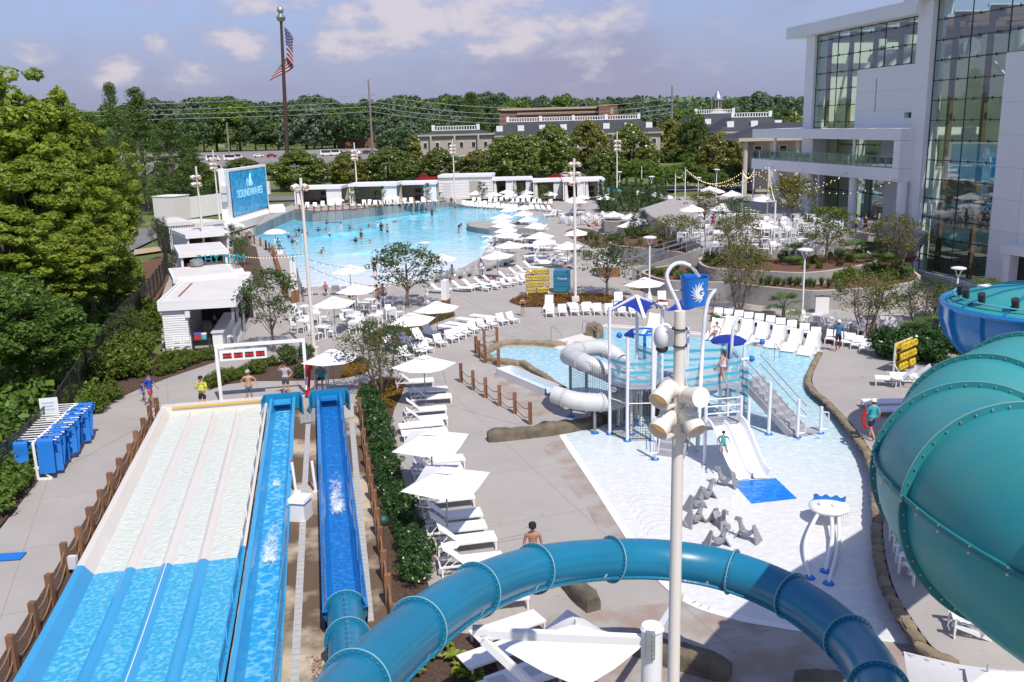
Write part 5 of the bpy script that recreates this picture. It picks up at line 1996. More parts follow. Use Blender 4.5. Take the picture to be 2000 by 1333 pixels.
zt_=P(1339,590,12.0).z
t=thing('light_pole','tall cream light pole in the foreground with four barrel lamps and a camera','light pole',(pg.x,pg.y,0))
obj('pole',MB().cyl((0,0,0),(0,0,zt_),.098,.072,20),M_cream,t,True)
for(px,py,dx,dy,dz,ln)in((1315,745,-.62,-.72,-.5,None),(1364,755,.12,-1.0,.18,M_bulb),(1312,805,-.62,-.7,-.5,None),(1360,800,-.1,-.95,-.75,None)):
 q=P(px,py,12.0)
 lamp(t,Vector((.05 if px>1330 else-.06,.02,q.z)),Vector((dx if px<1330 else .42,dy,dz)),.275,M_cream,ln)
zc_=P(1330,640,12.0).z
cm_=obj('camera_box',MB().box((-.16,-.05,zc_),(.12,.16,.2)),M_galv,t)
obj('camera_head',MB().ell((-.24,-.05,zc_+.0),(.10,.12,.15),14,10),mat('pale_grey',(.6,.6,.6),.6),t,True)
obj('camera_dome',MB().ell((-.23,-.05,zc_-.14),(.08,.08,.06),12,8),M_dark,t,True)
for dz in(-.12,.1):
 obj('strap',MB().tube([(cos(a)*.092,sin(a)*.092,zc_+dz)for a in np.linspace(0,2*pi,16,endpoint=False)],.012,5,closed=True),M_dark,t)
M_whp=M_white
lamp_pole(614,694,348,'tall white light pole by the bar tables with lamps near its top',rows=(.955,),size=.34,m=M_cream)
lamp_pole(1124,592,310,'tall white light pole in the low planting bed by the towel bin',rows=(.965,.90,.84),size=.30,m=M_cream)
lamp_pole(403,523,325,'white light pole rising through the cabana roofs, left of its pair',rows=(.90,.83),size=.36)
lamp_pole(431,450,294,'white light pole just left of the video screen',rows=(.90,.83,.78),size=.38)
lamp_pole(700,412,279,'white light pole at the far side of the wave pool by the left cabanas',rows=(.88,.82,.77),size=.42)
lamp_pole(889,402,272,'white light pole in front of the tall white cabana block',rows=(.9,.85,.8),size=.42)
lamp_pole(1205,402,257,'white light pole beyond the far bar carrying flags',rows=(.87,.81,.76),size=.42)
def area_light(px,py,ytop,label,z=0.0,two=True):
 g_=G(px,py,z)
 h_=HT(Vector((g_.x,g_.y,0)),ytop)-z
 t_=thing('street_lamp',label,'street lamp',g_)
 obj('pole',MB().cyl((0,0,0),(0,0,h_-.7),.08,.06,10),M_white,t_,True)
 obj('base',MB().lathe([(.26,0),(.22,.3),(.1,.7)],(0,0,0),12),M_white,t_,True)
 for k in range(4):
  a_=k*pi/2+.4
  obj('arm',MB().cyl((0,0,h_-.72),(cos(a_)*.34,sin(a_)*.34,h_-.1),.025,.025,5),M_white,t_)
 obj('disc',MB().lathe([(.1,h_-.12),(.5,h_-.1),(.52,h_-.02),(.3,h_+.05),(.02,h_+.08)],(0,0,0),20),M_white,t_,True)
 return t_
area_light(1268,588,463,'disc topped white lamp behind the square umbrella at the play pool')
area_light(1566,626,487,'disc topped white lamp in front of the curved planter walls')
area_light(834,590,474,'disc topped white lamp at the edge of the wave pool beach')
area_light(1866,600,523,'disc topped white lamp beside the blue slide bowl')
area_light(1272,408,345,'disc topped white lamp among the narrow hedge trees')
area_light(1210,384,336,'small disc topped lamp left of the hedge trees')
area_light(1363,398,347,'small disc topped lamp behind the terrace umbrellas')
area_light(1398,402,331,'taller disc topped lamp under the terrace string lights')
M_bl=mat('warm_bulb',(.9,.7,.4),.4,emit=(1.0,.72,.40,1.3))
POLES={}
for key,px,py,yt,z_ in(('a',1318,428,340,0),('b',1337,430,329,0),('c',1448,434,335,3.0),('d',1470,400,331,3.0),('e',1498,429,322,3.0),('f',1594,436,342,3.0),('g',1511,487,394,3.0),('h',
 1505,400,326,3.0),('i',1253,366,326,0)):
 g_=G(px,py,z_)
 h_=HT(Vector((g_.x,g_.y,0)),yt)
 POLES[key]=Vector((g_.x,g_.y,h_))
 lb={'a':'left of the two by the hedge trees','b':'right of the two by the hedge trees','c':'in the middle of the terrace tables','d':'at the back of the terrace','e':'nearest the terrace centre tree',
  'f':'by the tree at the white building','g':'at the front terrace wall','h':'behind the terrace centre tree','i':'left of the hedge trees'}[key]
 t=thing('string_light_pole','slim white string light pole '+lb,'pole',(g_.x,g_.y,z_))
 obj('pole',MB().cyl((0,0,0),(0,0,h_-z_),.09,.07,8),M_white,t,True)
 obj('cap',MB().cyl((0,0,h_-z_),(0,0,h_-z_+.06),.10,.10,8),M_white,t)
def lights(pa,pb,label,sag=1.2,sp=.9,br=.042):
 pa,pb=Vector(pa),Vector(pb)
 n_=max(6,int((pb-pa).length/sp))
 L_=[pa.lerp(pb,i/n_)-Vector((0,0,sag*(1-(2*i/n_-1)**2)))for i in range(n_+1)]
 t_=thing('string_lights',label,'string lights',pa)
 obj('cable',MB().tube([p-pa for p in L_],.012,4),M_dark,t_)
 me=MB().ell((0,0,-br*1.6),(br,br,br*1.3),6,5).mesh('bulb',M_bl,True)
 for p in L_[1:-1]:
  o_=bpy.data.objects.new('bulb',me)
  COL.objects.link(o_)
  o_.parent=t_
  o_.location=p-pa
pl=POLES
bal=[fp(*fac(x,y,1.65),1.65)for x,y in((1570,330),(1655,338),(1753,349))]
for i,(a,b,sg_)in enumerate(((pl['b'],pl['c'],1.6),(pl['b'],pl['e'],2.2),(pl['a'],pl['d'],2.0),(pl['c'],pl['d'],.8),(pl['c'],bal[0],2.0),(pl['d'],bal[1],2.0),(pl['e'],bal[1],1.4),(pl['e'],
 bal[2],2.0),(pl['e'],pl['g'],.6),(pl['a'],pl['b'],.8),(pl['h'],pl['f'],2.6),(pl['b'],pl['h'],2.4))):
 lights(a,b,'%s strand of warm string lights from the left above the terrace'%ORD[i],sg_)
lp1,lp2=HT(G(614,694),506),HT(G(403,523),480)
lights((*G(614,694).xy,lp1),(*G(834,590).xy,HT(G(834,590),495)),'string of bulbs crossing in front of the wave pool to the beach lamp',.9,.9,.032)
lights((*G(614,694).xy,lp1+.3),(*G(403,523).xy,lp2),'string of bulbs from the bar light pole to the cabana light pole',.6,1.0,.032)
lights((*G(614,694).xy,lp1-.4),(*G(834,590).xy,HT(G(834,590),530)),'lower string of bulbs crossing the shallow end of the wave pool',1.2,.9,.032)
# ----
fD=300.0
fb_=D(563,340,fD)
fb_.z=hill(fb_.x,fD)
fz=HT(fb_,40)
t=thing('flagpole','very tall dark bronze flagpole with gold ball finial above the trees','flagpole',fb_)
fh_=fz-fb_.z
tilt=Vector((D(549,40,fD).x-fb_.x,0,fh_))
obj('pole',MB().tube([Vector((0,0,0)),tilt],[.75,.42],14),mat('bronze_pole',(.11,.06,.05),.4,metal=.4),t,True)
obj('truck',MB().lathe([(.6,-.5),(1.3,0),(1.5,.8),(.8,1.6),(.5,2.0)],tilt,12),M_steel,t,True)
obj('finial',MB().ell(tilt+Vector((0,0,3.0)),1.1,12,8),mat('gold_ball',(.6,.55,.45),.3,metal=.7),t,True)
M_fr,M_fw,M_fb=mat('flag_red',(.22,.010,.025),.8),mat('flag_white',(.50,.47,.50),.8),mat('flag_blue',(.02,.025,.14),.8)  # cloth colours darkened, shade on the flag put into them
fl=thing('flag','limp flag with a starred blue corner and red and white stripes on the tall pole','flag',fb_)
hoist,flyl=10.0,15.0
nu,nv=40,39
vs,fs,mi=[],[],[]
top=tilt+Vector((.8,-.1,-2))
for i in range(nu+1):
 u_=i/nu
 for j in range(nv+1):
  v_=j/nv
  x_=3.0*sin(min(1,u_*1.5)*pi/2)*(1-.35*v_)+(-8.0*max(0,u_-.42)**1.2*2)*(.4+.6*v_)
  z_=-v_*hoist*(1-.30*u_)-flyl*.62*u_**1.15
  y_=.7*sin(u_*9+v_*3.0)*(.3+u_)
  vs.append(top+Vector((x_-.02*z_,y_,z_)))
for i in range(nu):
 for j in range(nv):
  a_=i*(nv+1)+j
  fs.append((a_,a_+1,a_+nv+2,a_+nv+1))
  stripe=min(12,int(j/nv*13))
  mi.append(2 if(i<nu*.4 and stripe<7)else(0 if stripe%2==0 else 1))
mb=MB()
mb.v=[tuple(v)for v in vs]
mb.f=fs
mb.mi=mi
obj('cloth',mb,[M_fr,M_fw,M_fb],fl,True)
mb=MB()
for r_ in range(5):
 for c_ in range(6):
  i=int(nu*.4*(c_+.6)/6.3)
  j=int(nv*7/13*(r_+.6)/5.2)
  p=Vector(vs[i*(nv+1)+j])+Vector((0,-.12,0))
  st=[p+Vector((cos(pi/2+k*pi/5)*(.26 if k%2==0 else .11),0,sin(pi/2+k*pi/5)*(.26 if k%2==0 else .11)))for k in range(10)]
  mb.add(st+[p],[(k,(k+1)%10,10)for k in range(10)])
obj('stars',mb,M_fw,fl,kind='stuff')
# ----
M_slate=mat('dark_slate_roof',(.045,.048,.055),.7,var=.2,scale=.4)
M_brick=mat('brown_brick',(.22,.11,.07),.85,var=.2,scale=.5)
M_band=mat('tan_band',(.42,.30,.19),.8)
M_cr=mat('cream_stucco',(.42,.37,.30),.8)
def gpx(px,py,y):
 return D(px,py,y)
def hall(name,label,x0p,x1p,yd,eave_py,ridge_py,base_z,wallm,roofm,depth=22,dormers=0,balus=True,wins=0,cat='building',wallcap=True,inset_=6):
 a_,b_=gpx(x0p,eave_py,yd),gpx(x1p,eave_py,yd)
 ze=a_.z
 zr=gpx((x0p+x1p)/2,ridge_py,yd+inset_).z
 w_=b_.x-a_.x
 zb_=hill(a_.x,yd)
 t_=thing(name,label,cat,(a_.x,yd,zb_))
 ze-=zb_
 zr-=zb_
 obj('wall',MB().box((w_/2,depth/2,ze/2-.2),(w_,depth,ze-.4)),wallm,t_)
 obj('cornice',MB().box((w_/2,depth/2,ze-.25),(w_+1.6,depth+1.6,.5)),M_cr,t_)
 mb_=MB()
 i_=inset_
 lo=[(-.6,-.6,ze),(w_+.6,-.6,ze),(w_+.6,depth+.6,ze),(-.6,depth+.6,ze)]
 hi=[(i_,i_,zr),(w_-i_,i_,zr),(w_-i_,depth-i_,zr),(i_,depth-i_,zr)]
 mb_.add(lo+hi,[(0,1,5,4),(1,2,6,5),(2,3,7,6),(3,0,4,7),(4,5,6,7)])
 rf_=obj('roof',mb_,roofm,t_)
 for k in range(dormers):
  x_=w_*(k+.5)/dormers
  y_=i_*.35
  z_=ze+(zr-ze)*.35
  d_=obj('dormer',MB().box((x_,y_+.6,z_+.7),(2.0,2.4,1.7)),M_white,rf_)
 if balus:
  bl_=obj('balustrade',MB().box((w_/2,i_,zr+1.25),(w_-2*i_,.25,.18)),M_white,t_)
  mb_=MB()
  n_=int((w_-2*i_)/.8)
  for k in range(n_):
   mb_.box((i_+(k+.5)*.8,i_,zr+.6),(.22,.15,1.1))
  mb_.box((w_/2,i_,zr+.1),(w_-2*i_,.3,.2))
  obj('balusters',mb_,M_white,bl_,kind='stuff')
  for k in range(max(2,int((w_-2*i_)/7))):
   n2_=max(2,int((w_-2*i_)/7))
   obj('pier',MB().box((i_+(w_-2*i_)*k/(n2_-1),i_,zr+.85),(.9,.7,1.7)),M_white,bl_)
 for k in range(wins):
  for zz in(.35,.72):
   f_=obj('window',MB().box((w_*(k+.5)/wins,-.08,ze*zz),(1.3,.12,1.7)),M_white,t_)
   obj('pane',MB().box((w_*(k+.5)/wins,-.16,ze*zz),(1.05,.06,1.45)),M_drk,f_)
 for k in range(int(w_/7)if wins else 0):
  obj('column',MB().cyl((3.5+7*k,-1.0,0),(3.5+7*k,-1.0,ze-.5),.4,.36,10),M_cr,t_,True)
 return t_,w_,ze,zr
hall('mansion_wing','long cream building with dark slate roof and white balustrade behind the magnolias',955,1290,290,266,236,0,M_cr,M_slate,24,8,True,14)
hall('mansion_wing','small cream wing with white roof rail left of the big cypress',818,960,275,264,255,0,M_cr,M_slate,18,0,True,6,inset_=4)
hall('mansion_wing','dark roofed building with a row of small white dormers left of the cupola',1330,1475,310,254,222,0,M_brick,M_slate,26,4,True,0)
hall('mansion_wing','dark roofed building with dormers right of the cupola',1405,1545,275,258,229,0,M_brick,M_slate,22,3,True,0,inset_=5)
hall('brick_hall','wide flat roofed brown brick hall rising behind the slate roofed wing',975,1200,420,213,212,0,M_brick,M_brick,30,0,False,0,inset_=.5)
bh=gpx(1168,213,418)
t=thing('brick_tower','taller brick block with a tan window at the right end of the brick hall','building',(bh.x,414,hill(bh.x,414)))
hz=gpx(1180,206,414).z-hill(bh.x,414)
obj('wall',MB().box((4,3,hz/2),(8.2,8,hz)),M_brick,t)
obj('window',MB().box((5.6,-1.05,hz-2.6),(1.3,.2,2.6)),M_band,t)
obj('cap',MB().box((4,3,hz+.1),(8.6,8.4,.3)),M_band,t)
for zz,x0p,x1p in((216,978,1165),(222,1010,1165)):
 a_,b_=gpx(x0p,zz,419.2),gpx(x1p,zz,419.2)
 hh=[o for o in COL.objects if o.name.startswith('brick_hall')][0]
 o=obj('band',MB().box(((a_.x+b_.x)/2-hh.location.x,-.8,a_.z-hh.location.z),(b_.x-a_.x,.3,.45)),M_band,hh)
hall('brick_house','low brick house among trees beyond the car park',655,760,500,233,231,0,M_brick,M_band,16,0,False,0,inset_=.5)
bt=gpx(827,218,430)
t=thing('chimney','square brick chimney tower left of the cypress','chimney',(bt.x,430,hill(bt.x,430)))
hz=bt.z-hill(bt.x,430)
obj('shaft',MB().box((0,0,hz/2),(1.8,1.8,hz)),M_brick,t)
obj('cap',MB().box((0,0,hz-.6),(2.4,2.4,1.4)),M_band,t)
cu=gpx(1401,222,320)
t=thing('cupola','white octagonal cupola with silver dome and spire on the far slate roof','cupola',(cu.x,320,cu.z-2))
k_=320/FOC*1.03
obj('base',MB().box((0,0,1.2),(5.0,5.0,3.0)),M_white,t)
obj('drum',MB().lathe([(1.75,2.7),(1.75,3.2),(1.45,3.25),(1.45,6.4),(1.8,6.45),(1.8,6.9)],(0,0,0),8),M_cr,t)
for k in range(8):
 a_=k*pi/4+pi/8
 obj('opening',MB().box((cos(a_)*1.36,sin(a_)*1.36,4.9),(.12,.65,2.3),a_),M_drk,t)
obj('dome',MB().lathe([(1.75,6.9),(1.6,7.5),(1.1,8.2),(.6,8.8),(.35,9.3),(.1,9.5)],(0,0,0),16),M_steel,t,True)
obj('spire',MB().cyl((0,0,9.4),(0,0,11.6),.08,.03,6),M_steel,t)
c0=D(1466,300,170)
t=thing('classical_house','cream classical building with columns and dentil cornice seen through the balcony','building',(c0.x,170,0),-.05)
zc2=D(1480,274,170).z
obj('wall',MB().box((14,6,zc2/2),(26,9,zc2)),M_cr,t)
obj('cornice',MB().box((12.5,4,zc2+.2),(31,16,.6)),M_cr,t)
obj('roof',MB().add([(-3,-4,zc2+.5),(29,-4,zc2+.5),(29,12,zc2+.5),(-3,12,zc2+.5),(3,4,zc2+3),(24,4,zc2+3)],[(0,1,5,4),(1,2,5),(2,3,4,5),(3,0,4)]),M_slate,t)
for k in range(6):
 obj('column',MB().cyl((-1.5+4.6*k,-2.6,0),(-1.5+4.6*k,-2.6,zc2),.5,.42,12),M_cr,t,True)
 f_=obj('window',MB().box((1.6+4.6*k,1.42,zc2-2.2),(1.5,.16,2.4)),M_white,t)
 obj('pane',MB().box((1.6+4.6*k,1.32,zc2-2.2),(1.2,.08,2.1)),M_drk,f_)
def upole(px,ytop,yd,label,arms=True):
 g_=D(px,300,yd)
 g_.z=hill(g_.x,yd)
 h_=HT(g_,ytop)-g_.z
 t_=thing('utility_pole',label,'utility pole',g_)
 obj('pole',MB().cyl((0,0,0),(0,0,h_),.42,.26,8),mat('weathered_pole',(.24,.21,.18),.8),t_,True)
 for k,zz in enumerate((.62,.72,.82)):
  obj('arm',MB().box((.6,0,h_*zz),(2.6,.15,.15)),M_galv,t_)
 return g_,h_
u1=upole(728,155,330,'tallest grey utility pole with arms left of the far cypress')
u2=upole(1311,167,330,'slim utility pole left of the cupola')
upole(117,180,420,'stub of a utility pole above the left woods')
upole(448,240,380,'grey lamp mast at the edge of the car park')
M_wire=mat('wire_grey',(.35,.36,.38),.5)
for i,fz_ in enumerate((.62,.68,.74,.82)):
 for q0,q1 in((Vector((-330,300,18+fz_*16)),u1[0]+Vector((.5,0,u1[1]*fz_))),(u1[0]+Vector((.5,0,u1[1]*fz_)),u2[0]+Vector((0,0,u2[1]*fz_)))):
  L_=[q0.lerp(q1,k/16)-Vector((0,0,4*(1-(2*k/16-1)**2)))for k in range(17)]
  o=obj('power_line',MB().tube([p-q0 for p in L_],.07,4),M_wire,None,label='%s power line from the bottom strung %s the tall utility pole'%(ORD[i],'left of' if q1.x<u2[0].x-5 else 'right of'),
   cat='cable')
  o.location=q0
pk=MB()
for y_ in np.linspace(395,470,6):
 pass
px0,px1=-190,10
rows=[(x_,y_)for y_ in(340,380,420,460,490)for x_ in np.linspace(px0,px1,9)]
pk.add([(x_,y_,hill(x_,y_)+.35)for x_,y_ in rows],[(j*9+i,j*9+i+1,(j+1)*9+i+1,(j+1)*9+i)for j in range(4)for i in range(8)])
struct('car_park',pk,mat('pale_asphalt',(.27,.25,.23),.9,var=.2,scale=.1))
w0=thing('road_wall','long pale concrete road wall in front of the far car park','wall',(-150,300,hill(-150,300)))
for k in range(14):
 obj('panel',MB().box((k*9+4.5,0,1.6),(8.9,.6,3.6)),mat('road_concrete',(.34,.32,.29),.9,var=.2),w0)
# ----
def leafmesh(name,C,N,size,m,rng,asp=.55,fold=.0,szvar=.35):
 """one small rhombic leaf per centre, facing roughly N"""
 k=len(C)
 rnd=rng.normal(size=(k,3))
 N=N/np.maximum(1e-6,np.linalg.norm(N,axis=1,keepdims=True))
 T=np.cross(N,rnd)
 T/=np.maximum(1e-6,np.linalg.norm(T,axis=1,keepdims=True))
 Bv=np.cross(N,T)
 sz=size*(1+rng.uniform(-szvar,szvar,size=(k,1)))
 V=np.empty((k,4,3))
 V[:,0]=C-T*sz
 V[:,1]=C+Bv*sz*asp+N*sz*fold
 V[:,2]=C+T*sz
 V[:,3]=C-Bv*sz*asp+N*sz*fold
 me=bpy.data.meshes.new(name)
 me.vertices.add(k*4)
 me.vertices.foreach_set('co',V.reshape(-1).astype(np.float32))
 me.loops.add(k*4)
 me.loops.foreach_set('vertex_index',np.arange(k*4,dtype=np.int32))
 me.polygons.add(k)
 me.polygons.foreach_set('loop_start',np.arange(0,k*4,4,dtype=np.int32))
 me.materials.append(m)
 me.update(calc_edges=True)
 return me
def clumps(rng,kind,n):
 """centres of leaf clumps in a unit crown: radius 1, height 0..1"""
 out=[]
 while len(out)<n:
  if kind=='round':
   v=rng.normal(size=3)
   v/=np.linalg.norm(v)
   r=rng.uniform(.45,1.08)**.6*(1.22 if rng.random()<.08 else 1)
   x,y,z=v*r
   if z<-.75:
    continue
   out.append((x*.85,y*.85,.5+.44*z))
  elif kind=='egg':
   z=rng.random()
   R=(sin(pi*min(1,z*.92+.10))**.5)*(1-.2*z)
   a=rng.uniform(0,2*pi)
   r=R*rng.uniform(.6,1.0)
   out.append((cos(a)*r,sin(a)*r,.03+.93*z))
  elif kind=='cone':
   z=rng.random()**1.3
   R=(1-z)**.8*.95+.06
   a=rng.uniform(0,2*pi)
   r=R*rng.uniform(.45,1.0)
   out.append((cos(a)*r,sin(a)*r,z*.98))
  elif kind=='column':
   z=rng.random()
   R=(1-z**3)*.8+.1
   a=rng.uniform(0,2*pi)
   out.append((cos(a)*R*.8,sin(a)*R*.8,z))
  elif kind=='vase':
   z=rng.random()**.7
   R=.25+.75*sin(pi*min(1,.15+z*.75))
   a=rng.uniform(0,2*pi)
   r=R*rng.uniform(.1,1.0)**.6
   out.append((cos(a)*r,sin(a)*r,.18+.8*z))
 return np.array(out)
def crown(name,seed,kind,R,H,nclump,per,rc,leaf,m,flat=.75,z0=0.0,asp=.55,up=.35):
 rng=np.random.default_rng(seed)
 cl=clumps(rng,kind,nclump)
 cl=cl*np.array([R,R,H])+np.array([0,0,z0])
 k=nclump*per
 ci=np.repeat(np.arange(nclump),per)
 d=rng.normal(size=(k,3))
 d/=np.linalg.norm(d,axis=1,keepdims=True)
 rr=rng.uniform(.45,1.0,size=(k,1))**.5
 rcl=rc*rng.uniform(.6,1.3,size=(nclump,1))
 C=cl[ci]+d*rr*rcl[ci]*np.array([1,1,flat])
 N=d+np.array([0,0,up])+rng.normal(size=(k,3))*.45
 return leafmesh(name,C,N,leaf,m,rng,asp),cl
def limbs(cl,H0,r0,seed,nl=7,stems=1,spread=.25):
 rng=random.Random(seed)
 mb=MB()
 ztop=max(c[2]for c in cl)*.8
 for s in range(stems):
  a=2*pi*s/max(1,stems)+rng.uniform(-.3,.3)
  ox=(cos(a)*spread,sin(a)*spread)if stems>1 else(0,0)
  top=Vector((ox[0]*3.2+rng.uniform(-.2,.2),ox[1]*3.2+rng.uniform(-.2,.2),ztop))
  base=Vector((ox[0]*.5,ox[1]*.5,-.1))
  mid=base.lerp(top,.45)+Vector((ox[0]*.6+rng.uniform(-.1,.1),ox[1]*.6+rng.uniform(-.1,.1),0))
  mb.tube([base,mid,top],[r0/(stems**.5),r0*.65/(stems**.5),r0*.15],7)
  idx=rng.sample(range(len(cl)),min(nl,len(cl)))
  for i in idx:
   c=Vector(cl[i])
   t=rng.uniform(.3,.8)
   p=base.lerp(mid,t*2)if t<.5 else mid.lerp(top,t*2-1)
   if c.z<p.z:
    p=base.lerp(mid,.6)
   q=p.lerp(c,.5)+Vector((0,0,-.05*H0))
   mb.tube([p,q,c],[r0*.32/(stems**.5),r0*.2/(stems**.5),r0*.06],5)
 return mb
M_bark=mat('grey_bark',(.16,.13,.10),.95,var=.4,scale=5,bump=.6,bscale=14)
M_bark2=mat('pale_stem',(.25,.19,.14),.9,var=.3,scale=8)
L_maple=leafmat('bright_maple_leaf',(.135,.22,.018),(.37,.43,.05),.5)
L_deep=leafmat('deep_green_leaf',(.065,.14,.02),(.19,.30,.05),.45)
L_mid=leafmat('mid_green_leaf',(.075,.15,.022),(.21,.30,.048),.45)
L_mag=leafmat('magnolia_leaf',(.06,.125,.02),(.24,.26,.05),.3,.38,spec=.5)
L_mag2=leafmat('bronzed_magnolia_leaf',(.085,.13,.02),(.30,.27,.05),.3,.38,spec=.5)
L_cyp=leafmat('cypress_needle',(.065,.125,.02),(.15,.215,.04),.4)
L_far=leafmat('far_wood_leaf',(.05,.105,.034),(.13,.20,.065),.32)
L_grey=leafmat('greyish_leaf',(.08,.125,.07),(.16,.21,.11),.28)
L_shrub=leafmat('yellow_green_leaf',(.07,.12,.012),(.16,.21,.025),.35)
L_hedge=leafmat('glossy_hedge_leaf',(.016,.055,.010),(.060,.13,.022),.2,.3,spec=.5)
L_young=leafmat('young_tree_leaf',(.045,.085,.018),(.11,.15,.04),.35)
L_myrt=leafmat('bronze_young_leaf',(.09,.125,.022),(.23,.21,.04),.35)
L_arb=leafmat('arborvitae_leaf',(.030,.075,.012),(.08,.14,.025),.2)
L_blue=leafmat('blue_green_needle',(.035,.070,.050),(.08,.13,.085),.2)
L_red=leafmat('dark_red_leaf',(.05,.012,.012),(.11,.03,.02),.25)
L_grass=leafmat('tuft_grass',(.06,.12,.02),(.14,.22,.05),.35)
L_palm=leafmat('palm_frond',(.04,.09,.02),(.10,.16,.04),.25)
M_petal=mat('white_flower',(.75,.72,.62),.6)
def mktree(name,seed,kind,R,H,trunk_h,nclump,per,rc,leaf,lm,r0=.25,flowers=0,stems=1,nl=7,bark=None,flat=.75,asp=.55,spread=.25):
 def fn():
  t=thing(name,'','tree')
  cme,cl=crown('crown',seed,kind,R,H,nclump,per,rc,leaf,lm,flat,trunk_h,asp)
  obj('trunk',limbs(cl,H,r0,seed,nl,stems,spread),bark or M_bark,t,True)
  o=obj('crown',cme,None,t)
  if flowers:
   rng=np.random.default_rng(seed+5)
   i=rng.integers(0,len(cl),flowers)
   d=rng.normal(size=(flowers,3))
   d/=np.linalg.norm(d,axis=1,keepdims=True)
   C=cl[i]+d*rc*1.05
   obj('flowers',leafmesh('flowers',C,d,.16,M_petal,rng,1.0),None,o,kind='stuff')
  return t
 return Proto(fn),R,trunk_h+H
TREES=[]
def plant(pr,px,pb,pt,label,wpx=None,z=None,wk=1.0,rz=None,group=None,D_=None,hmax=None):
 """stand a tree with its foot at a pixel on the ground, as tall as the photo shows"""
 p,R,H=pr
 if D_ is not None:
  g=D(px,pb,D_)
  g.z=hill(g.x,g.y)
 else:
  g=G(px,pb,z or 0)
 h=HT(g,pt)-g.z
 if hmax:
  h=min(h,hmax)
 sz=h/H
 if wpx:
  dist=(g-Vector(CAM)).length
  sx=(wpx/FOC*dist/2)/R*wk
 else:
  sx=sz
 return p.put(g,rz if rz is not None else random.uniform(0,6.28),label,group,(sx,sx,sz))
mapl=[mktree('maple_tree',40+i,['round','egg','round'][i],4.6,11.5,4.2,270,100,.6,.17,L_maple,.28,nl=40)for i in range(3)]
deept=[mktree('woodland_tree',50+i,'round',4.5,10,3.0,170,100,.95,.19,[L_deep,L_mid][i],.28,nl=12)for i in range(1)]
GL='trees of the woods at the left edge'
for pr,px,pb,pt,w,lab in[(mapl[0],50,640,140,290,'tallest bright green maple with bare twigs on top in the left woods'),(mapl[1],150,615,190,230,'bright yellow green maple right of the tallest in the left woods'),
 (mapl[2],212,600,262,165,'bright green maple at the right end of the left woods'),(mapl[0],-20,620,230,260,'bright maple cut by the left edge of the photo'),(mapl[1],105,660,300,250,
 'lower bright maple in front of the taller ones in the left woods'),(mapl[2],190,640,330,170,'lower bright maple leaning over the mesh fence'),(mapl[1],40,700,400,250,'bright green tree low at the left edge behind the fence'),
 (mapl[0],125,680,440,210,'bright green tree hanging over the fence left of the bar'),(deept[0],-10,800,520,220,'dark tree nearest the towel rack at the left edge'),(deept[0],85,770,
 580,190,'dark low tree behind the sign board and fence'),(mapl[1],222,625,470,120,'bright green tree by the red mulch slope')]:
 plant(pr,px,pb,pt,lab,w,group=GL)
sprig=mktree('young_maple',48,'vase',1.7,7.0,4.0,46,60,.42,.15,L_maple,.12,nl=20)
for px,pb,pt,w,lab in[(22,640,128,70,'thin leafy maple leader standing above the left woods at the edge'),(60,640,150,60,'second thin maple leader above the left woods'),(178,615,172,
 50,'thin maple leader over the right part of the left woods'),(120,620,190,60,'middle thin maple leader over the left woods')]:
 plant(sprig,px,pb,pt,lab,w,group=GL)
cyp=[mktree('cypress_tree',60+i,'cone',3.4,16,1.5,190,70,.75,.16,L_cyp,.35,nl=16,asp=.3)for i in range(2)]
for pr,px,pb,pt,w,lab in[(cyp[0],243,405,163,80,'tall feathery cypress with its top left of its twin'),(cyp[1],290,410,170,105,'tall feathery cypress just right of its twin'),(cyp[0],
 345,415,232,120,'broader cypress right of the tall pair'),(cyp[1],378,400,262,90,'short cypress leaning towards the car park'),(cyp[1],200,430,220,110,'cypress partly hidden by the bright maples')]:
 plant(pr,px,pb,pt,lab,w,group='cypress trees on the left lawn')
plant((cyp[0]),925,318,181,'big dark cypress standing alone before the slate roofed wing',88)
mag=[mktree('magnolia_tree',70+i,'egg',4.2,8.9,.3,190,80,.8,.20,[L_mag,L_mag2,L_mag][i],.3,70,nl=8)for i in range(3)]
for j,(px,pb,pt,w,lab)in enumerate([(588,368,293,98,'round magnolia right of the video screen'),(683,362,296,76,'round magnolia behind the left far cabana'),(760,358,286,88,'round bright magnolia behind the pair of far cabanas'),
 (858,347,289,66,'small round magnolia behind the tall white block'),(940,346,292,74,'low broad magnolia under the big cypress'),(1003,355,260,104,'largest round magnolia with two trunks right of the big cypress'),
 (1077,342,244,84,'tall magnolia second right of the big cypress'),(1148,333,235,74,'tall dark magnolia in front of the slate roof'),(1180,360,288,66,'low bronzed magnolia behind the far bar'),
 (1232,337,241,76,'dark magnolia right of the flag carrying light pole'),(1308,318,233,62,'bronzed magnolia at the right end of the slate roofed wing'),(478,352,308,66,'low magnolia showing above the video screen'),
 (385,395,314,92,'dark magnolia behind the pair of light poles on the left'),(1405,352,258,84,'dark magnolia left of the balcony'),(1440,345,270,66,'magnolia touching the balcony corner'),
 (1545,262,219,76,'magnolia top showing above the balcony roof')]):
 if px==1545:
  plant(mag[j%3],px,330,pt,lab,w,D_=230,group='magnolias beyond the pool')
 else:
  plant(mag[j%3],px,pb+2,pt,lab,w,wk=1.22,group='magnolias beyond the pool')
conem=mktree('magnolia_tree',77,'cone',2.6,9,.5,120,80,.7,.2,L_mag2,.25,20)
plant(conem,812,345,264,'slim cone shaped bronzed magnolia left of the cypress',44)
plant(conem,1270,345,300,'cone shaped shrub tree behind the hedge trees',50)
gard=[mktree('garden_tree',80+i,'round',3.2,5.5,1.2,110,70,.7,.17,[L_mid,L_cyp,L_shrub][i],.15)for i in range(3)]
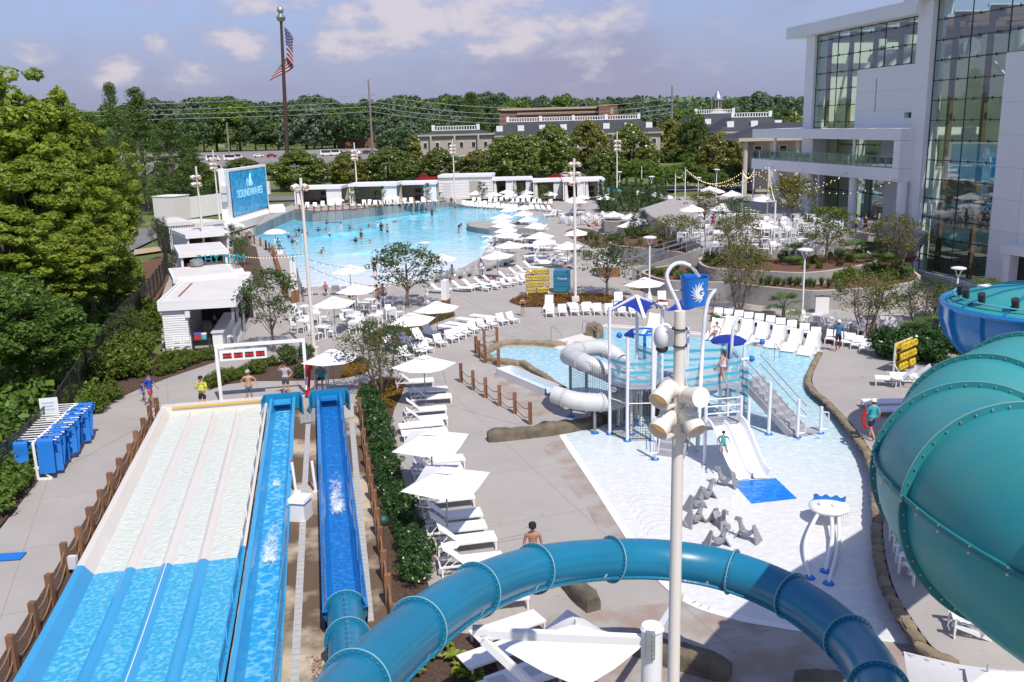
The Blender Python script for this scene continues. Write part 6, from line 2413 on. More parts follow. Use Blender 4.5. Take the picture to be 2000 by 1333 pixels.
for j,(px,pb,pt,w,lab)in enumerate([(1352,330,218,60,'light feathery bamboo clump left of the cupola'),(1370,352,300,70,'round green garden tree left of the dark magnolia'),(1340,368,
 318,90,'low spreading garden tree behind the terrace'),(1300,375,322,70,'garden tree behind the string light poles'),(1440,372,318,60,'garden tree under the balcony corner'),(1250,
 362,308,60,'dark garden tree behind the far bar'),(1400,380,335,60,'dark shrub tree behind the terrace umbrellas'),(1215,360,318,50,'garden tree beside the parked white van')]):
 plant(gard[[1,0,2,0,1,0,1,0][j]],px,pb,pt,lab,w,group='garden trees beyond the terrace')
redt=mktree('red_tree',88,'round',2.6,3.4,.4,70,60,.6,.16,L_red,.1)
for px,pb,pt,w,lab in[(1362,318,288,48,'dark red leaved shrub tree beyond the terrace'),(1330,345,322,34,'small dark red shrub by the garden road'),(1550,402,345,60,'dark red shrub under the balcony')]:
 plant(redt,px,pb,pt,lab,w)
for j,(px,pb,pt,w)in enumerate([(640,352,318,60),(722,350,312,50),(800,346,316,50),(900,342,305,50),(968,340,312,50),(1045,338,300,60),(1115,332,296,60),(1200,332,292,50),(1265,326,
 288,50),(540,352,318,50),(1340,330,285,60)]):
 plant(gard[j%2],px,pb,pt,'%s round garden tree from the left filling the gaps between the magnolias'%ORD[j],w,wk=1.2,group='trees between the magnolias')
fart=[mktree('far_tree',90+i,['round','round','egg','round'][i],6.5,11,2.0,80,34,1.6,.55,[L_far,L_far,L_grey,L_mid][i],.4,nl=4)for i in range(4)]
rng=random.Random(11)
LF='leafy tree among the mid distance trees round the car park and brick buildings'
for px,pt,dd in[(425,200,420),(470,196,470),(500,228,400),(520,232,380),(600,195,520),(615,208,380),(630,235,370),(655,210,420),(665,238,330),(690,212,400),(700,240,325),(640,200,560),
 (580,200,600),(745,205,420),(770,225,380),(790,212,430),(840,205,400),(850,225,350),(870,215,370),(800,240,340),(770,250,320),(560,240,370),(545,235,430),(400,225,400),(360,215,420),
 (450,225,520),(1215,207,520),(1250,205,540),(1290,212,500),(1340,212,480),(1380,214,500),(1440,212,520),(1490,215,540),(1530,213,500),(1560,216,480),(1200,190,560),(950,200,520),(1010,
 196,560),(1100,186,600),(1060,200,540),(1140,200,520),(900,192,600),(830,190,600),(760,185,640),(800,195,560),(1245,190,640)]:
 plant(fart[rng.randrange(4)],px,300,pt,LF,None,D_=(max(dd,500)if 395<px<745 else dd)+rng.uniform(-10,15),group='mid distance trees',hmax=26)
LW='dense green tree of the wooded ridge along the horizon'
for i in range(150):
 px=-60+i*11.2+rng.uniform(-8,8)
 base_y=197+8*sin(px*.011)+6*sin(px*.037+1)-(8 if 600<px<900 else 0)+(6 if px<520 else 0)
 plant(fart[rng.randrange(4)],px,300,base_y+rng.uniform(-8,9),LW,None,D_=rng.uniform(600,820),group='trees of the far wooded ridge',hmax=30)
rg=np.random.default_rng(5)
k=26000
X=rg.uniform(-900,700,k)
Y=rg.uniform(540,900,k)
Z=np.array([hill(x,y)for x,y in zip(X,Y)])+rg.uniform(1,14,k)
Cw=np.stack([X,Y,Z],1)
obj('woods',leafmesh('woods',Cw,rg.normal(size=(k,3))+np.array([0,-.6,.5]),2.2,L_far,rg,.8),None,None,kind='stuff')
yng=[mktree('young_tree',100+i,'vase',1.8,4.2,.9,100,30,.36,.075,[L_young,L_young,L_myrt,L_shrub][i],.09,nl=22,bark=M_bark2)for i in range(4)]
myr=[mktree('multi_stem_tree',110+i,'vase',2.0,3.6,1.0,110,30,.40,.065,[L_young,L_myrt][i],.12,nl=12,stems=5,bark=M_bark2,spread=.28)for i in range(2)]
for pr,px,pb,pt,w,z,lab in[(yng[0],537,688,523,125,0,'airy young tree in front of the poolside bar'),(yng[0],795,600,478,150,0,'airy young tree among the bar tables left of the white monolith'),
 (myr[0],745,768,628,165,0,'multi stemmed young tree by the lifeguard umbrella and hedge'),(yng[1],1187,578,455,125,0,'young tree in the low bed behind the blue roofed tower'),(myr[1],
 1314,500,420,120,1.0,'multi stemmed young tree on the round mulch planter'),(myr[1],1443,607,478,120,0,'multi stemmed tree growing between pool and planter wall beside the bucket'),
 (myr[1],1440,520,420,100,2.3,'bronzed young tree on the upper planter at the terrace front'),(yng[3],1614,515,405,110,2.3,'young yellow green tree on the upper planter right of centre'),
 (myr[1],1752,530,420,110,1.4,'bronzed young tree at the corner of the white building'),(myr[1],1690,655,530,130,0,'bronzed multi stemmed tree in front of the planter near the towel station'),
 (myr[0],1800,655,545,140,0,'multi stemmed tree beside the white shade shell'),(yng[2],1545,445,345,110,3.0,'bronzed tree in the middle of the terrace tables'),(yng[2],1375,445,372,
 80,3.0,'bronzed young tree left on the terrace'),(yng[1],1440,460,385,85,3.0,'green young tree among the terrace tables'),(yng[1],318,505,425,42,0,'small young tree by the striped pavilion'),
 (yng[1],468,545,438,42,0,'slim young tree right of the cabana roofs'),(yng[3],478,520,462,40,0,'leafy young shrub tree left of the wave pool fence'),(yng[1],747,408,364,22,1.2,'small young tree between the far cabanas'),
 (yng[1],835,404,358,20,1.1,'small young tree left of the tall white block'),(yng[1],943,400,355,22,.4,'small young tree right of the tall white block'),(yng[1],1015,400,358,24,.2,'small young tree before the dark wood cabana'),
 (yng[3],1062,404,362,28,.2,'bright young tree before the far bar'),(yng[1],694,410,365,22,1.3,'small young tree by the far pool light pole'),(yng[3],1925,600,545,70,0,'leafy shrub tree in front of the dark doorway'),
 (yng[2],1845,620,560,70,0,'bronzed shrub tree left of the slide bowl'),(yng[1],255,690,600,70,0,'slim young tree in the shrubs left of the bar')]:
 plant(pr,px,pb,pt,lab,w,z)
con=mktree('small_conifer',120,'cone',1.5,3.4,.2,90,40,.35,.09,L_blue,.08,asp=.3)
for px,pb,pt,w,z,lab in[(345,535,488,44,0,'blue green conifer beside the mesh fence'),(440,505,466,30,0,'small conifer by the brown screen cabana'),(272,440,412,24,0,'small conifer beyond the far left road'),
 (1237,466,420,46,1.0,'blue green conifer on the round planter'),(1258,472,410,44,1.0,'dark conifer on the round planter'),(1300,430,392,40,0,'blue conifer at the head of the stair'),
 (1325,425,388,36,0,'dark conifer left of the terrace tables')]:
 plant(con,px,pb,pt,lab,w,z)
arb=mktree('narrow_hedge_tree',125,'column',.55,3.6,.1,60,40,.28,.075,L_arb,.05,asp=.4)
rng=random.Random(4)
n_=0
arbs=[]
for row,(p0,p1,n)in enumerate((((1174,394),(1290,402),13),((1172,412),(1285,415),11),((1180,424),(1300,424),9))):
 for i in range(n):
  t_=i/(n-1)
  px,pb=p0[0]+(p1[0]-p0[0])*t_+rng.uniform(-2,2),p0[1]+(p1[1]-p0[1])*t_
  g=G(px,pb)
  arb[0].put(g,rng.uniform(0,6),'%s narrow clipped hedge tree from the left in the %s row'%(ORD[i],['back','middle','front'][row]),'narrow hedge trees',(1.0,1.0,rng.uniform(.85,1.25)))
shr=[mktree('shrub',130+i,'round',.62,.95,.02,40,36,.22,.06,[L_shrub,L_mid,L_young][i],.03,nl=3)for i in range(3)]
hed=[mktree('hedge_shrub',140+i,'round',.75,1.15,.02,62,46,.22,.055,L_hedge,.04,nl=3)for i in range(2)]
def z2(x,y):
 return(x/3.3333,650+y/3.3333)
sl_=[z2(*p)for p in[(1105,190),(1160,190),(1215,178),(1270,200),(1330,180),(1050,240),(1110,265),(1170,240),(1215,220),(1050,280),(1385,175)]]
for i,(px,py)in enumerate(sl_):
 shr[0][0].put(G(px,py,.02),i,'%s small bright shrub in the mulch below the bar, counted from the bar counter'%ORD[i],'small shrubs below the bar',random.uniform(.62,.85))
sl_=[z2(*p)for p in[(1375,355),(1420,340),(1460,325),(1510,310),(1560,300),(1600,275),(1640,270),(1690,265),(1720,225),(1780,215),(1670,225)]]
for i,(px,py)in enumerate(sl_):
 shr[0][0].put(G(px,py,.02),i*1.3,'%s small shrub from the left in the mulch bed under the start gate'%ORD[i],'small shrubs under the start gate',random.uniform(.62,.85))
for i,(px,py,s_)in enumerate([(565,712,1.0),(562,700,.9),(590,738,.85),(598,700,.9)]):
 shr[2][0].put(G(px,py,.02),i*1.7,'%s glossy yellow green shrub near the right leg of the start gate'%ORD[i],'shrubs at the gate leg',s_)
for i,(px,py,s_)in enumerate([(222,745,1.7),(250,735,1.9),(270,705,1.9),(238,712,1.8),(292,668,1.5),(300,640,1.5),(282,610,1.4),(262,650,1.6),(205,790,1.0),(220,780,1.0),(188,805,1.1),
 (200,740,1.4),(310,610,1.0),(280,735,1.2),(245,690,1.5)]):
 shr[0][0].put(G(px,py,.02),i*1.1,'%s bright loose bush from the towel rack along the black mesh fence'%ORD[i],'bright bushes along the mesh fence',s_)
for i,(px,py,s_)in enumerate([(20,960,1.4),(45,915,1.4),(5,985,1.3),(70,900,1.1),(-15,1010,1.3),(100,885,1.0)]):
 shr[1][0].put(G(px,py,.02),i*1.1,'%s green bush from the left below the towel rack fence'%ORD[i],'green bushes at the left edge',s_)
hp=along(GS([(726,792),(742,850),(752,905),(768,965),(790,1030),(808,1100),(820,1140)]),n=17)
for i,p in enumerate(hp):
 hed[i%2][0].put(p+Vector((random.uniform(-.12,.12),0,.02)),i*1.9,'%s glossy hedge shrub from the far end of the hedge beside the loungers'%ORD[i],'glossy hedge beside the loungers',
  random.uniform(.72,.92))
for i,p in enumerate(along(GS([(1400,632),(1460,628),(1520,640),(1590,655)]),n=12)):
 shr[1][0].put(p+Vector((0,.6,.02)),i*1.9,'%s low green shrub from the left behind the wave shaped pool loungers'%ORD[i],'low shrubs behind the pool loungers',random.uniform(.4,.6))
for i,(px,py,s_)in enumerate([(1735,700,1.5),(1760,705,1.6),(1790,712,1.4),(1820,705,1.6),(1840,690,1.7),(1770,680,1.2),(1805,680,1.3),(1850,720,1.6),(1722,678,1.1)]):
 hed[i%2][0].put(G(px,py,.02),i*1.9,'%s dark shrub from the yellow vest rack under the slide bowl'%ORD[i],'dark shrubs by the slide bowl',s_)
for i,(px,py,z_,s_)in enumerate([(1275,535,1.4,.6),(1290,540,1.4,.7),(1310,538,1.4,.6),(1330,545,1.4,.7),(1350,535,1.4,.7),(1320,527,1.4,.6),(1345,545,1.4,.5),(1385,512,2.3,.9),(1410,
 508,2.3,.8),(1395,520,2.3,.6),(1480,515,2.3,.6),(1532,512,2.3,.9),(1560,518,2.3,.6),(1590,515,2.3,.7),(1640,505,2.3,.8),(1660,512,2.3,.7),(1675,505,2.3,.8),(1620,508,2.3,.7),(1575,
 525,2.3,.5),(1600,525,2.3,.5),(1640,520,2.3,.5),(1720,540,1.4,1.0),(1740,548,1.4,.9),(1755,545,1.4,1.1),(1770,540,1.4,.9),(1660,550,1.4,1.2),(1690,540,1.4,1.1),(1640,552,1.4,.9),(1200,
 470,1.6,.7),(1215,478,1.6,.5),(1250,478,1.6,.6),(1290,480,1.6,.5),(1240,466,1.6,1.0),(1265,462,1.6,1.1),(1300,465,1.6,.9)]):
 shr[[1,0,2][i%3]][0].put(G(px,py,z_+.01),i*1.3,'%s low shrub from the stair among the plants on the concrete planters'%ORD[i],'low shrubs on the planters',s_)
def mk_tuft():
 t=thing('grass_tuft','','grass')
 rng=np.random.default_rng(3)
 k=90
 a=rng.uniform(0,2*pi,k)
 sp=rng.uniform(.05,.5,k)
 mb=MB()
 for ai,si in zip(a,sp):
  d=Vector((cos(ai),sin(ai),0))
  h=.75-.4*si
  s=Vector((-d.y,d.x,0))*.012
  b=d*.04
  mb.add([b-s,b+s,b+d*si*.4+s*.8+Vector((0,0,h*.65)),b+d*si*.4-s*.8+Vector((0,0,h*.65)),b+d*si+Vector((0,0,h*.95))],[(0,1,2,3),(3,2,4)])
 obj('blades',mb,L_grass,t,kind='stuff')
 return t
tuft=Proto(mk_tuft)
for i,x in enumerate([430,480,510,570,600,650,720,765,800,865,910,945,1020,1090,1170,1245]):
 tuft.put(G(1400+x/5,553+.006*x+(3 if i%2 else 0),1.41),i,'%s grass tuft from the left along the lower concrete planter'%ORD[i],'grass tufts on the lower planter',random.uniform(.9,
  1.3))
for i,(px,py)in enumerate([(1145,472),(1155,468),(1165,475),(1235,460),(1225,463),(1250,455),(1135,466)]):
 tuft.put(G(px,py,.03 if px<1180 else 1.62),i,'%s tall grass clump from the left near the four umbrellas'%ORD[i],'grass clumps near the four umbrellas',1.8)
def frond_mesh():
 mb=MB()
 mb.tube([(0,0,0),(.25,0,.22),(.5,0,.3)],.012,4)
 for k in range(9):
  a=-1.1+2.2*k/8
  d=Vector((cos(a)*.55,sin(a)*.55,-.12))
  s=Vector((-sin(a),cos(a),0))*.035
  p=Vector((.48,0,.3))
  mb.add([p,p+d*.55-s,p+d,p+d*.55+s],[(0,1,2,3)])
 return mb.mesh('frond',L_palm)
FR=frond_mesh()
def mk_palm():
 t=thing('fan_palm','','palm')
 obj('trunk',MB().cyl((0,0,0),(0,0,.55),.10,.08,8),M_bark,t,True)
 rng=random.Random(8)
 for k in range(16):
  o=bpy.data.objects.new('frond',FR)
  COL.objects.link(o)
  o.parent=t
  o.location=(0,0,.5)
  o.rotation_euler=(0,rng.uniform(-.9,.35),k*2.4)
  o.scale=(1,1,1)
 return t
palm=Proto(mk_palm)
for px,py,z_,s_,lab in[(1530,628,0,1.5,'small fan palm behind the pool loungers by the disc lamp'),(1548,516,2.3,1.3,'small fan palm on the upper planter left part'),(1668,512,2.3,1.3,
 'fan palm on the upper planter near its right end'),(1690,506,2.3,1.2,'fan palm at the right end of the upper planter'),(1740,545,1.4,1.5,'fan palm in the shade at the building corner'),
 (1715,535,1.4,1.3,'fan palm between upper planter and building'),(1780,690,0,1.5,'fan palm by the towel station'),(1812,675,0,1.4,'fan palm right of the towel station')]:
 palm.put(G(px,py,z_),px,lab,None,s_)
def mk_hosta():
 t=thing('hosta','','plant')
 me=MB().add([(0,0,0),(.16,-.09,.12),(.34,-.07,.14),(.44,0,.05),(.34,.07,.14),(.16,.09,.12),(.2,0,.09)],[(0,1,6),(1,2,6),(2,3,6),(3,4,6),(4,5,6),(5,0,6)]).mesh('leaf',leafmat('hosta_leaf',
  (.16,.22,.02),(.34,.36,.05),.3),True)
 rng=random.Random(2)
 for k in range(16):
  o=bpy.data.objects.new('leaf',me)
  COL.objects.link(o)
  o.parent=t
  o.rotation_euler=(0,rng.uniform(-.7,.0),k*2.4)
  o.scale=(rng.uniform(.7,1.1),)*3
 return t
hosta=Proto(mk_hosta)
for i,(px,py)in enumerate([(832,1290),(862,1262),(888,1290),(805,1322),(905,1312),(925,1325)]):
 hosta.put(G(px,py,.04),i,'%s yellow green hosta from the teal tube in the bottom mulch bed'%ORD[i],'hostas in the bottom bed',1.0)
def groundcover(poly_px,n,m,size,seed,name='ground_cover',h=.14,cond=None,z=.04):
 rg=np.random.default_rng(seed)
 pts=GS(poly_px)
 xs_=[p.x for p in pts]
 ys_=[p.y for p in pts]
 out=[]
 while len(out)<n:
  x,y=rg.uniform(min(xs_),max(xs_)),rg.uniform(min(ys_),max(ys_))
  if inside((x,y),pts)and(cond is None or cond(x,y))and sin(x*3.1+1)*sin(y*2.7)+rg.normal()*.5>-.35:
   out.append((x,y,z+rg.uniform(0,h)))
 C=np.array(out)
 return obj(name,leafmesh(name,C,rg.normal(size=(n,3))*.6+np.array([0,0,1]),size,m,rg,.7),None,None,kind='stuff')
groundcover(bedM_px,7000,M_gcov,.05,1,cond=lambda x,y:x>-9.6)
groundcover(bedC_px,9000,leafmat('olive_groundcover',(.10,.09,.015),(.24,.14,.02),.25),.05,2)
groundcover(bedD_px,9000,leafmat('rusty_groundcover',(.14,.09,.015),(.27,.13,.02),.25),.05,3)
groundcover([(720,750),(745,742),(790,742),(787,765),(770,800),(735,790)],3500,M_gcov,.05,4)
groundcover([(-40,1030),(66,945),(150,830),(250,660),(200,690),(120,790),(20,910),(-60,1000)],9000,L_mid,.12,5,'undergrowth',.5)
groundcover([(-200,900),(0,900),(100,800),(220,640),(290,560),(260,520),(60,560),(-200,600)],16000,L_deep,.22,6,'undergrowth',1.6)
groundcover([(1740,556),(1797,545),(1786,535),(1720,552)],600,leafmat('red_bloom',(.30,.02,.02),(.45,.05,.03),.2),.06,7,'flowers',.2,None,1.45)
groundcover([(1690,640),(1720,640),(1730,650),(1690,652)],400,leafmat('red_bloom2',(.30,.02,.02),(.5,.08,.03),.2),.06,8,'flowers',.3)
groundcover([(590,415),(650,414),(720,410),(800,405),(860,398),(860,394),(720,405),(590,411)],4000,L_mid,.16,9,'ground_cover',.6,None,1.3)
rg=np.random.default_rng(9)
pts=along(GS([(1222,554),(1260,566),(1303,574),(1340,580)]),n=500)
C=np.array([(p.x+rg.normal()*.25,p.y-.2+rg.normal()*.2,.03)for p in pts])
obj('gravel',leafmesh('gravel',C,rg.normal(size=(500,3))*.4+np.array([0,0,1]),.09,mat('pale_pebble',(.42,.33,.22),.9,rnd=.2),rg,.8),None,None,kind='stuff')
pts=along(GS([(622,1290),(632,1400)]),n=300)
C=np.array([(p.x+rg.normal()*.12,p.y+rg.normal()*.1,.03+rg.uniform(0,.05))for p in pts])
obj('gravel',leafmesh('gravel',C,rg.normal(size=(300,3))*.6+np.array([0,0,1]),.05,mat('river_pebble',(.35,.24,.17),.9),rg,.8),None,None,kind='stuff')
# ----
def mk_umbrella(tilt=0.0,half=1.16,seed=0):
 def fn():
  t=thing('umbrella','','umbrella')
  N=10
  ze,za=2.04,2.52
  vs,fs=[],[]
  for i in range(N+1):
   for j in range(N+1):
    u,v=i/N*2-1,j/N*2-1
    m=max(abs(u),abs(v))
    dg=min(abs(u),abs(v))/max(m,1e-6)
    z=za-(za-ze)*m**1.08-.10*m*(1-dg)*(1 if m<1 else 1.3)
    k=1-.05*m*(1-dg)
    vs.append((u*half*k,v*half*k,z))
  for i in range(N):
   for j in range(N):
    a=i*(N+1)+j
    fs.append((a,a+N+1,a+N+2,a+1))
  can=obj('canopy',MB().add(vs,fs),M_fabric,t,True,angle=.5)
  obj('vent_cap',MB().add([(-.3,-.3,za-.075),(.3,-.3,za-.075),(.3,.3,za-.075),(-.3,.3,za-.075),(0,0,za+.05)],[(0,1,4),(1,2,4),(2,3,4),(3,0,4)]),M_fabric,can)
  obj('finial',MB().cyl((0,0,za),(0,0,za+.16),.025,.015,8),M_steel,can)
  mb=MB()
  for sx in(-1,1):
   for sy in(-1,1):
    mb.tube([(0,0,za-.05),(sx*half*.98,sy*half*.98,ze-.02)],.014,5)
    mb.tube([(0,0,1.75),(sx*half*.5,sy*half*.5,ze+.2)],.01,5)
  obj('ribs',mb,M_white,can,kind='stuff')
  obj('pole',MB().cyl((0,0,0),(0,0,za),.028,.028,10),M_galv,t,True)
  obj('base',MB().box((0,0,.04),(.62,.62,.07)),M_galv,t)
  return t
 return fn
umb=Proto(mk_umbrella())
UG='square white umbrellas over the decks'
def put_umb(px,py,label,z=0.0,rz=None,za=2.52,scale=1.0,group=UG):
 """the given pixel is the peak of the canopy"""
 g=G(px,py,za*scale+z)
 o=umb.put((g.x,g.y,z),rz if rz is not None else random.uniform(-.5,-.1),label,group,scale)
 o.rotation_euler.x,o.rotation_euler.y=random.uniform(-.03,.03),random.uniform(-.03,.03)
 return o
for px,py,rz,lab in[(827,696,-.55,'white square umbrella between the hedge head and the rope fence'),(840,841,-.2,'white square umbrella over hedge loungers, farther of the near two'),
 (868,914,-.28,'white square umbrella nearest the pale pole man, over hedge loungers'),(1122,1226,-.75,'large white umbrella seen from above beside the steel column'),(803,612,-.3,'white umbrella over the first pool deck loungers left of centre bed'),
 (852,590,-.3,'white umbrella behind it at the centre bed edge'),(650,580,-.2,'white umbrella over the bar tables by the tall pole'),(693,555,-.2,'white umbrella over the seated guest behind the bar tables'),
 (683,518,-.2,'white umbrella at the wave pool beach edge left'),(860,497,-.2,'white umbrella at the wave pool beach beside the disc lamp'),(1258,543,-.5,'white umbrella standing alone by the disc lamp and planter')]:
 put_umb(px,py,lab,0,rz)
u_=put_umb(648,684,'white umbrella with blue print over the seated lifeguard',0,-.25)
M_print=mat('blue_print',(.10,.16,.34),.8)
mb=MB()
rng=random.Random(6)
for k in range(26):
 a,b=rng.uniform(.45,1.05),rng.uniform(-.95,.3)
 r=rng.uniform(.015,.06)
 m_=max(abs(a),abs(b))
 zz=2.52-.48*(m_/1.16)**1.08+.012
 mb.add([(a-r,b-r*1.5,zz+.01),(a+r,b-r,zz-.012),(a+r*.8,b+r*1.4,zz-.012),(a-r,b+r,zz+.01)],[(0,1,2,3)])
obj('printed_splash',mb,M_print,u_,kind='stuff')
put_umb(1935,1318,'large white umbrella cut by the bottom right corner',.45,-.35,scale=1.15)
far_u=[(929,373,'first from the white block'),(964,376,'second from the white block'),(989,371,'third from the white block, at the back'),(995,377,'fourth from the white block, in front'),
 (1026,372,'fifth from the white block, at the back'),(1025,379,'sixth from the white block, in front'),(1073,375,'before the far bar doorway'),(1137,381,'right of three under the far bar roof'),
 (1118,386,'left of three under the far bar roof'),(1128,389,'front of three under the far bar roof'),(1182,383,'by the grey kiosk'),(993,405,'dipping over the shallow water'),(1025,
 401,'between the water and the back row'),(1022,412,'right of the one dipping over the water'),(981,418,'at the tip of the pool island'),(979,426,'second on the pool island'),(1031,
 423,'above the orange bather'),(983,434,'third on the pool island'),(1046,435,'right of the pool island'),(988,443,'fourth below the pool island'),(990,452,'fifth below the pool island'),
 (1054,454,'over the loungers right of the shore'),(1125,448,'by the red mulch bed and light pole'),(1062,465,'over a row of empty loungers'),(1108,473,'above the crowded towel loungers'),
 (993,472,'over the tub loungers at the shore'),(971,491,'nearest the yellow vest rack at the shore')]
for px,py,lab in far_u:
 put_umb(px,py,'white umbrella right of the wave pool '+lab)
for px,py,z_,lab in[(1198,414,0,'left of the four in a cluster'),(1231,418.5,0,'second of the four in a cluster'),(1252,428,0,'right of the four in a cluster'),(1228,433.5,0,'front of the four in a cluster'),
 (1247,373,0,'leftmost behind the hedge trees'),(1279,376.5,0,'middle one behind the hedge trees'),(1300,380,0,'rightmost behind the hedge trees'),(1387,364.5,3,'far back left on the terrace'),
 (1397,368,3,'far back on the terrace in front of it'),(1430,373,3,'far back right on the terrace'),(1352,401,3,'left on the terrace under strings'),(1412,399,3,'above the seated diners on the terrace'),
 (1489,382,3,'centre of the terrace'),(1526,375,3,'behind the terrace tree'),(1566,388,3,'nearest the white building on the terrace'),(1486,431,3,'low front on the terrace')]:
 put_umb(px,py,'white umbrella '+lab,z_)
def mk_round():
 t=thing('round_umbrella','','umbrella')
 obj('canopy',MB().lathe([(1.3,2.0),(1.22,2.12),(.9,2.3),(.5,2.42),(.05,2.47)],(0,0,0),16),M_fabric,t,True)
 obj('pole',MB().cyl((0,0,0),(0,0,2.5),.03,.03,8),M_galv,t)
 return t
rum=Proto(mk_round)
for px,py,z_,lab in[(537,448,0,'round white umbrella over the lifeguard chair at the wave pool corner'),(655,387,1.3,'round white umbrella before the left far cabana'),(764,382,1.2,
 'round white umbrella before the pair of far cabanas'),(457,436,0,'round white umbrella beside the stage ledge')]:
 g=G(px,py,2.45+z_)
 rum.put((g.x,g.y,z_),0,lab,'round white umbrellas')
def mk_lounger(back):
 def fn():
  t=thing('sun_lounger','','sun lounger')
  sh,hw=.34,.33
  mb=MB()
  for sy in(-1,1):
   mb.beam((-.75,sy*hw,sh),(1.28,sy*hw,sh),.045,.06)
  for x in(-.72,1.26):
   mb.beam((x,-hw+.02,sh),(x,hw-.02,sh),.045,.06)
  obj('frame',mb,M_white,t)
  obj('seat',MB().box((.62,0,sh+.035),(1.28,.62,.025)),M_mesh,t)
  for sx in(-.66,1.22):
   for sy in(-1,1):
    obj('leg',MB().box((sx,sy*hw,sh/2-.015),(.05,.045,sh-.03)),M_white,t)
  if back>0:
   c,s=cos(back),sin(back)
   vs=[]
   n=5
   for i in range(n+1):
    q=.80*i/n
    dz=.025*sin(pi*i/n)
    for y in(-.31,.31):
     vs.append((-.02-q*c,y,sh+.05+q*s+dz))
   me=MB().add(vs,[(2*i,2*i+1,2*i+3,2*i+2)for i in range(n)])
   me.add([(v[0]+.025*s,v[1],v[2]-.025*c)for v in vs],[(2*i,2*i+2,2*i+3,2*i+1)for i in range(n)])
   b=obj('backrest',me,M_mesh,t)
   mb=MB()
   for sy in(-1,1):
    mb.beam((-.45*c-.02,sy*.29,sh+.45*s),(-.62,sy*.29,sh+.0),.02,.025)
    mb.beam((-.25*c-.02,sy*.29,sh+.22*s),(-.70,sy*.29,.12),.02,.02)
   obj('brace',mb,M_white,b,kind='stuff')
  else:
   obj('backrest',MB().box((-.40,0,sh+.038),(.76,.62,.025)),M_mesh,t)
  return t
 return fn
lr,lf=Proto(mk_lounger(.72)),Proto(mk_lounger(0))
lh=Proto(mk_lounger(1.0))
def row(pr,pts,ang,tpl,group,z=.0,jit=.06):
 pts=list(pts)
 for i,p in enumerate(pts):
  g=G(p[0],p[1],z+.3)
  a=ang if len(p)<3 else p[2]
  o=(p[3]if len(p)>3 else pr)
  o.put((g.x,g.y,z),a+random.uniform(-jit,jit),tpl%ORD[i],group)
T_=radians
row(lr,[(800,746,T_(8)),(826,763,T_(8),lf),(832,778,T_(10)),(820,802,T_(10)),(820,820,T_(11)),(812,832,T_(12),lf),(818,846,T_(12),lf),(846,902,T_(13)),(840,918,T_(12)),(858,976,T_(12)),
 (870,1010,T_(12)),(876,1034,T_(12)),(893,1058,T_(12)),(903,1098,T_(10)),(925,1140,T_(10),lf),(945,1170,T_(10),lf)],0,'%s white sling lounger from the far end of the row beside the hedge',
 'loungers beside the hedge',jit=.02)
row(lf,[(975,1232,T_(28)),(955,1280,T_(28)),(1010,1322,T_(28)),(995,1335,T_(28))],.4,'%s white lounger from the teal tube under the large bottom umbrella','loungers under the bottom umbrella')
row(lr,[(765,678),(794,672),(820,662),(838,650),(872,640,T_(-40),lf),(890,634,T_(-36),lf),(910,625,T_(-32),lf),(938,619,T_(-32),lf)],T_(-48),'%s white lounger from the person lying in the row along the yellow centre bed',
 'loungers along the centre bed')
row(lh,[(1072,598),(1118,597,T_(-88),lf),(1147,596,T_(-88),lf),(1208,592),(1293,590)],T_(-95),'%s white lounger from the girl in front of the low rusty bed','loungers before the low rusty bed')
row(lr,[(853,566),(897,563),(918,560),(940,556),(957,552),(987,544),(1007,536,T_(-20)),(1021,531,T_(-20)),(1035,523,T_(-20)),(1056,515)],T_(-20),'%s white lounger from the monolith in the row behind the tub loungers',
 'loungers behind the tub loungers')
row(lr,[(1762,742,T_(160)),(1740,786,T_(180),lf),(1762,800,T_(180),lf),(1790,735,T_(160))],0,'%s white lounger from the far end on the deck beside the big tube','loungers beside the big tube',
 z=.32)
rng=random.Random(21)
for(x0,y0),(x1,y1),n,ang,lab in[((905,401),(1015,408),14,-100,'the shoreline row in front of the far cabanas'),((925,393),(1075,397),15,-95,'the back row before the far cabanas'),((1040,
 407),(1085,412),5,-60,'the short row by the sunbathers'),((1075,420),(1130,415),7,215,'the row right of the shallow tip'),((1015,440),(1060,448),5,200,'the row right of the pool island'),
 ((960,462),(1050,470),8,190,'the row under the shore umbrellas'),((1020,478),(1075,485),6,180,'the towel covered row'),((1045,500),(1075,512),5,190,'the row next to the yellow vest rack'),
 ((1090,480),(1120,520),7,120,'the slanting row by the light pole'),((600,405),(660,400),5,-80,'the left far cabana front'),((690,401),(765,398),8,-80,'the middle far cabana front'),
 ((780,397),(850,393),7,-80,'the far cabanas left of the white block')]:
 for i in range(n):
  t_=i/(n-1)
  z_=(1.25 if x0<860 and y0<420 else 0)
  g=G(x0+(x1-x0)*t_,y0+(y1-y0)*t_,.3+z_)
  [lr,lh,lf,lr][rng.randrange(4)].put((g.x,g.y,z_),T_(ang)+rng.uniform(-.15,.15),'%s white lounger from the left in %s'%(ORD[i],lab),'loungers in '+lab)
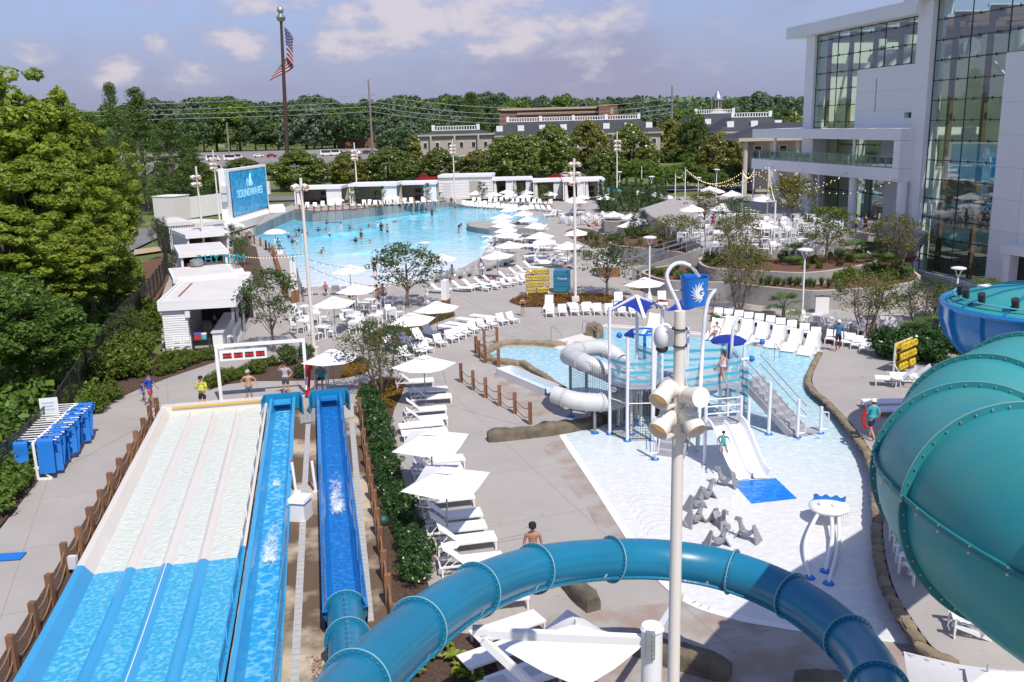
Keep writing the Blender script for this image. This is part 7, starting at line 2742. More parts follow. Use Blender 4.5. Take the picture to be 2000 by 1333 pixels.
def mk_lowchair():
 t=thing('low_chair','','chair')
 mb=MB()
 mb.box((.06,0,.34),(.56,.56,.03))
 obj('seat',mb,M_mesh,t)
 obj('backrest',MB().add([(-.22,-.28,.40),(-.22,.28,.40),(-.42,.28,.80),(-.42,-.28,.80),(-.25,-.28,.39),(-.25,.28,.39),(-.45,.28,.79),(-.45,-.28,.79)],[(0,1,2,3),(7,6,5,4),(0,3,7,4),
  (1,5,6,2),(2,6,7,3),(0,4,5,1)]),M_mesh,t)
 for sx in(-.2,.32):
  for sy in(-.27,.27):
   obj('leg',MB().beam((sx*1.15,sy,0),(sx,sy,.33),.04,.04),M_white,t)
 mb=MB()
 for sy in(-.29,.29):
  mb.tube([(.33,sy,.33),(-.2,sy,.33),(-.44,sy,.8)],.018,5)
 obj('frame',mb,M_white,t,kind='stuff')
 return t
lc=Proto(mk_lowchair)
def crow(pts,ang,tpl,group,z=0.0):
 for i,p in enumerate(pts):
  g=G(p[0],p[1],z+.2)
  lc.put((g.x,g.y,z),ang+random.uniform(-.08,.08),tpl%ORD[i],group)
crow([(795,697),(820,690),(834,684),(861,672),(883,664),(897,658),(911,652),(927,646),(944,640),(962,636),(982,630),(1002,627)],T_(-50),'%s low white chair from the left at the feet of the centre bed loungers',
 'low chairs at the centre bed')
crow([(1074,614),(1099,612),(1122,611),(1145,610),(1167,610),(1190,611),(1215,612),(1238,613)],T_(-88),'%s low white chair from the girl along the pool side of the rusty bed','low chairs before the rusty bed')
crow([(1402,620),(1421,622),(1441,625),(1461,629),(1482,632),(1503,636),(1524,641),(1546,646),(1570,652),(1592,660)],T_(-112),'%s low white chair from the bucket behind the wave shaped pool loungers',
 'low chairs behind the pool loungers')
crow([(1622,665),(1640,669),(1657,672),(1673,677),(1690,684)],T_(-120),'%s low white chair from the walking guard toward the yellow rack','low chairs by the walking guard')
crow([(950,565),(969,562),(988,558),(1002,555),(1017,552),(1026,548)],T_(-30),'%s low white chair from the left behind the yellow vest rack','low chairs left of the yellow vest rack')
crow([(598,574),(616,572),(634,571),(655,570),(672,572),(690,574),(722,570),(742,568)],T_(100),'%s low white chair from the pool corner along the wave pool beach','low chairs on the wave pool beach')
def mk_wave():
 t=thing('pool_lounger','','pool lounger')
 prof=[(-.62,.92),(-.55,.80),(-.42,.52),(-.25,.30),(-.05,.22),(.12,.26),(.30,.34),(.45,.33),(.65,.22),(.90,.10),(1.08,.05)]
 prof=[(p.x,p.z)for p in spline([Vector((a,0,b))for a,b in prof],4)]
 vs,fs=[],[]
 K=8
 n=len(prof)
 for i,(x,z)in enumerate(prof):
  for j in range(K+1):
   y=(j/K*2-1)*.36
   wing=max(0,abs(y)-.22)*(1.2 if i<n*.35 else .3)
   vs.append((x+wing*(.35 if i<n*.35 else 0),y,z+wing*.4))
 for i in range(n-1):
  for j in range(K):
   a=i*(K+1)+j
   fs.append((a,a+1,a+K+2,a+K+1))
 obj('shell',MB().add(vs,fs),M_plastic,t,True)
 for sy in(-.34,.34):
  mb=MB()
  for i in range(n-1):
   (x,z),(x2,z2_)=prof[i],prof[i+1]
   if x<-.5:
    continue
   mb.add([(x,sy,max(0,z-.5 if x<-.2 else 0)),(x2,sy,max(0,z2_-.5 if x2<-.2 else 0)),(x2,sy,z2_),(x,sy,z)],[(0,1,2,3)])
  obj('skirt',mb,M_plastic,t)
 return t
wv=Proto(mk_wave)
for i,(px,py,a)in enumerate([(1275,642,-115),(1398,652,-118),(1425,647,-118),(1456,655,-120),(1486,660,-122),(1517,667,-124),(1550,674,-126),(1583,681,-128)]):
 g=G(px,py,.2)
 wv.put((g.x,g.y,0),T_(a),['single white wave shaped lounger at the blue roofed tower','white wave shaped lounger with the woman in bikini lying on it','white wave shaped lounger right of the woman in bikini',
  'third white wave shaped lounger from the stone wall end, counted back four','white wave shaped lounger behind the navy mushroom shower','white wave shaped lounger right of the navy mushroom shower',
  'white wave shaped lounger second from the stone wall end','white wave shaped lounger nearest the stone wall end'][i],'wave shaped loungers at the play pool',1.15)
for i,(px,py,a)in enumerate([(848,548,130),(872,545,128),(895,541,128),(913,537,128),(952,526,120),(962,521,120),(985,515,120),(996,510,120),(978,462,150),(962,468,160),(958,480,160),
 (966,488,160)]):
 g=G(px,py,.2)
 wv.put((g.x,g.y,0),T_(a),'%s white tub shaped lounger from the disc lamp along the wave pool shore'%ORD[i],'tub loungers on the wave pool shore',1.15)
def mk_adir():
 t=thing('adirondack_chair','','chair')
 for k in range(4):
  obj('seat_slat',MB().beam((-.18+.15*k,-.27,.30+.035*k),(-.18+.15*k,.27,.30+.035*k),.13,.025),M_white,t)
 for k in range(4):
  y=-.20+.133*k
  obj('back_slat',MB().beam((-.25,y,.28),(-.58,y,.98),.12,.025,(1,0,0)),M_white,t)
 for sy in(-.36,.36):
  obj('armrest',MB().beam((-.45,sy,.58),(.42,sy,.58),.14,.03),M_white,t)
  obj('leg',MB().beam((.34,sy,0),(.34,sy,.57),.10,.04,(1,0,0)),M_white,t)
  obj('leg',MB().beam((.40,sy*.82,.36),(-.55,sy*.82,.04),.04,.11),M_white,t)
  obj('arm_post',MB().beam((-.36,sy,.2),(-.36,sy,.57),.08,.04,(1,0,0)),M_white,t)
 return t
ad=Proto(mk_adir)
for i,(px,py,a)in enumerate([(1738,968,178),(1745,990,178),(1748,1010,180),(1747,1032,180),(1748,1055,182),(1756,1078,182),(1762,1098,185),(1768,1118,188)]):
 g=G(px,py,.75)
 ad.put((g.x+.35,g.y,zramp(g.x+.35,g.y)),T_(a),'%s white Adirondack chair from the far end along the stone wall'%ORD[i],'Adirondack chairs along the stone wall')
for i,(px,py,a)in enumerate([(1872,1222,165),(1902,1205,165)]):
 g=G(px,py,.7)
 ad.put((g.x+.2,g.y,zramp(g.x+.2,g.y)),T_(a),'%s white Adirondack chair of the pair in the shade of the big tube'%['left','right'][i],'pair of shaded Adirondack chairs')
def mk_table(w=.85,h=.74):
 def fn():
  t=thing('table','','table')
  obj('top',MB().box((0,0,h),(w,w,.05)),M_white,t)
  for sx in(-1,1):
   for sy in(-1,1):
    obj('leg',MB().box((sx*(w/2-.06),sy*(w/2-.06),h/2-.015),(.08,.08,h-.03)),M_white,t)
  return t
 return fn
def mk_chair(parts=True):
 def fn():
  def parts_():
   a=MB().box((0,0,.45),(.46,.48,.035))
   b=MB().add([(-.20,-.23,.52),(-.20,.23,.52),(-.30,.23,.88),(-.30,-.23,.88),(-.23,-.23,.52),(-.23,.23,.52),(-.33,.23,.88),(-.33,-.23,.88)],[(0,1,2,3),(7,6,5,4),(0,3,7,4),(1,5,6,2),
    (2,6,7,3),(0,4,5,1)])
   legs=[]
   for sx in(-1,1):
    for sy in(-1,1):
     legs.append(MB().beam((sx*.23-.02,sy*.22,0),(sx*.19,sy*.21,.44),.035,.035))
   up=MB()
   for sy in(-1,1):
    up.beam((-.20,sy*.22,.45),(-.30,sy*.22,.86),.03,.03)
   return a,b,legs,up
  a,b,legs,up=parts_()
  if parts:
   t=thing('dining_chair','','chair')
   obj('seat',a,M_plastic,t)
   obj('backrest',b,M_plastic,t)
   for l in legs:
    obj('leg',l,M_plastic,t)
   obj('back_frame',up,M_plastic,t,kind='stuff')
   return t
  m=MB()
  for q in[a,b,up]+legs:
   m.add(q.v,q.f)
  return obj('dining_chair',m,M_plastic,None,cat='chair',label='x')
 return fn
tb_,ch_=Proto(mk_table()),Proto(mk_chair())
chs=Proto(mk_chair(False))
rng=random.Random(31)
NT=['nearest the tall light pole','left behind the tall light pole','third behind the tall light pole','left of the light pole','back right of the umbrella','beside the seated guest',
 'right of the seated guest','front right on the bar deck','under the airy young tree','beside the centre bed','back left by the beach','near the standing men','before the bar corner']
for i,(px,py,sides)in enumerate([(630,638,(0,1,2,3)),(614,612,(0,1,3)),(597,598,(0,2)),(594,626,(1,2,3)),(711,592,(0,2)),(678,606,(1,3)),(690,617,(0,1,2)),(694,628,(0,1,3)),(762,603,
 (0,1,3)),(733,616,(1,2)),(722,585,(0,2)),(745,580,(0,1)),(578,610,(0,3))]):
 g=G(px,py,.74)
 a=rng.uniform(-.3,.3)
 tb_.put((g.x,g.y,0),a,'square white cafe table '+NT[i],'cafe tables by the bar')
 for s in sides:
  b=a+s*pi/2
  d_=.62+rng.uniform(0,.12)
  ch_.put((g.x+cos(b)*d_,g.y+sin(b)*d_,0),b+pi+rng.uniform(-.2,.2),'white cafe chair at the %s, table %s'%(['right','far side','left','near side'][s],NT[i]),'cafe chairs by the bar')
n_=0
rows_=[(3.0,[(px,478)for px in(1400,1435,1475,1515,1560,1605)]+[(px,468)for px in(1415,1455,1495,1530,1570)],'front terrace row'),(3.0,[(px,455)for px in(1330,1365,1400,1430,1465)]+[(px,
 443)for px in(1320,1350,1385,1420,1455,1490)]+[(px,432)for px in(1345,1380,1415,1450,1478)]+[(px,423)for px in(1370,1400,1430,1460)],'left terrace part'),(3.6,[(px,447)for px in(1512,
 1545,1580,1612)]+[(px,437)for px in(1505,1540,1575,1608,1640)]+[(px,428)for px in(1500,1530,1560,1592,1625)]+[(px,419)for px in(1520,1550,1580,1610)]+[(1690,432),(1720,436),(1665,428)],
 'upper terrace by the glass')]
for z_,pts,lab in rows_:
 k_=0
 for(px,py)in pts:
  g=G(px+rng.uniform(-5,5),py,z_+.74)
  a=rng.uniform(-.2,.2)-.18
  tb_.put((g.x,g.y,z_),a,'%s white terrace table from the left front in the %s'%(ORD[k_],lab),'terrace tables')
  for s in range(4):
   if rng.random()<.22:
    continue
   b=a+s*pi/2
   d_=.60+rng.uniform(0,.15)
   chs.put((g.x+cos(b)*d_,g.y+sin(b)*d_,z_),b+pi+rng.uniform(-.25,.25),'white chair on the %s of the %s table, %s'%(['right','far side','left','near side'][s],ORD[k_],lab),'terrace chairs')
  k_+=1
for i,(px,py)in enumerate([(1118,428),(1140,427),(1165,425),(1100,424),(1150,420),(1178,418)]):
 g=G(px,py,.9)
 tb_.put((g.x,g.y,0),.1,'%s white bar table left of the hedge trees'%ORD[i],'bar tables left of the hedge trees',(1.1,1.1,1.3))
 for s in(0,1,3):
  b=s*pi/2
  stool.put((g.x+cos(b)*.75,g.y+sin(b)*.75,0),b,'%s white stool of the %s bar table left of the hedge trees'%(ORD[(0,1,3).index(s)],ORD[i]),'stools left of the hedge trees')
for i in range(6):
 g=G(1432+i*3.5,404+i*4.0,3.4)
 t=thing('bench_table','%s long white bench table from the back in the terrace stack'%ORD[i],'table',(g.x,g.y,3.0),-.18,'long bench tables on the terrace')
 obj('top',MB().box((0,0,.74),(3.4,.6,.06)),M_white,t)
 for sx in(-1.5,1.5):
  obj('leg',MB().box((sx,0,.36),(.08,.5,.7)),M_white,t)
M_wick=mat('grey_wicker',(.42,.42,.42),.8)
def mk_bchair():
 t=thing('tub_chair','','chair')
 obj('seat',MB().box((0,0,.42),(.6,.6,.08)),M_wick,t)
 vs,fs=[],[]
 for i in range(13):
  a=-2.2+4.4*i/12
  for z in(.44,.80):
   vs.append((-cos(a)*.36,sin(a)*.36,z))
 fs=[(2*i,2*i+2,2*i+3,2*i+1)for i in range(12)]
 obj('backrest',MB().add(vs,fs),M_wick,t,True)
 for sx in(-1,1):
  for sy in(-1,1):
   obj('leg',MB().box((sx*.24,sy*.24,.2),(.04,.04,.4)),M_wick,t)
 return t
bc_=Proto(mk_bchair)
for i in range(20):
 s=3.2+i*1.32
 p=fp(s,8.89,.75-.5*(i%2))
 bc_.put(p,rng.uniform(0,6.2),'%s grey tub chair from the right along the balcony railing'%ORD[i],'grey tub chairs on the balcony')
g=G(1602,615,.74)
t=thing('round_table','round white table with chairs in front of the bins by the planter','table',(g.x,g.y,0))
obj('top',MB().cyl((0,0,.72),(0,0,.76),.6,.6,20),M_white,t)
for k in range(3):
 obj('leg',MB().beam((0,0,.7),(cos(k*2.1)*.4,sin(k*2.1)*.4,0),.05,.05),M_white,t)
for k,a in enumerate((.3,2.4,4.2)):
 ch_.put((g.x+cos(a)*.9,g.y+sin(a)*.9,0),a+pi,'%s white chair around the round table by the bins'%ORD[k],'chairs at the round table')
for k,(px,py)in enumerate([(1648,625),(1672,630)]):
 g=G(px,py,.74)
 tb_.put((g.x,g.y,0),-.3,'%s square white table near the towel station'%['left','right'][k],'tables near the towel station',(1.2,1.0,1))
 for s in(0,2,3):
  ch_.put((g.x+cos(s*pi/2)*.85,g.y+sin(s*pi/2)*.75,0),s*pi/2+pi,'%s white chair of the %s table near the towel station'%(ORD[(0,2,3).index(s)],['left','right'][k]),'chairs near the towel station')
def mk_side():
 t=thing('side_table','','side table')
 obj('top',MB().cyl((0,0,.45),(0,0,.48),.27,.27,20),M_white,t)
 for k in range(3):
  obj('leg',MB().beam((cos(k*2.1)*.12,sin(k*2.1)*.12,.45),(cos(k*2.1)*.23,sin(k*2.1)*.23,0),.035,.035),M_white,t)
 return t
sd_=Proto(mk_side)
for px,py,z_,lab in[(881,1066,0,'round white side table between two hedge loungers'),(1752,739,.32,'round white side table with dark shadow near the yellow rack'),(850,649,0,'round white side table holding a bottle at the centre bed'),
 (935,618,0,'round white side table at the end of the centre bed loungers')]:
 g=G(px,py,z_+.46)
 sd_.put((g.x,g.y,z_),0,lab,'round side tables')
M_tow=[mat('white_towel',(.75,.75,.78),.95,bump=.3,bscale=60),mat('blue_towel',(.06,.10,.35),.95),mat('striped_towel',(.55,.58,.75),.95,col2=(.15,.2,.5),scale=6),mat('red_bag',(.35,
 .05,.05),.8)]
for i,(px,py,m_,lab)in enumerate([(955,625,0,'white towel on a lounger at the centre bed end'),(1205,588,0,'white towel hanging on a raised lounger before the rusty bed'),(1045,488,
 2,'striped towel on a lounger by the yellow rack'),(1060,478,1,'blue towel on a crowded lounger'),(1075,500,0,'white towel heaped behind the yellow rack'),(1040,470,1,'dark blue towel right of the shore umbrellas'),
 (1080,508,2,'striped towel near the blue bin'),(930,556,0,'white towel by the seated girl in pink'),(1488,662,0,'pale towel on the pool lounger behind the shower'),(1293,588,3,'red bag on the lounger left of the bucket')]):
 g=G(px,py,.42)
 me=MB()
 vs=[]
 rr=random.Random(i)
 for a in range(7):
  for b in range(5):
   vs.append(((a-3)*.14,(b-2)*.13,.06*rr.random()-(.18 if a in(0,6)else 0)))
 me.add(vs,[(a*5+b,a*5+b+1,(a+1)*5+b+1,(a+1)*5+b)for a in range(6)for b in range(4)])
 o=obj('towel',me,M_tow[m_],None,True,lab,'bag' if m_==3 else 'towel')
 o.location=(g.x,g.y,.46)
 o.rotation_euler.z=rr.uniform(0,3)
# ----
M_navy=mat('royal_blue_panel',(.012,.035,.28),.4)
M_blue=mat('bright_blue_paint',(.01,.16,.55),.35)
M_pipe=mat('white_pipe',(.78,.78,.80),.35)
M_gdeck=mat('grey_tread',(.40,.40,.43),.7,var=.15,scale=3)
def acrylmat():
 m=bpy.data.materials.new('striped_acrylic')
 m.use_nodes=True
 t=m.node_tree
 p=t.nodes['Principled BSDF']
 p.inputs['Roughness'].default_value=.15
 co=nd(t,'ShaderNodeTexCoord')
 mp_=nd(t,'ShaderNodeMapping')
 mp_.inputs['Scale'].default_value=(.25,.25,2.2)
 lk(t,co,'Object',mp_,'Vector')
 n=nd(t,'ShaderNodeTexNoise',i_Scale=1.5,i_Detail=3.0)
 lk(t,mp_,'Vector',n,'Vector')
 wv_=nd(t,'ShaderNodeTexWave',bands_direction='Z',i_Scale=.40,i_Distortion=4.5,i_Detail=2.0)
 lk(t,mp_,'Vector',wv_,'Vector')
 r=nd(t,'ShaderNodeMapRange',n1=.62,n2=.85)
 lk(t,wv_,'Fac',r,0)
 c=nd(t,'ShaderNodeMix',data_type='RGBA')
 lk(t,r,0,c,'Factor')
 c.inputs['A'].default_value=(.55,.70,.76,1)
 c.inputs['B'].default_value=(.05,.50,.66,1)
 lk(t,c,'Result',p,'Base Color')
 al=nd(t,'ShaderNodeMapRange',n3=.30,n4=.75)
 lk(t,r,0,al,0)
 lk(t,al,0,p,'Alpha')
 return m
M_acr=acrylmat()
M_jet=mat('falling_water',(.82,.88,.90),.15,alpha=.35,bump=.6,bscale=20)
M_net2=bpy.data.materials.new('white_rope_net')
M_net2.use_nodes=True
_t=M_net2.node_tree
_t.nodes['Principled BSDF'].inputs['Base Color'].default_value=(.10,.11,.12,1)
netalpha(_t,_t.nodes['Principled BSDF'],nd(_t,'ShaderNodeTexCoord'),9.0,.16)
tow=thing('play_tower','white water play tower with blue roofs, stairs, netting and striped clear panels','play structure',(0,0,0))
def post(px,py,top=None,ztop=None,r=.075,par=tow,foot=True):
 g=G(px,py)if py is not None else px
 z=ztop if ztop else HT(g,top)
 o=obj('post',MB().cyl((g.x,g.y,0),(g.x,g.y,z),r,r,12),M_pipe,par,True)
 if foot:
  obj('foot',MB().cyl((g.x,g.y,0),(g.x,g.y,.05),.19,.16,14),M_blue,o)
 return g,z
A_,_=post(1191,849,600)
B_,zB=post(1225,862,655)
C_,zC=post(1274,861,640)
D_,_=post(1208,834,ztop=2.4)
E_,_=post(1233,849,ztop=2.4)
F_,_=post(1251,832,ztop=2.4)
H2_=G(1291,842)
post(H2_,None,604)
K2=G(1243,822)
post(K2,None,ztop=5.3)
I_,_=post(1501,849,747)
J_,_=post(1557,855,780)
post(1461,843,780)
post(1602,847,795)
post(1279,898,815)
M_,_=post(1320,868,760)
N_,_=post(1405,825,735)
O_,_=post(1340,830,640)
Q_,_=post(1440,832,700)
zp=2.45
hexa=[A_,B_,C_,H2_,K2]
obj('deck',MB().prism(hexa,zp-.12,zp),M_gdeck,tow)
p2=[C_,M_,N_,Q_,G(1462,815),H2_]
p2=[H2_+Vector((.1,-.9,0)),M_+Vector((0,.4,0)),Q_+Vector((0,-.4,0)),Q_+Vector((.1,2.2,0)),H2_+Vector((.1,2.4,0))]
obj('deck',MB().prism(p2,2.0,2.12),M_gdeck,tow)
def panel(a,b,z0,z1,m=M_acr,name='clear_panel'):
 e=(b-a).normalized()*.1
 return obj(name,MB().beam(Vector((a.x+e.x,a.y+e.y,(z0+z1)/2)),Vector((b.x-e.x,b.y-e.y,(z0+z1)/2)),.03,z1-z0),m,tow)
for a,b in((A_,B_),(B_,C_),(C_,H2_),(H2_,K2)):
 panel(a,b,zp+.03,zp+1.2)
for a,b in((p2[2],p2[3]),(p2[3],p2[4]),(p2[1],p2[2])):
 panel(a,b,2.1,3.3)
panel(Q_,G(1461,843),.9,2.9)
panel(N_,Q_,1.0,2.9)
for a,b in((A_,B_),(B_,C_),(A_,D_)):
 uvgrid('net',[[Vector((p.x,p.y,z))for p in(a,a.lerp(b,.5),b)]for z in(.1,1.2,2.3)],M_net2,tow)
 for z in(.1,1.7,2.3):
  obj('brace',MB().tube([(a.x,a.y,z),(b.x,b.y,z)],.025,6),M_dark if z<1 or z>2 else M_pipe,tow)
zr=5.5
c4=[G(1186,611,zr),G(1258,621,zr),G(1300,603,zr)]
c4.append(c4[0]+c4[2]-c4[1])
ap=sum(c4,Vector())/4
ap.z=HT(ap,580)
for i in range(4):
 a,b=c4[i],c4[(i+1)%4]
 n=8
 vs=[ap]
 for k in range(n+1):
  t_=k/n
  vs.append(a.lerp(b,t_)+Vector((0,0,.28*sin(pi*t_)))+(ap-(a+b)/2)*(.12*sin(pi*t_)))
 obj('roof_panel',MB().add(vs,[(0,k+1,k+2)for k in range(n)]),M_navy,tow)
 obj('hip_beam',MB().beam(ap+Vector((0,0,.03)),a+(a-ap)*.05,.14,.12),M_white,tow)
z2r=4.6
q4=[G(1300,588+20,z2r),G(1345,606,z2r),G(1372,596,z2r),G(1330,585,z2r)]
obj('roof_panel',MB().add(q4+[sum(q4,Vector())/4+Vector((0,0,.35))],[(0,1,4),(1,2,4),(2,3,4),(3,0,4)]),M_navy,tow)
rc_=P(1258,648,42.5)
obj('hoop',MB().tube([rc_+Vector((cos(a)*.68,sin(a)*.68,0))for a in np.linspace(0,2*pi,28,endpoint=False)],.05,8,closed=True),M_blue,tow,True)
obj('hoop_post',MB().tube([(rc_.x,rc_.y-.2,0),(rc_.x,rc_.y-.2,rc_.z-.2),(rc_.x+.15,rc_.y-.1,rc_.z+.02),(rc_.x+.65,rc_.y,rc_.z)],.075,8),M_blue,tow,True)
obj('spray_cone',MB().lathe([(.05,0),(.2,.35),(.22,.4)],Vector((B_.x-.15,B_.y,zB)),14,0,Matrix.Rotation(1.4,3,'Y')),M_navy,tow,True)
obj('spray_ball',MB().ell((B_.x-.35,B_.y,zB),.13,12,8),M_blue,tow,True)
for pts,ball in(([(1274,861,0),(1280,700),(1280,657),(1290,638),(1303,635),(1312,645)],None),([(1421,830,0),(1423,735),(1432,712),(1449,703),(1468,701)],1),([(1452,820,0),(1453,690),
 (1462,671),(1474,667),(1488,668)],1),([(1424,812,0),(1430,660),(1436,632),(1442,624)],None)):
 g=G(pts[0][0],pts[0][1])
 zc_=(g-Vector(CAM)).dot(Vector(_f))
 L_=[g]+[Vector((*D(x,y,g.y).xy,D(x,y,g.y).z))for x,y in pts[1:]]
 obj('arch_pipe',MB().tube(spline(L_,6),.07,10),M_pipe,tow,True)
 e=L_[-1]
 if ball:
  obj('nozzle_ball',MB().ell(e,.14,12,8),M_blue,tow,True)
 fall=[e+Vector((.35*t_*2,-.05*t_,-2.6*t_*t_+.0))for t_ in np.linspace(0,1,8)]
 o=obj('water_jet',MB().tube(fall,[.02+.03*t_ for t_ in np.linspace(0,1,8)],6),M_jet,None,True,label='thin falling water jet of the '+{1274:'arch just left of the tall pole',1421:'lower blue balled arch',
  1452:'upper blue balled arch',1424:'tall pipe above the navy mushroom'}[pts[0][0]],cat='water jet')
def stairs(a,b,z1,wd,n,lab):
 s=obj('stair',MB().beam(a+Vector((0,0,z1-.25)),b+Vector((0,0,.0)),.08,.3),M_gdeck,tow)
 d=(b-a)
 pd=Vector((-d.y,d.x,0)).normalized()*wd
 for i in range(n):
  t_=(i+.5)/n
  p=a.lerp(b,t_)+pd*.5
  obj('tread',MB().box((p.x,p.y,z1*(1-t_)),(d.length/n*.98,wd,z1/n),atan2(d.y,d.x)),M_gdeck,s)
 obj('stringer',MB().beam(a+pd+Vector((0,0,z1-.25)),b+pd+Vector((0,0,0)),.08,.3),M_gdeck,s)
 for q in(Vector(),pd):
  for hh in(.55,.95):
   obj('rail',MB().tube([a+q+Vector((0,0,z1+hh)),b+q+Vector((0,0,hh+.15))],.022,6),M_galv,s)
stairs(p2[2]+Vector((.3,.5,0)),J_+Vector((-.2,.1,0)),2.1,1.2,8,'')
obj('landing',MB().prism([J_,G(1602,847),G(1600,838),G(1552,842)],.02,.12),M_gdeck,tow)
stairs(M_+Vector((-.3,.2,0)),G(1283,890),1.5,1.1,6,'')
for(px,py)in((1560,830),(1604,822),(1272,868)):
 p=P(px,py,38.6 if px>1300 else 36.8)
 obj('grab_loop',MB().tube([p+Vector((x_,0,z_))for x_,z_ in((0,-.4),(.28,-.36),(.32,.1),(.3,.35),(0,.4))],.03,6),M_pipe,tow,True)
sa_,sb_=G(1380,834,1.65),G(1449,828,1.65)
ea_,eb_=G(1432,938,.06),G(1506,932,.06)
sl=thing('twin_slide','white two lane open slide running down to the blue landing mat','slide',(0,0,0))
prof=[(0,.34),(.02,.36),(.05,.34),(.09,.05),(.14,0),(.42,0),(.46,.05),(.48,.22),(.50,.24),(.52,.22),(.54,.05),(.58,0),(.86,0),(.91,.05),(.95,.34),(.98,.36),(1,.34)]
vs,fs=[],[]
NS=18
for i in range(NS+1):
 t_=i/NS
 zz=1.65*(1-(t_*t_*(3-2*t_))*.97)
 a,b=sa_.lerp(ea_,t_),sb_.lerp(eb_,t_)
 for x_,z_ in prof:
  p=a.lerp(b,x_)
  vs.append((p.x,p.y,zz+z_))
for i in range(NS):
 for j in range(len(prof)-1):
  k=i*len(prof)+j
  fs.append((k,k+1,k+len(prof)+1,k+len(prof)))
obj('bed',MB().add(vs,fs),M_plastic,sl,True)
obj('platform',MB().prism([sa_,sb_,sb_+Vector((.2,1.1,0)),sa_+Vector((.1,1.3,0))],1.5,1.63),M_gdeck,sl)
for q in(sa_,sb_):
 obj('post',MB().cyl((q.x,q.y+.2,0),(q.x,q.y+.2,2.75),.07,.07,10),M_pipe,sl,True)
for hh in(2.1,2.4,2.7):
 obj('rail',MB().tube([(sa_.x,sa_.y+.2,hh),(sb_.x,sb_.y+.2,hh)],.03,6),M_pipe,sl)
wt=thing('tube_slide','white enclosed kids tube slide curling left from the play tower','slide',(0,0,0))
WP=[(1222,742,41.2),(1180,725,40.6),(1140,708,41),(1112,695,42.6),(1130,684,44.2),(1180,682,45),(1222,715,44.4),(1232,760,42.4),(1205,783,40.8),(1160,786,40.2),(1120,782,40.2),(1082,
 770,40.6)]
wpth=along(spline([P(*a)for a in WP],6),n=60)
for p in wpth:
 p.z=max(p.z,.45)
_mr,_me=M_rib,M_edge
M_gw=mat('dull_white_gelcoat',(.62,.62,.61),.45,var=.15,scale=1.5)
M_rib=M_edge=M_gw
tubeslide(wt,wpth,.40,list(range(3,58,6)),M_gw,24,.44,20,.05,None,.02)
M_rib,M_edge=_mr,_me
for i in(8,14,46,52):
 p=wpth[i]
 obj('leg',MB().cyl((p.x,p.y,0),(p.x,p.y,p.z-.3),.07,.07,8),M_galv,wt)
 obj('foot',MB().cyl((p.x,p.y,0),(p.x,p.y,.05),.2,.18,12),M_blue,wt)
uvgrid('net',[[p+Vector((0,-.46,z_))for p in wpth[2:16]]for z_ in(.2,-1.0,-1.9)],M_net2,wt)
ch=thing('run_out_chute','long white run-out chute with shallow water left of the play tower','slide',(0,0,0))
ca,cb_=G(985,731),G(1080,772)
dd_=(cb_-ca).normalized()
ss_=Vector((dd_.y,-dd_.x,0))
for nm,pr,mm in(('bed',[(-.5,0),(-.5,.42),(-.42,.44),(-.34,.1),(.34,.1),(.42,.44),(.5,.42),(.5,0)],M_plastic),('water',[(-.34,.16),(.34,.16)],M_play)):
 vs=[p+ss_*x_+Vector((0,0,z_))for p in(ca,cb_)for x_,z_ in pr]
 k=len(pr)
 obj(nm,MB().add(vs,[(i,i+1,k+i+1,k+i)for i in range(k-1)]),mm,ch)
obj('end_cap',MB().beam(ca-ss_*.5+Vector((0,0,.2)),ca+ss_*.5+Vector((0,0,.2)),.08,.42),M_plastic,ch)
bk=thing('tipping_bucket','big blue tipping bucket with white sun emblem hung between curved white pipes','bucket',(0,0,0))
bc=P(1356,568,38.5)
obj('bucket',MB().lathe([(.47,-.62),(.50,-.6),(.60,.60),(.62,.62),(.56,.60),(.46,-.5)],bc,32),M_blue,bk,True)
R_=lambda z_:.50+.10*(z_+.6)/1.2
def onb(u,z_):
 """point on the bucket side: u sideways in metres, z height"""
 r=R_(z_)+.012
 a=-pi/2+.14+u/r
 return bc+Vector((cos(a)*r,sin(a)*r,z_))
for k in range(9):
 a=pi*.5+pi*(k+.1)/8.2
 pts=[]
 for t_ in(0,.25,.5,.75,1):
  w_=.07*(1-t_)**.8+.008
  rr=.16+.30*t_
  aa=a+.18*sin(t_*5)
  pts.append((rr,aa,w_))
 vs=[]
 for rr,aa,w_ in pts:
  for s_ in(-1,1):
   u_,z_=cos(aa)*rr+s_*w_*-sin(aa)*.7,sin(aa)*rr+s_*w_*cos(aa)*.7
   vs.append(onb(u_+.12,z_))
 obj('sun_ray',MB().add(vs,[(2*i,2*i+1,2*i+3,2*i+2)for i in range(4)]),M_white,bk)
vs=[]
for k in range(25):
 a=pi*.28+1.62*pi*k/24
 for rr in(.10,.19):
  vs.append(onb(cos(a)*rr*.9+.12,sin(a)*rr))
vs+=[onb(.12,-.03),onb(.27,-.03),onb(.27,.02),onb(.12,.02)]
obj('emblem',MB().add(vs,[(2*i,2*i+1,2*i+3,2*i+2)for i in range(24)]+[(50,51,52,53)]),M_white,bk)
ax=Vector((.95,0,0))
obj('axle',MB().cyl(bc-ax+Vector((0,0,.02)),bc+ax+Vector((0,0,.02)),.05,.05,8),M_galv,bk)
for pts in([(1345,845,0),(1334,640),(1326,600),(1306,555),(1303,535),(1315,518),(1332,514),(1348,520)],[(1362,881,0),(1371,700),(1376,625),(1383,588),(1397,566)]):
 L_=[G(pts[0][0],pts[0][1])]+[D(x,y,bc.y+(.0 if len(pts)>6 else-.2))for x,y in pts[1:]]
 obj('frame_pipe',MB().tube(spline(L_,6),.085,12),M_pipe,bk,True)
obj('water',MB().tube([D(1349,521,bc.y),D(1358,530,bc.y),D(1366,541,bc.y)],[.06,.08,.07],8),M_jet,bk,True)
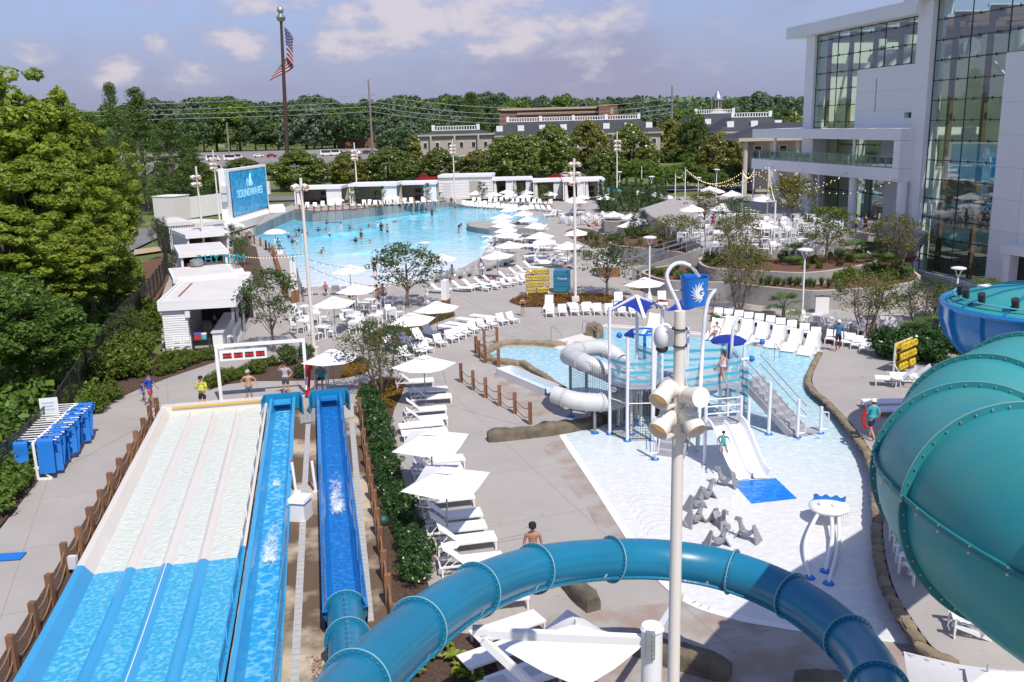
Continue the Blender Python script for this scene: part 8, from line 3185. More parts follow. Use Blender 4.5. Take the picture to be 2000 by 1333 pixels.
ms=P(1423,664,44)
t=thing('mushroom_shower','navy blue mushroom shower with blue stem behind the play tower','shower',(ms.x,ms.y,0))
obj('cap',MB().lathe([(.84,ms.z-.12),(.84,ms.z-.02),(.6,ms.z+.12),(.3,ms.z+.2),(.02,ms.z+.22)],(0,0,0),28),M_navy,t,True)
obj('stem',MB().cyl((0,0,0),(0,0,ms.z-.1),.1,.1,12),M_blue,t,True)
g=G(1602,1128)
hz_=HT(g,1000)
t=thing('cloud_fountain','white oval cloud fountain on three bent legs with a blue wavy crest','fountain',g)
tp_=P(1619,990,31.0)-g
obj('head',MB().ell((tp_.x,tp_.y,tp_.z),(.68,.68,.2),28,12),M_plastic,t,True)
for k,(x_,y_)in enumerate(((-.3,-.15),(.05,-.32))):
 obj('eye',MB().ell((tp_.x+x_*1.1,tp_.y+y_*1.1,tp_.z+.19),.10,12,8),M_plastic,t,True)
mb=MB()
for i in range(16):
 t_=i/15
 p=tp_+Vector((-.45+1.0*t_,.28-.25*t_*1.2,.17))
 hh=.15+.05*sin(i*1.35)
 mb.v+=[tuple(p),tuple(p+Vector((0,0,hh))),tuple(p+Vector((.02,.05,0))),tuple(p+Vector((.02,.05,hh)))]
for i in range(15):
 a,b=i*4,i*4+4
 mb.f+=[(a,b,b+1,a+1),(a+2,a+3,b+3,b+2),(a+1,b+1,b+3,a+3)]
 mb.mi+=[0,0,0]
obj('crest',mb,M_blue,t)
for(px,py,kx,bend)in((1581,1130,-.35,-.3),(1612,1117,.05,.12),(1618,1141,.30,.15)):
 f_=G(px,py)-g
 top=tp_+Vector((kx,-.1,-.1))
 mid=f_.lerp(top,.5)+Vector((bend,0,0))
 l_=obj('leg',MB().tube(spline([f_,mid,top],6),.065,10),M_pipe,t,True)
 obj('foot',MB().cyl(f_,f_+Vector((0,0,.06)),.18,.15,12),M_blue,l_)
for k in range(5):
 p=tp_+Vector((.64-.1*k,-.2-.08*k,-.1))
 obj('dribble',MB().tube([p,p+Vector((.06,0,-.9)),p+Vector((.08,0,-tp_.z+.1))],.012,5),M_jet,t)
M_seal=mat('grey_rubber',(.27,.27,.29),.6)
def mk_rock():
 t=thing('spring_rider','','ride')
 for sx,tz,bw in((-.32,.70,.30),(.32,.50,.24)):
  obj('end_plate',MB().add([(sx*1.6,-bw,0),(sx*1.6,bw,0),(sx*.8,.08,tz),(sx*.8,-.08,tz),(sx*1.45,-bw,0),(sx*1.45,bw,0),(sx*.62,.08,tz-.02),(sx*.62,-.08,tz-.02)],[(0,1,2,3),(7,6,5,4),
   (0,4,5,1),(1,5,6,2),(2,6,7,3),(3,7,4,0)]),M_seal,t)
 L_=spline([Vector((-.25,0,.60)),Vector((-.08,0,.40)),Vector((.10,0,.37)),Vector((.26,0,.46))],5)
 vs=[p+Vector((0,y_,z_))for p in L_ for y_,z_ in((-.15,-.03),(0,.02),(.15,-.03),(.12,-.22),(-.12,-.22))]
 obj('saddle',MB().add(vs,[(i*5+j,i*5+(j+1)%5,i*5+5+(j+1)%5,i*5+5+j)for i in range(len(L_)-1)for j in range(5)]),M_seal,t,True)
 obj('neck',MB().tube([(.24,0,.42),(.32,0,.62),(.35,0,.76)],[.12,.085,.08],8),M_seal,t,True)
 hd=obj('head',MB().box((.42,0,.79),(.28,.15,.15),taper=.75),M_seal,t,True)
 obj('handle',MB().cyl((.34,-.22,.74),(.34,.22,.74),.02,.02,6),M_seal,hd)
 return t
rk=Proto(mk_rock)
for px,py,a,lab in[(1418,950,150,'grey ride-on seat beside the blue landing mat'),(1378,977,35,'back grey ride-on seat of the left three'),(1358,995,30,'middle grey ride-on seat of the left three'),
 (1357,1025,35,'front grey ride-on seat of the left three'),(1404,1028,-70,'grey ride-on seat facing the viewer'),(1460,1055,140,'rightmost grey ride-on seat in the splash pool'),(1400,
 1068,15,'grey ride-on seat half hidden by the teal flume')]:
 rk.put(G(px,py),T_(a),lab,'grey ride-on seats',.84)
for i,(px,py)in enumerate([(1224,984),(1229,994),(1236,1005),(1243,1016),(1250,1026),(1257,1037),(1263,1047)]):
 g=G(px,py)
 obj('water_jet',MB().tube([g+Vector((1.5*t_,.5*t_,3.2*t_*(1-t_)))for t_ in np.linspace(0,1,9)],.012,5),M_jet,None,True,'%s thin ground water jet from the far end along the white beach edge'%ORD[i],
  'water jet','ground jets at the beach edge')
for i,(a,b)in enumerate((((1077,668),(1106,674)),((1138,656),(1168,662)),((1512,705),(1522,700)))):
 p,q=G(*a),G(*b)
 t=thing('grab_rail',['left steel grab rail of the landing pool steps','right steel grab rail of the landing pool steps','steel grab rail at the right pool entry'][i],'rail',p)
 obj('rail',MB().tube(spline([Vector(),Vector((0,0,.85)),Vector(((q-p).x*.25,(q-p).y*.25,.95)),(q-p)+Vector((0,0,.35)),q-p],5),.025,8),M_steel,t,True)
# ----
M_vest=mat('yellow_vest',(.62,.42,.01),.6,var=.3,scale=8,rnd=.15)
M_red=mat('red_foam',(.45,.015,.015),.5)
def mk_vest():
 t=thing('life_vest','','life vest')
 obj('ring',MB().tube([(cos(a)*.12,.0,sin(a)*.15-.05)for a in np.linspace(0,2*pi,12,endpoint=False)],.075,7,closed=True),M_vest,t,True)
 obj('buckle',MB().box((0,-.09,-.19),(.14,.03,.04)),M_dark,t)
 return t
vest=Proto(mk_vest)
def rack(g,ang,wd,ht,rows,cols,lab,vlab,depth=1):
 t=thing('vest_rack',lab,'rack',g,ang)
 for x_ in(0,wd):
  obj('post',MB().box((x_,0,ht/2),(.08,.08,ht)),M_white,t)
  obj('foot',MB().beam((x_,-.4,.03),(x_,.4,.03),.08,.06),M_white,t)
  obj('strut',MB().beam((x_,-.36,.05),(x_,0,.5),.05,.05),M_white,t)
 for r in range(rows):
  z_=ht*(r+1)/rows
  obj('rail',MB().box((wd/2,0,z_),(wd,.05,.05)),M_white,t)
  for c in range(cols):
   for dy in range(depth):
    if(r*7+c*5+dy*3)%11==4:
     continue
    x_=wd*(c+.5)/cols
    y_=(-.14 if depth==1 else-.3+.3*dy)
    p=Vector((g.x+x_*cos(ang)-y_*sin(ang),g.y+x_*sin(ang)+y_*cos(ang),g.z+z_-.12))
    vest.put(p,ang+.15*sin(c*3+r),'yellow life vest hanging on the white frame '+vlab,vlab)
ga_,gb_=G(1029,577),G(1071,575)
rack(Vector((ga_.x,ga_.y,0)),atan2((gb_-ga_).y,(gb_-ga_).x),(gb_-ga_).length,2.05,4,8,'white frame rack of yellow life vests beside the blue bin','rack beside the blue bin')
ga_=G(1745,728,.25)
rack(Vector((ga_.x,ga_.y,.2)),.75,1.9,1.6,3,6,'white frame rack packed with yellow life vests under the slide bowl','rack under slide bowl',2)
ga_,gb_=G(1081,573),G(1112,573)
t=thing('towel_bin','tall ribbed blue plastic bin on castors beside the yellow vest rack','bin',ga_,atan2((gb_-ga_).y,(gb_-ga_).x))
wb=(gb_-ga_).length
M_tb=mat('steel_blue_plastic',(.035,.20,.32),.45)
for k in range(4):
 obj('rib_section',MB().box((wb/2,wb/2,.32+.43*k),(wb,wb,.40)),M_tb,t)
obj('core',MB().box((wb/2,wb/2,1.0),(wb*.94,wb*.94,1.7)),M_tb,t)
text('Towels',.26,M_white,t,(wb*.55,-.012,1.12),ext=.005)
for x_ in(.1,wb-.1):
 obj('castor',MB().cyl((x_,.05,.08),(x_,.15,.08),.08,.08,8),M_dark,t)
ra,rb2=G(75,938),G(158,852)
t=thing('mat_rack','long white rack with rows of pegs holding blue slide mats beside the fence','rack',ra)
dv=rb2-ra
du=dv.normalized()
dn=Vector((du.y,-du.x,0))
hr=1.55
obj('beam',MB().beam((0,0,hr),dv+Vector((0,0,hr)),.09,.09),M_white,t)
for q in(Vector(),dv*.5,dv):
 obj('post',MB().cyl(q,q+Vector((0,0,hr)),.06,.06,8),M_white,t)
 obj('foot',MB().beam(q-dn*.55+Vector((0,0,.04)),q+dn*.55+Vector((0,0,.04)),.08,.08),M_white,t)
 for s_ in(-1,1):
  obj('strut',MB().beam(q+dn*.5*s_+Vector((0,0,.06)),q+Vector((0,0,.6)),.06,.06),M_white,t)
npg=17
for k in range(npg):
 q=dv*((k+.5)/npg)+Vector((0,0,hr+.06))
 obj('peg',MB().cyl(q-dn*.85,q+dn*.85,.025,.025,6),M_white,t)
M_mat=mat('blue_foam_mat',(.012,.17,.56),.6)
def slidemat(p,a,ln=1.05,wd=.55,lab='',fold=.28):
 o=thing('slide_mat',lab,'mat',p,a,'blue slide mats')
 pts=[(-.18,-.30),(-.2,-.02),(-.1,.06),(.05,.06),(.12,0),(.14+.1*fold,-.5),(.14+fold,-ln)]
 vs=[(x_,y_,z_)for x_,z_ in[(q.x,q.z)for q in spline([Vector((u_,0,v_))for u_,v_ in pts],3)]for y_ in(-wd/2,wd/2)]
 k=len(vs)//2
 vs+=[(v[0]+.035,v[1],v[2]-.03)for v in vs]
 f_=[(2*i,2*i+1,2*i+3,2*i+2)for i in range(k-1)]
 obj('foam',MB().add(vs,f_+[tuple(2*k+j for j in q)[::-1]for q in f_]+[(2*i,2*i+2,2*k+2*i+2,2*k+2*i)for i in range(k-1)]+[(2*i+1,2*k+2*i+1,2*k+2*i+3,2*i+3)for i in range(k-1)]),M_mat,
  o,True,angle=1.2)
 obj('handle',MB().tube([(.05,-.12,.07),(.06,-.1,.14),(.06,.1,.14),(.05,.12,.07)],.02,6),M_dark,o)
for k in range(9):
 slidemat(ra+dv*((k+.35)/9)+dn*(.42+.06*(k%3))+Vector((0,0,hr+.08)),atan2(-du.y,-du.x)+.2*sin(k*2),1.32+.1*(k%2),.62,'%s blue foam mat from the near end hanging on the white rack'%ORD[k],
  .12+.1*(k%3))
slidemat(ra-dn*.5+du*.1+Vector((0,0,hr+.05)),atan2(-du.y,-du.x),.75,.6,'blue foam mat hanging alone on the fence side of the rack',.1)
o=obj('slide_mat',MB().box((0,0,.05),(1.3,.5,.04)),M_mat,None,label='blue foam mat lying flat on the path at the left edge',cat='mat')
o.location=G(6,1091)
o.rotation_euler.z=.1
g=G(108,872)
t=thing('notice_board','white notice board with small blue lines of print behind the mat rack','sign',g,.25)
obj('post',MB().box((0,0,.7),(.06,.06,1.4)),M_dark,t)
obj('panel',MB().box((0,-.04,1.75),(.75,.03,1.05)),M_white,t)
for k in range(5):
 obj('print',MB().box((-.02,-.06,2.05-.15*k),(.5-.08*(k%2),.004,.05)),mat('pale_blue_print',(.35,.5,.65),.7),t)
g=G(146,1122)
t=thing('control_box','grey metal control box on a short post in the mulch strip','box',g)
obj('post',MB().cyl((0,0,0),(0,0,.25),.04,.04,8),M_galv,t)
obj('case',MB().box((0,0,.42),(.26,.16,.42)),mat('pale_grey',(.6,.6,.6),.6),t)
g=G(871,597)
t=thing('monolith_sign','tall white blank directory slab with a brown base at the centre bed','sign',g,-.2)
hm=HT(g,547)
obj('slab',MB().box((0,0,hm/2+.25),(.42,.9,hm-.5)),M_white,t)
obj('face',MB().box((-.215,0,hm/2+.3),(.01,.8,hm-.7)),M_galv,t)
obj('base',MB().box((0,0,.25),(.5,.95,.5)),M_wood,t)
for k,px in enumerate((1598,1610)):
 g=G(px,612)
 t=thing('waste_bin','%s of two white waste bins against the planter wall'%('left' if k==0 else 'right'),'bin',g,-.15)
 obj('body',MB().box((0,0,.6),(.5,.5,1.2)),M_white,t)
 obj('lid',MB().box((0,0,1.23),(.52,.52,.06)),mat('grey_lid',(.12,.13,.15),.6),t)
g=G(1737,653)
t=thing('towel_counter','white towel counter with blue looped emblem and folded towels on top','counter',g,-.35)
obj('front',MB().box((0,0,.5),(1.5,.6,1.0)),M_white,t)
script_mark(.42,mat('emblem_blue',(.02,.16,.34),.5),t,(0,-.33,.5))
for k in range(4):
 obj('towel_stack',MB().box((-.5+.34*k,0,1.06),(.3,.45,.12)),M_tow[0],t)
g=G(1770,632)
t=thing('shade_shell','white arched fabric shade shell above the towel station','canopy',g,-.2)
vs=[]
for i in range(11):
 a=pi*i/10
 for j in range(7):
  b=j/6
  vs.append((-cos(a)*1.9,b*1.8-.4,1.0+sin(a)*1.5*(1-.25*b)-.35*(1-abs(cos(a)))*0))
obj('fabric',MB().add(vs,[(i*7+j,i*7+j+1,(i+1)*7+j+1,(i+1)*7+j)for i in range(10)for j in range(6)]),M_fabric,t,True)
for x_ in(-1.9,1.9):
 obj('leg',MB().cyl((x_,-.3,0),(x_,-.3,1.0),.05,.05,6),M_white,t)
for k,px in enumerate((1800,1818)):
 o=thing('towel_hamper','%s royal blue towel hamper behind the fan palms'%['left','right'][k],'bin',G(px,655),-.2)
 obj('body',MB().box((0,0,.6),(.8,.8,1.2),taper=1.08),mat('royal_blue_fabric',(.01,.04,.35),.7),o)
 obj('rim',MB().box((0,0,1.22),(.9,.9,.06)),M_navy,o)
g=G(1190,540)
t=thing('planter_box','white guard podium with brown timber base left of the stair','podium',g,-.1)
obj('base',MB().box((0,0,.45),(1.9,1.2,.9)),M_wood,t)
obj('panel',MB().box((0,-.1,1.4),(1.9,1.0,1.0)),M_white,t)
for px,py,lab,zz in((629,768,'tall white lifeguard chair at the end of the speed slides',.75),(545,496,'white lifeguard chair at the corner of the wave pool',.9)):
 g=G(px,py)
 t=thing('lifeguard_chair',lab,'chair',g,0 if px>600 else .6)
 obj('seat',MB().box((0,.1,zz),(.62,.55,.05)),M_white,t)
 for k in range(3):
  obj('back_slat',MB().box((0,.36,zz+.25+.2*k),(.6,.03,.14)),M_white,t)
 for sx in(-.3,.3):
  for y_ in(-.15,.36):
   obj('leg',MB().box((sx,y_,zz/2+(.35 if y_>0 else .12)),(.06,.06,zz+(.7 if y_>0 else .24))),M_white,t)
  obj('armrest',MB().box((sx,.1,zz+.25),(.09,.55,.04)),M_white,t)
 obj('step',MB().box((0,-.3,.25),(.66,.3,.5)),M_white,t)
g=G(601,777)
t=thing('rescue_stand','red rescue post with white lettering strip beside the lifeguard chair','stand',g)
obj('tube',MB().cyl((0,0,.1),(.1,.2,1.45),.12,.12,12),M_red,t,True)
obj('box',MB().box((.14,.2,1.65),(.32,.2,.4)),M_red,t)
obj('strip',MB().beam((-.02,-.13,.45),(.06,.02,1.1),.07,.02,(0,-1,0)),M_white,t)
obj('rope_coil',MB().tube([(.25+cos(a)*.16,.1,.2+sin(a)*.16)for a in np.linspace(0,2*pi,14,endpoint=False)],.03,6,closed=True),M_white,t)
for i,(px,py,z_)in enumerate([(699,707,0),(868,611,0),(1640,567,1.4),(1649,501,2.3),(1520,446,3),(749,1026,0),(712,763,0)]):
 g=G(px,py,z_)
 obj('garden_speaker',MB().lathe([(.16,0),(.22,.08),(.25,.2),(.2,.33),(.08,.4)],g,14),mat('dark_green_plastic',(.02,.07,.055),.5),None,True,'dark green dome speaker %s'%['in the yellow bed right of the lifeguard umbrella',
  'in the centre bed by the monolith','on the lower planter right end','on the upper planter near the palms','on the terrace by the tree','between hedge shrubs and rope fence','at the head of the hedge'][i],
  'speaker')
# ----
SKIN={'l':mat('skin_light',(.52,.28,.18),.55),'t':mat('skin_tan',(.40,.19,.11),.55),'b':mat('skin_brown',(.20,.095,.055),.55),'d':mat('skin_dark',(.09,.045,.03),.55)}
CL={}
def cloth(c):
 if c not in CL:
  CL[c]=mat('cloth_%d'%len(CL),c,.85)
 return CL[c]
BLK,NVY,TEAL,WHT,GRY=(.012,.012,.015),(.015,.02,.07),(.02,.36,.42),(.75,.74,.73),(.38,.38,.40)
PEND=[]
def skin(name,V_,E_,R_,m,parent,sub=1):
 me=bpy.data.meshes.new(name)
 me.from_pydata([tuple(v)for v in V_],E_,[])
 o=bpy.data.objects.new(name,me)
 COL.objects.link(o)
 o.modifiers.new('s','SKIN').use_smooth_shade=True
 for i,r in enumerate(R_):
  d=me.skin_vertices[0].data[i]
  d.radius=(r,r)if not hasattr(r,'__len__')else r
  d.use_root=i==0
 o.modifiers.new('u','SUBSURF').levels=sub
 o.modifiers['u'].render_levels=sub
 me.materials.append(m)
 o.parent=parent
 PEND.append(o)
 return o
def person(p,face,pose,h,sk,top=None,bot=NVY,hair=(.03,.02,.015),hat=None,label='',fine=False,group=None,cut=0.0,shoes=None):
 """face: degrees, 0 looks towards the viewer (-y); pose names the limbs' positions"""
 t=thing('person',label,'person',(p[0],p[1],p[2]-cut),radians(face),group,h/1.75)
 J={'pel':(0,0,.95),'spi':(0,.01,1.14),'che':(0,.0,1.34),'nec':(0,.01,1.49),'hd':(0,-.015,1.62),'top':(0,-.01,1.68)}
 for s,n in((-1,'R'),(1,'L')):
  J.update({'sh'+n:(s*.19,0,1.42),'el'+n:(s*.25,.03,1.15),'wr'+n:(s*.27,-.04,.91),'ha'+n:(s*.27,-.07,.82),'hi'+n:(s*.095,0,.90),'kn'+n:(s*.11,-.02,.49),'an'+n:(s*.115,.02,.09),'to'+n:(s*.135,
   -.15,.035)})
 U={}
 if pose=='hips':
  for s,n in((-1,'R'),(1,'L')):
   U.update({'el'+n:(s*.37,.10,1.19),'wr'+n:(s*.23,-.03,1.02),'ha'+n:(s*.17,-.09,1.0)})
 elif pose=='hold':
  for s,n in((-1,'R'),(1,'L')):
   U.update({'el'+n:(s*.28,-.04,1.14),'wr'+n:(s*.12,-.24,1.22),'ha'+n:(s*.06,-.27,1.27)})
 elif pose=='phone':
  U.update({'elR':(-.33,-.10,1.36),'wrR':(-.20,-.12,1.55),'haR':(-.13,-.10,1.62),'elL':(.36,.08,1.19),'wrL':(.24,-.03,1.02),'haL':(.19,-.08,1.0)})
 elif pose=='walk':
  U.update({'knR':(-.10,-.18,.50),'anR':(-.10,-.16,.10),'toR':(-.11,-.32,.05),'knL':(.10,.05,.49),'anL':(.10,.28,.15),'toL':(.11,.16,.04),'elL':(.26,-.08,1.16),'wrL':(.25,-.24,.98),
   'haL':(.24,-.30,.92),'elR':(-.26,.14,1.17),'wrR':(-.27,.12,.93),'haR':(-.27,.10,.85)})
 elif pose=='bend':
  U.update({'spi':(0,-.06,1.12),'che':(0,-.24,1.24),'nec':(0,-.36,1.30),'hd':(0,-.47,1.33),'top':(0,-.52,1.34),'shL':(.19,-.28,1.24),'shR':(-.19,-.28,1.24),'elL':(.2,-.34,.98),'elR':(-.2,
   -.34,.98),'wrL':(.16,-.4,.76),'wrR':(-.16,-.4,.76),'haL':(.15,-.42,.68),'haR':(-.15,-.42,.68)})
 elif pose in('sit','recline','slide'):
  for s,n in((-1,'R'),(1,'L')):
   U.update({'hi'+n:(s*.10,-.02,.93),'kn'+n:(s*.14,-.44,.97),'an'+n:(s*.15,-.46,.56),'to'+n:(s*.16,-.60,.50),'el'+n:(s*.26,-.04,1.16),'wr'+n:(s*.22,-.26,1.04),'ha'+n:(s*.18,-.34,1.01)})
  if pose!='sit':
   k=.5 if pose=='recline' else .28
   for n,v in list(J.items()):
    if n in('spi','che','nec','hd','top','shL','shR'):
     U[n]=(v[0],v[1]+(v[2]-.95)*k*1.3,.95+(v[2]-.95)*(1-k*.55))
   for s,n in((-1,'R'),(1,'L')):
    U.update({'kn'+n:(s*.14,-.44,1.0),'an'+n:(s*.2,-.84,.80-(.12 if pose=='slide' else-.06)),'to'+n:(s*.22,-.9,.90),'el'+n:(s*.33,.20,1.14),'wr'+n:(s*.36,.02,.96),'ha'+n:(s*.37,-.05,
     .93)})
 elif pose=='swim':
  U.update({'elL':(.40,-.10,1.34),'wrL':(.55,-.25,1.36),'haL':(.6,-.3,1.36),'elR':(-.40,-.10,1.34),'wrR':(-.50,-.28,1.36),'haR':(-.54,-.34,1.36)})
 J.update(U)
 rad={'pel':(.135,.105),'spi':(.125,.10),'che':(.155,.105),'nec':.055,'hd':.098,'top':.075,'sh':.062,'el':.043,'wr':.03,'ha':.034,'hi':.09,'kn':.058,'an':.04,'to':.036}
 names=list(J)
 ix={n:i for i,n in enumerate(names)}
 V_=[J[n]for n in names]
 R_=[rad[n[:2]]if n[:2]in rad else rad[n]for n in names]
 ed=[('pel','spi'),('spi','che'),('che','nec'),('nec','hd'),('hd','top')]
 for n in 'RL':
  ed+=[('che','sh'+n),('sh'+n,'el'+n),('el'+n,'wr'+n),('wr'+n,'ha'+n),('pel','hi'+n),('hi'+n,'kn'+n),('kn'+n,'an'+n),('an'+n,'to'+n)]
 E_=[(ix[a],ix[b])for a,b in ed]
 if fine:
  V_.append((J['hd'][0],J['hd'][1]-.115,J['hd'][2]-.005))
  R_.append(.018)
  E_.append((ix['hd'],len(V_)-1))
  for s,n in((-1,'R'),(1,'L')):
   a,b=Vector(J['wr'+n]),Vector(J['ha'+n])
   d=(b-a).normalized()
   sd=d.cross(Vector((s,.2,0))).normalized()
   for k in range(5):
    o_=sd*(.024-.016*k)if k<4 else sd*.04
    l_=(.075,.085,.08,.06,.045)[k]
    q1=b+o_*1.2+d*(.02 if k<4 else-.02)
    q2=q1+d*l_*.6+(sd*.02 if k==4 else Vector())
    q3=q2+d*l_*.4+Vector((-s*.015,-.005,-.004))
    i0=len(V_)
    V_+=[q1,q2,q3]
    R_+=[.010,.009,.007]
    E_+=[(ix['ha'+n],i0),(i0,i0+1),(i0+1,i0+2)]
 skin('body',V_,E_,R_,SKIN[sk],t)
 H=Vector(J['hd'])
 def lerp(a,b,f):
  return tuple(Vector(J[a]).lerp(Vector(J[b]),f))
 if top is not None:
  bare=len(top)>3
  v=[J['spi'],J['che'],lerp('che','nec',.45),lerp('pel','spi',.35)]
  r=[(.150,.125),(.178,.128),(.12,.09),(.155,.128)]
  e=[(0,1),(1,2),(0,3)]
  if not bare:
   for n in 'RL':
    i0=len(v)
    v+=[J['sh'+n],lerp('sh'+n,'el'+n,.75)]
    r+=[.078,.066]
    e+=[(1,i0),(i0,i0+1)]
  skin('shirt' if not bare else 'swimsuit',v,e,r,cloth(tuple(top[:3])),t)
 if bot is not None:
  short=len(bot)>3
  v=[lerp('pel','spi',.12),J['pel']]
  r=[(.150,.125),(.158,.13)]
  e=[(0,1)]
  for n in 'RL':
   i0=len(v)
   v+=[J['hi'+n],lerp('hi'+n,'kn'+n,.25 if short else .8)]
   r+=[.112,.098 if short else .092]
   e+=[(1,i0),(i0,i0+1)]
  skin('swim_briefs' if short else 'shorts',v,e,r,cloth(tuple(bot[:3])),t)
 if hair:
  obj('hair',MB().ell(H+Vector((0,.036,.05)),(.106,.108,.098),12,8),cloth(hair),t,True)
  if len(label)and('woman' in label or 'girl' in label):
   obj('hair',MB().ell(H+Vector((0,.085,-.06)),(.085,.05,.15),10,7),cloth(hair),t,True)
 if hat:
  o=obj('cap',MB().lathe([(.118,.0),(.115,.06),(.08,.105),(.02,.12)],H+Vector((0,.03,.05)),14),cloth(hat),t,True)
  obj('peak',MB().box(H+Vector((0,-.12,.06)),(.14,.09,.015)),cloth(hat),o)
 if fine:
  for s in(-1,1):
   obj('eye',MB().ell(H+Vector((s*.036,-.095,.02)),(.014,.01,.012),8,6),cloth(BLK),t)
   obj('ear',MB().ell(H+Vector((s*.1,.005,0)),(.014,.026,.036),8,6),SKIN[sk],t)
  obj('mouth',MB().box(H+Vector((0,-.094,-.048)),(.045,.012,.010)),mat('lip',(.30,.10,.08),.6),t)
 if shoes:
  for n in 'RL':
   a=Vector(J['to'+n])
   obj('shoe',MB().ell(a+Vector((0,.06,.02)),(.06,.15,.06),10,6),cloth(shoes),t,True)
 return t
ST=(.05,.12,.22)
PP=person
PP(G(398,803),0,'hold',1.78,'l',(.55,.75,.02),BLK,None,BLK,'man in fluorescent yellow shirt and black shorts holding a microphone at the racer end',True,shoes=WHT)
PP(G(489,789),8,'hips',1.76,'l',None,ST,None,GRY,'shirtless man in striped trunks and grey cap with hands on hips',True)
PP(G(560,772),0,'phone',1.76,'l',GRY,(.06,.06,.07),(.02,.015,.012),None,'man in grey shirt and dark shorts holding a phone to his ear',True)
PP(G(296,795),75,'walk',1.78,'t',(.02,.06,.36),(.35,.04,.05),(.02,.015,.012),None,'man in blue shirt and red patterned shorts walking on the left path',True)
PP(G(282,786),75,'walk',1.12,'t',(.02,.06,.30),(.03,.05,.2),(.02,.015,.012),None,'small child in blue walking beside the man in blue shirt',True)
g=G(629,768)
PP((g.x,g.y+.02,.78),0,'sit',1.76,'t',TEAL,BLK,None,WHT,'lifeguard in teal shirt and white visor sitting on the tall chair by the slides',True,cut=.95-.02)
g=P(1040,1030,27.4)
mn=PP((g.x,g.y,0),0,'stand',1.80,'t',None,(.03,.05,.10),None,BLK,'shirtless man in black cap and sunglasses standing behind the teal flume',True)
obj('sunglasses',MB().tube([(-.095,-.03,1.645),(-.05,-.105,1.64),(0,-.112,1.645),(.05,-.105,1.64),(.095,-.03,1.645)],.02,6),cloth(BLK),mn,True)
PP(G(1021,618),20,'hold',1.42,'l',BLK+(1,),BLK+(1,),(.05,.03,.02),None,'girl in black swimsuit standing by the low rusty bed',True)
g=G(1636,684,.15)
PP(g,-15,'walk',1.78,'b',(.03,.16,.32),BLK,None,WHT,'guard in blue and turquoise shirt with white visor walking behind the stone wall',True)
g=G(1701,859,.46)
gd=PP(g,205,'walk',1.74,'l',TEAL,NVY,(.03,.02,.015),WHT,'lifeguard in turquoise shirt carrying a red rescue tube along the stone wall',True)
t=obj('rescue_tube',MB().tube(spline([Vector((-.1,0,.35)),Vector((-.32,.05,.1)),Vector((-.36,0,-.3)),Vector((-.2,0,-.5))],5),.075,8),M_red,None,True,'red rescue tube carried by the lifeguard on the right deck',
 'rescue tube')
t.location=g+Vector((-.02,-.05,1.05))
g=D(1412,733,38.0)
PP((g.x,g.y,2.12),240,'walk',1.68,'l',(.55,.5,.62,1),BLK+(1,),(.06,.035,.02),None,'woman in lavender top and black bottoms on the play tower platform',True)
g=G(1413,866,1.3)
PP((g.x,g.y,1.24),-12,'slide',1.15,'t',(.015,.30,.36),(.03,.50,.50),(.015,.012,.01),None,'boy in teal swim shirt sliding down the twin white slide',True,cut=.58)
g=G(1397,648,.5)
PP((g.x,g.y,.42),-25,'recline',1.6,'l',(.6,.6,.65,1),BLK+(1,),(.10,.05,.03),None,'woman in white bikini top lying on a wave shaped lounger',cut=.82)
g=G(765,668,.4)
PP((g.x,g.y,.42),40,'recline',1.65,'l',(.08,.35,.45),(.35,.08,.2),(.05,.03,.02),None,'person in floral cover-up lying on the centre bed lounger',cut=.85)
PP(G(733,543),180,'walk',1.78,'l',BLK,BLK,(.015,.012,.01),None,'man in black shirt and shorts wading at the wave pool beach')
PP(G(884,553),180,'stand',1.65,'l',(.01,.25,.30,1),BLK+(1,),(.015,.012,.01),None,'woman in teal swim top seen from behind at the tub loungers')
PP(G(940,541),20,'stand',1.75,'d',(.55,.55,.68),(.5,.5,.65),(.01,.01,.01),None,'man wrapped in a pale towel beside the tub loungers')
PP((*G(958,552,.4).xy,.42),60,'sit',1.5,'t',(.75,.15,.30),(.75,.15,.30),(.08,.03,.02),None,'girl in pink sitting on a lounger behind the yellow rack',cut=.85)
PP(G(637,579),40,'walk',1.2,'t',(.5,.08,.15),(.03,.03,.06),(.1,.06,.03),None,'small child in red and dark swimwear on the wave pool beach')
PP(G(738,601),190,'stand',1.8,'t',None,(.12,.14,.25),(.02,.015,.01),None,'shirtless man in patterned trunks by the airy young tree')
PP(G(749,596),190,'stand',1.7,'l',None,(.10,.10,.12),(.25,.14,.06),None,'second shirtless figure close behind the man in patterned trunks')
PP((*G(684,600,.4).xy,.45),170,'sit',1.75,'t',(.06,.15,.4),BLK,(.02,.015,.01),None,'seated guest in blue shirt under the bar table umbrella',cut=.9)
PP((*G(690,578,.4).xy,.45),0,'sit',1.6,'l',(.4,.03,.08),(.3,.03,.06),(.05,.03,.02),None,'person in red under the beach umbrella behind the bar tables',cut=.9)
PP(G(481,606),100,'stand',1.65,'l',BLK,(.3,.12,.12),(.03,.02,.01),None,'woman in black top and patterned shorts at the lettered bar')
PP(inbar(W_*.58,Dp*.35,0),60,'stand',1.75,'b',BLK,BLK,(.01,.01,.01),None,'bartender in black behind the white counter')
PP(G(489,477),10,'stand',1.75,'b',TEAL,NVY,None,WHT,'lifeguard in teal shirt standing at the wave pool fence')
o=obj('rescue_tube',MB().tube([(-.55,0,0),(.55,0,.02)],.085,8),M_red,None,True,'red rescue tube held by the standing lifeguard at the wave pool','rescue tube')
o.location=G(489,477)+Vector((0,-.25,1.0))
g=G(545,496)
PP((g.x,g.y,.93),40,'sit',1.75,'b',TEAL,NVY,(.01,.01,.01),None,'lifeguard in teal shirt sitting under the round umbrella at the wave pool',cut=.93)
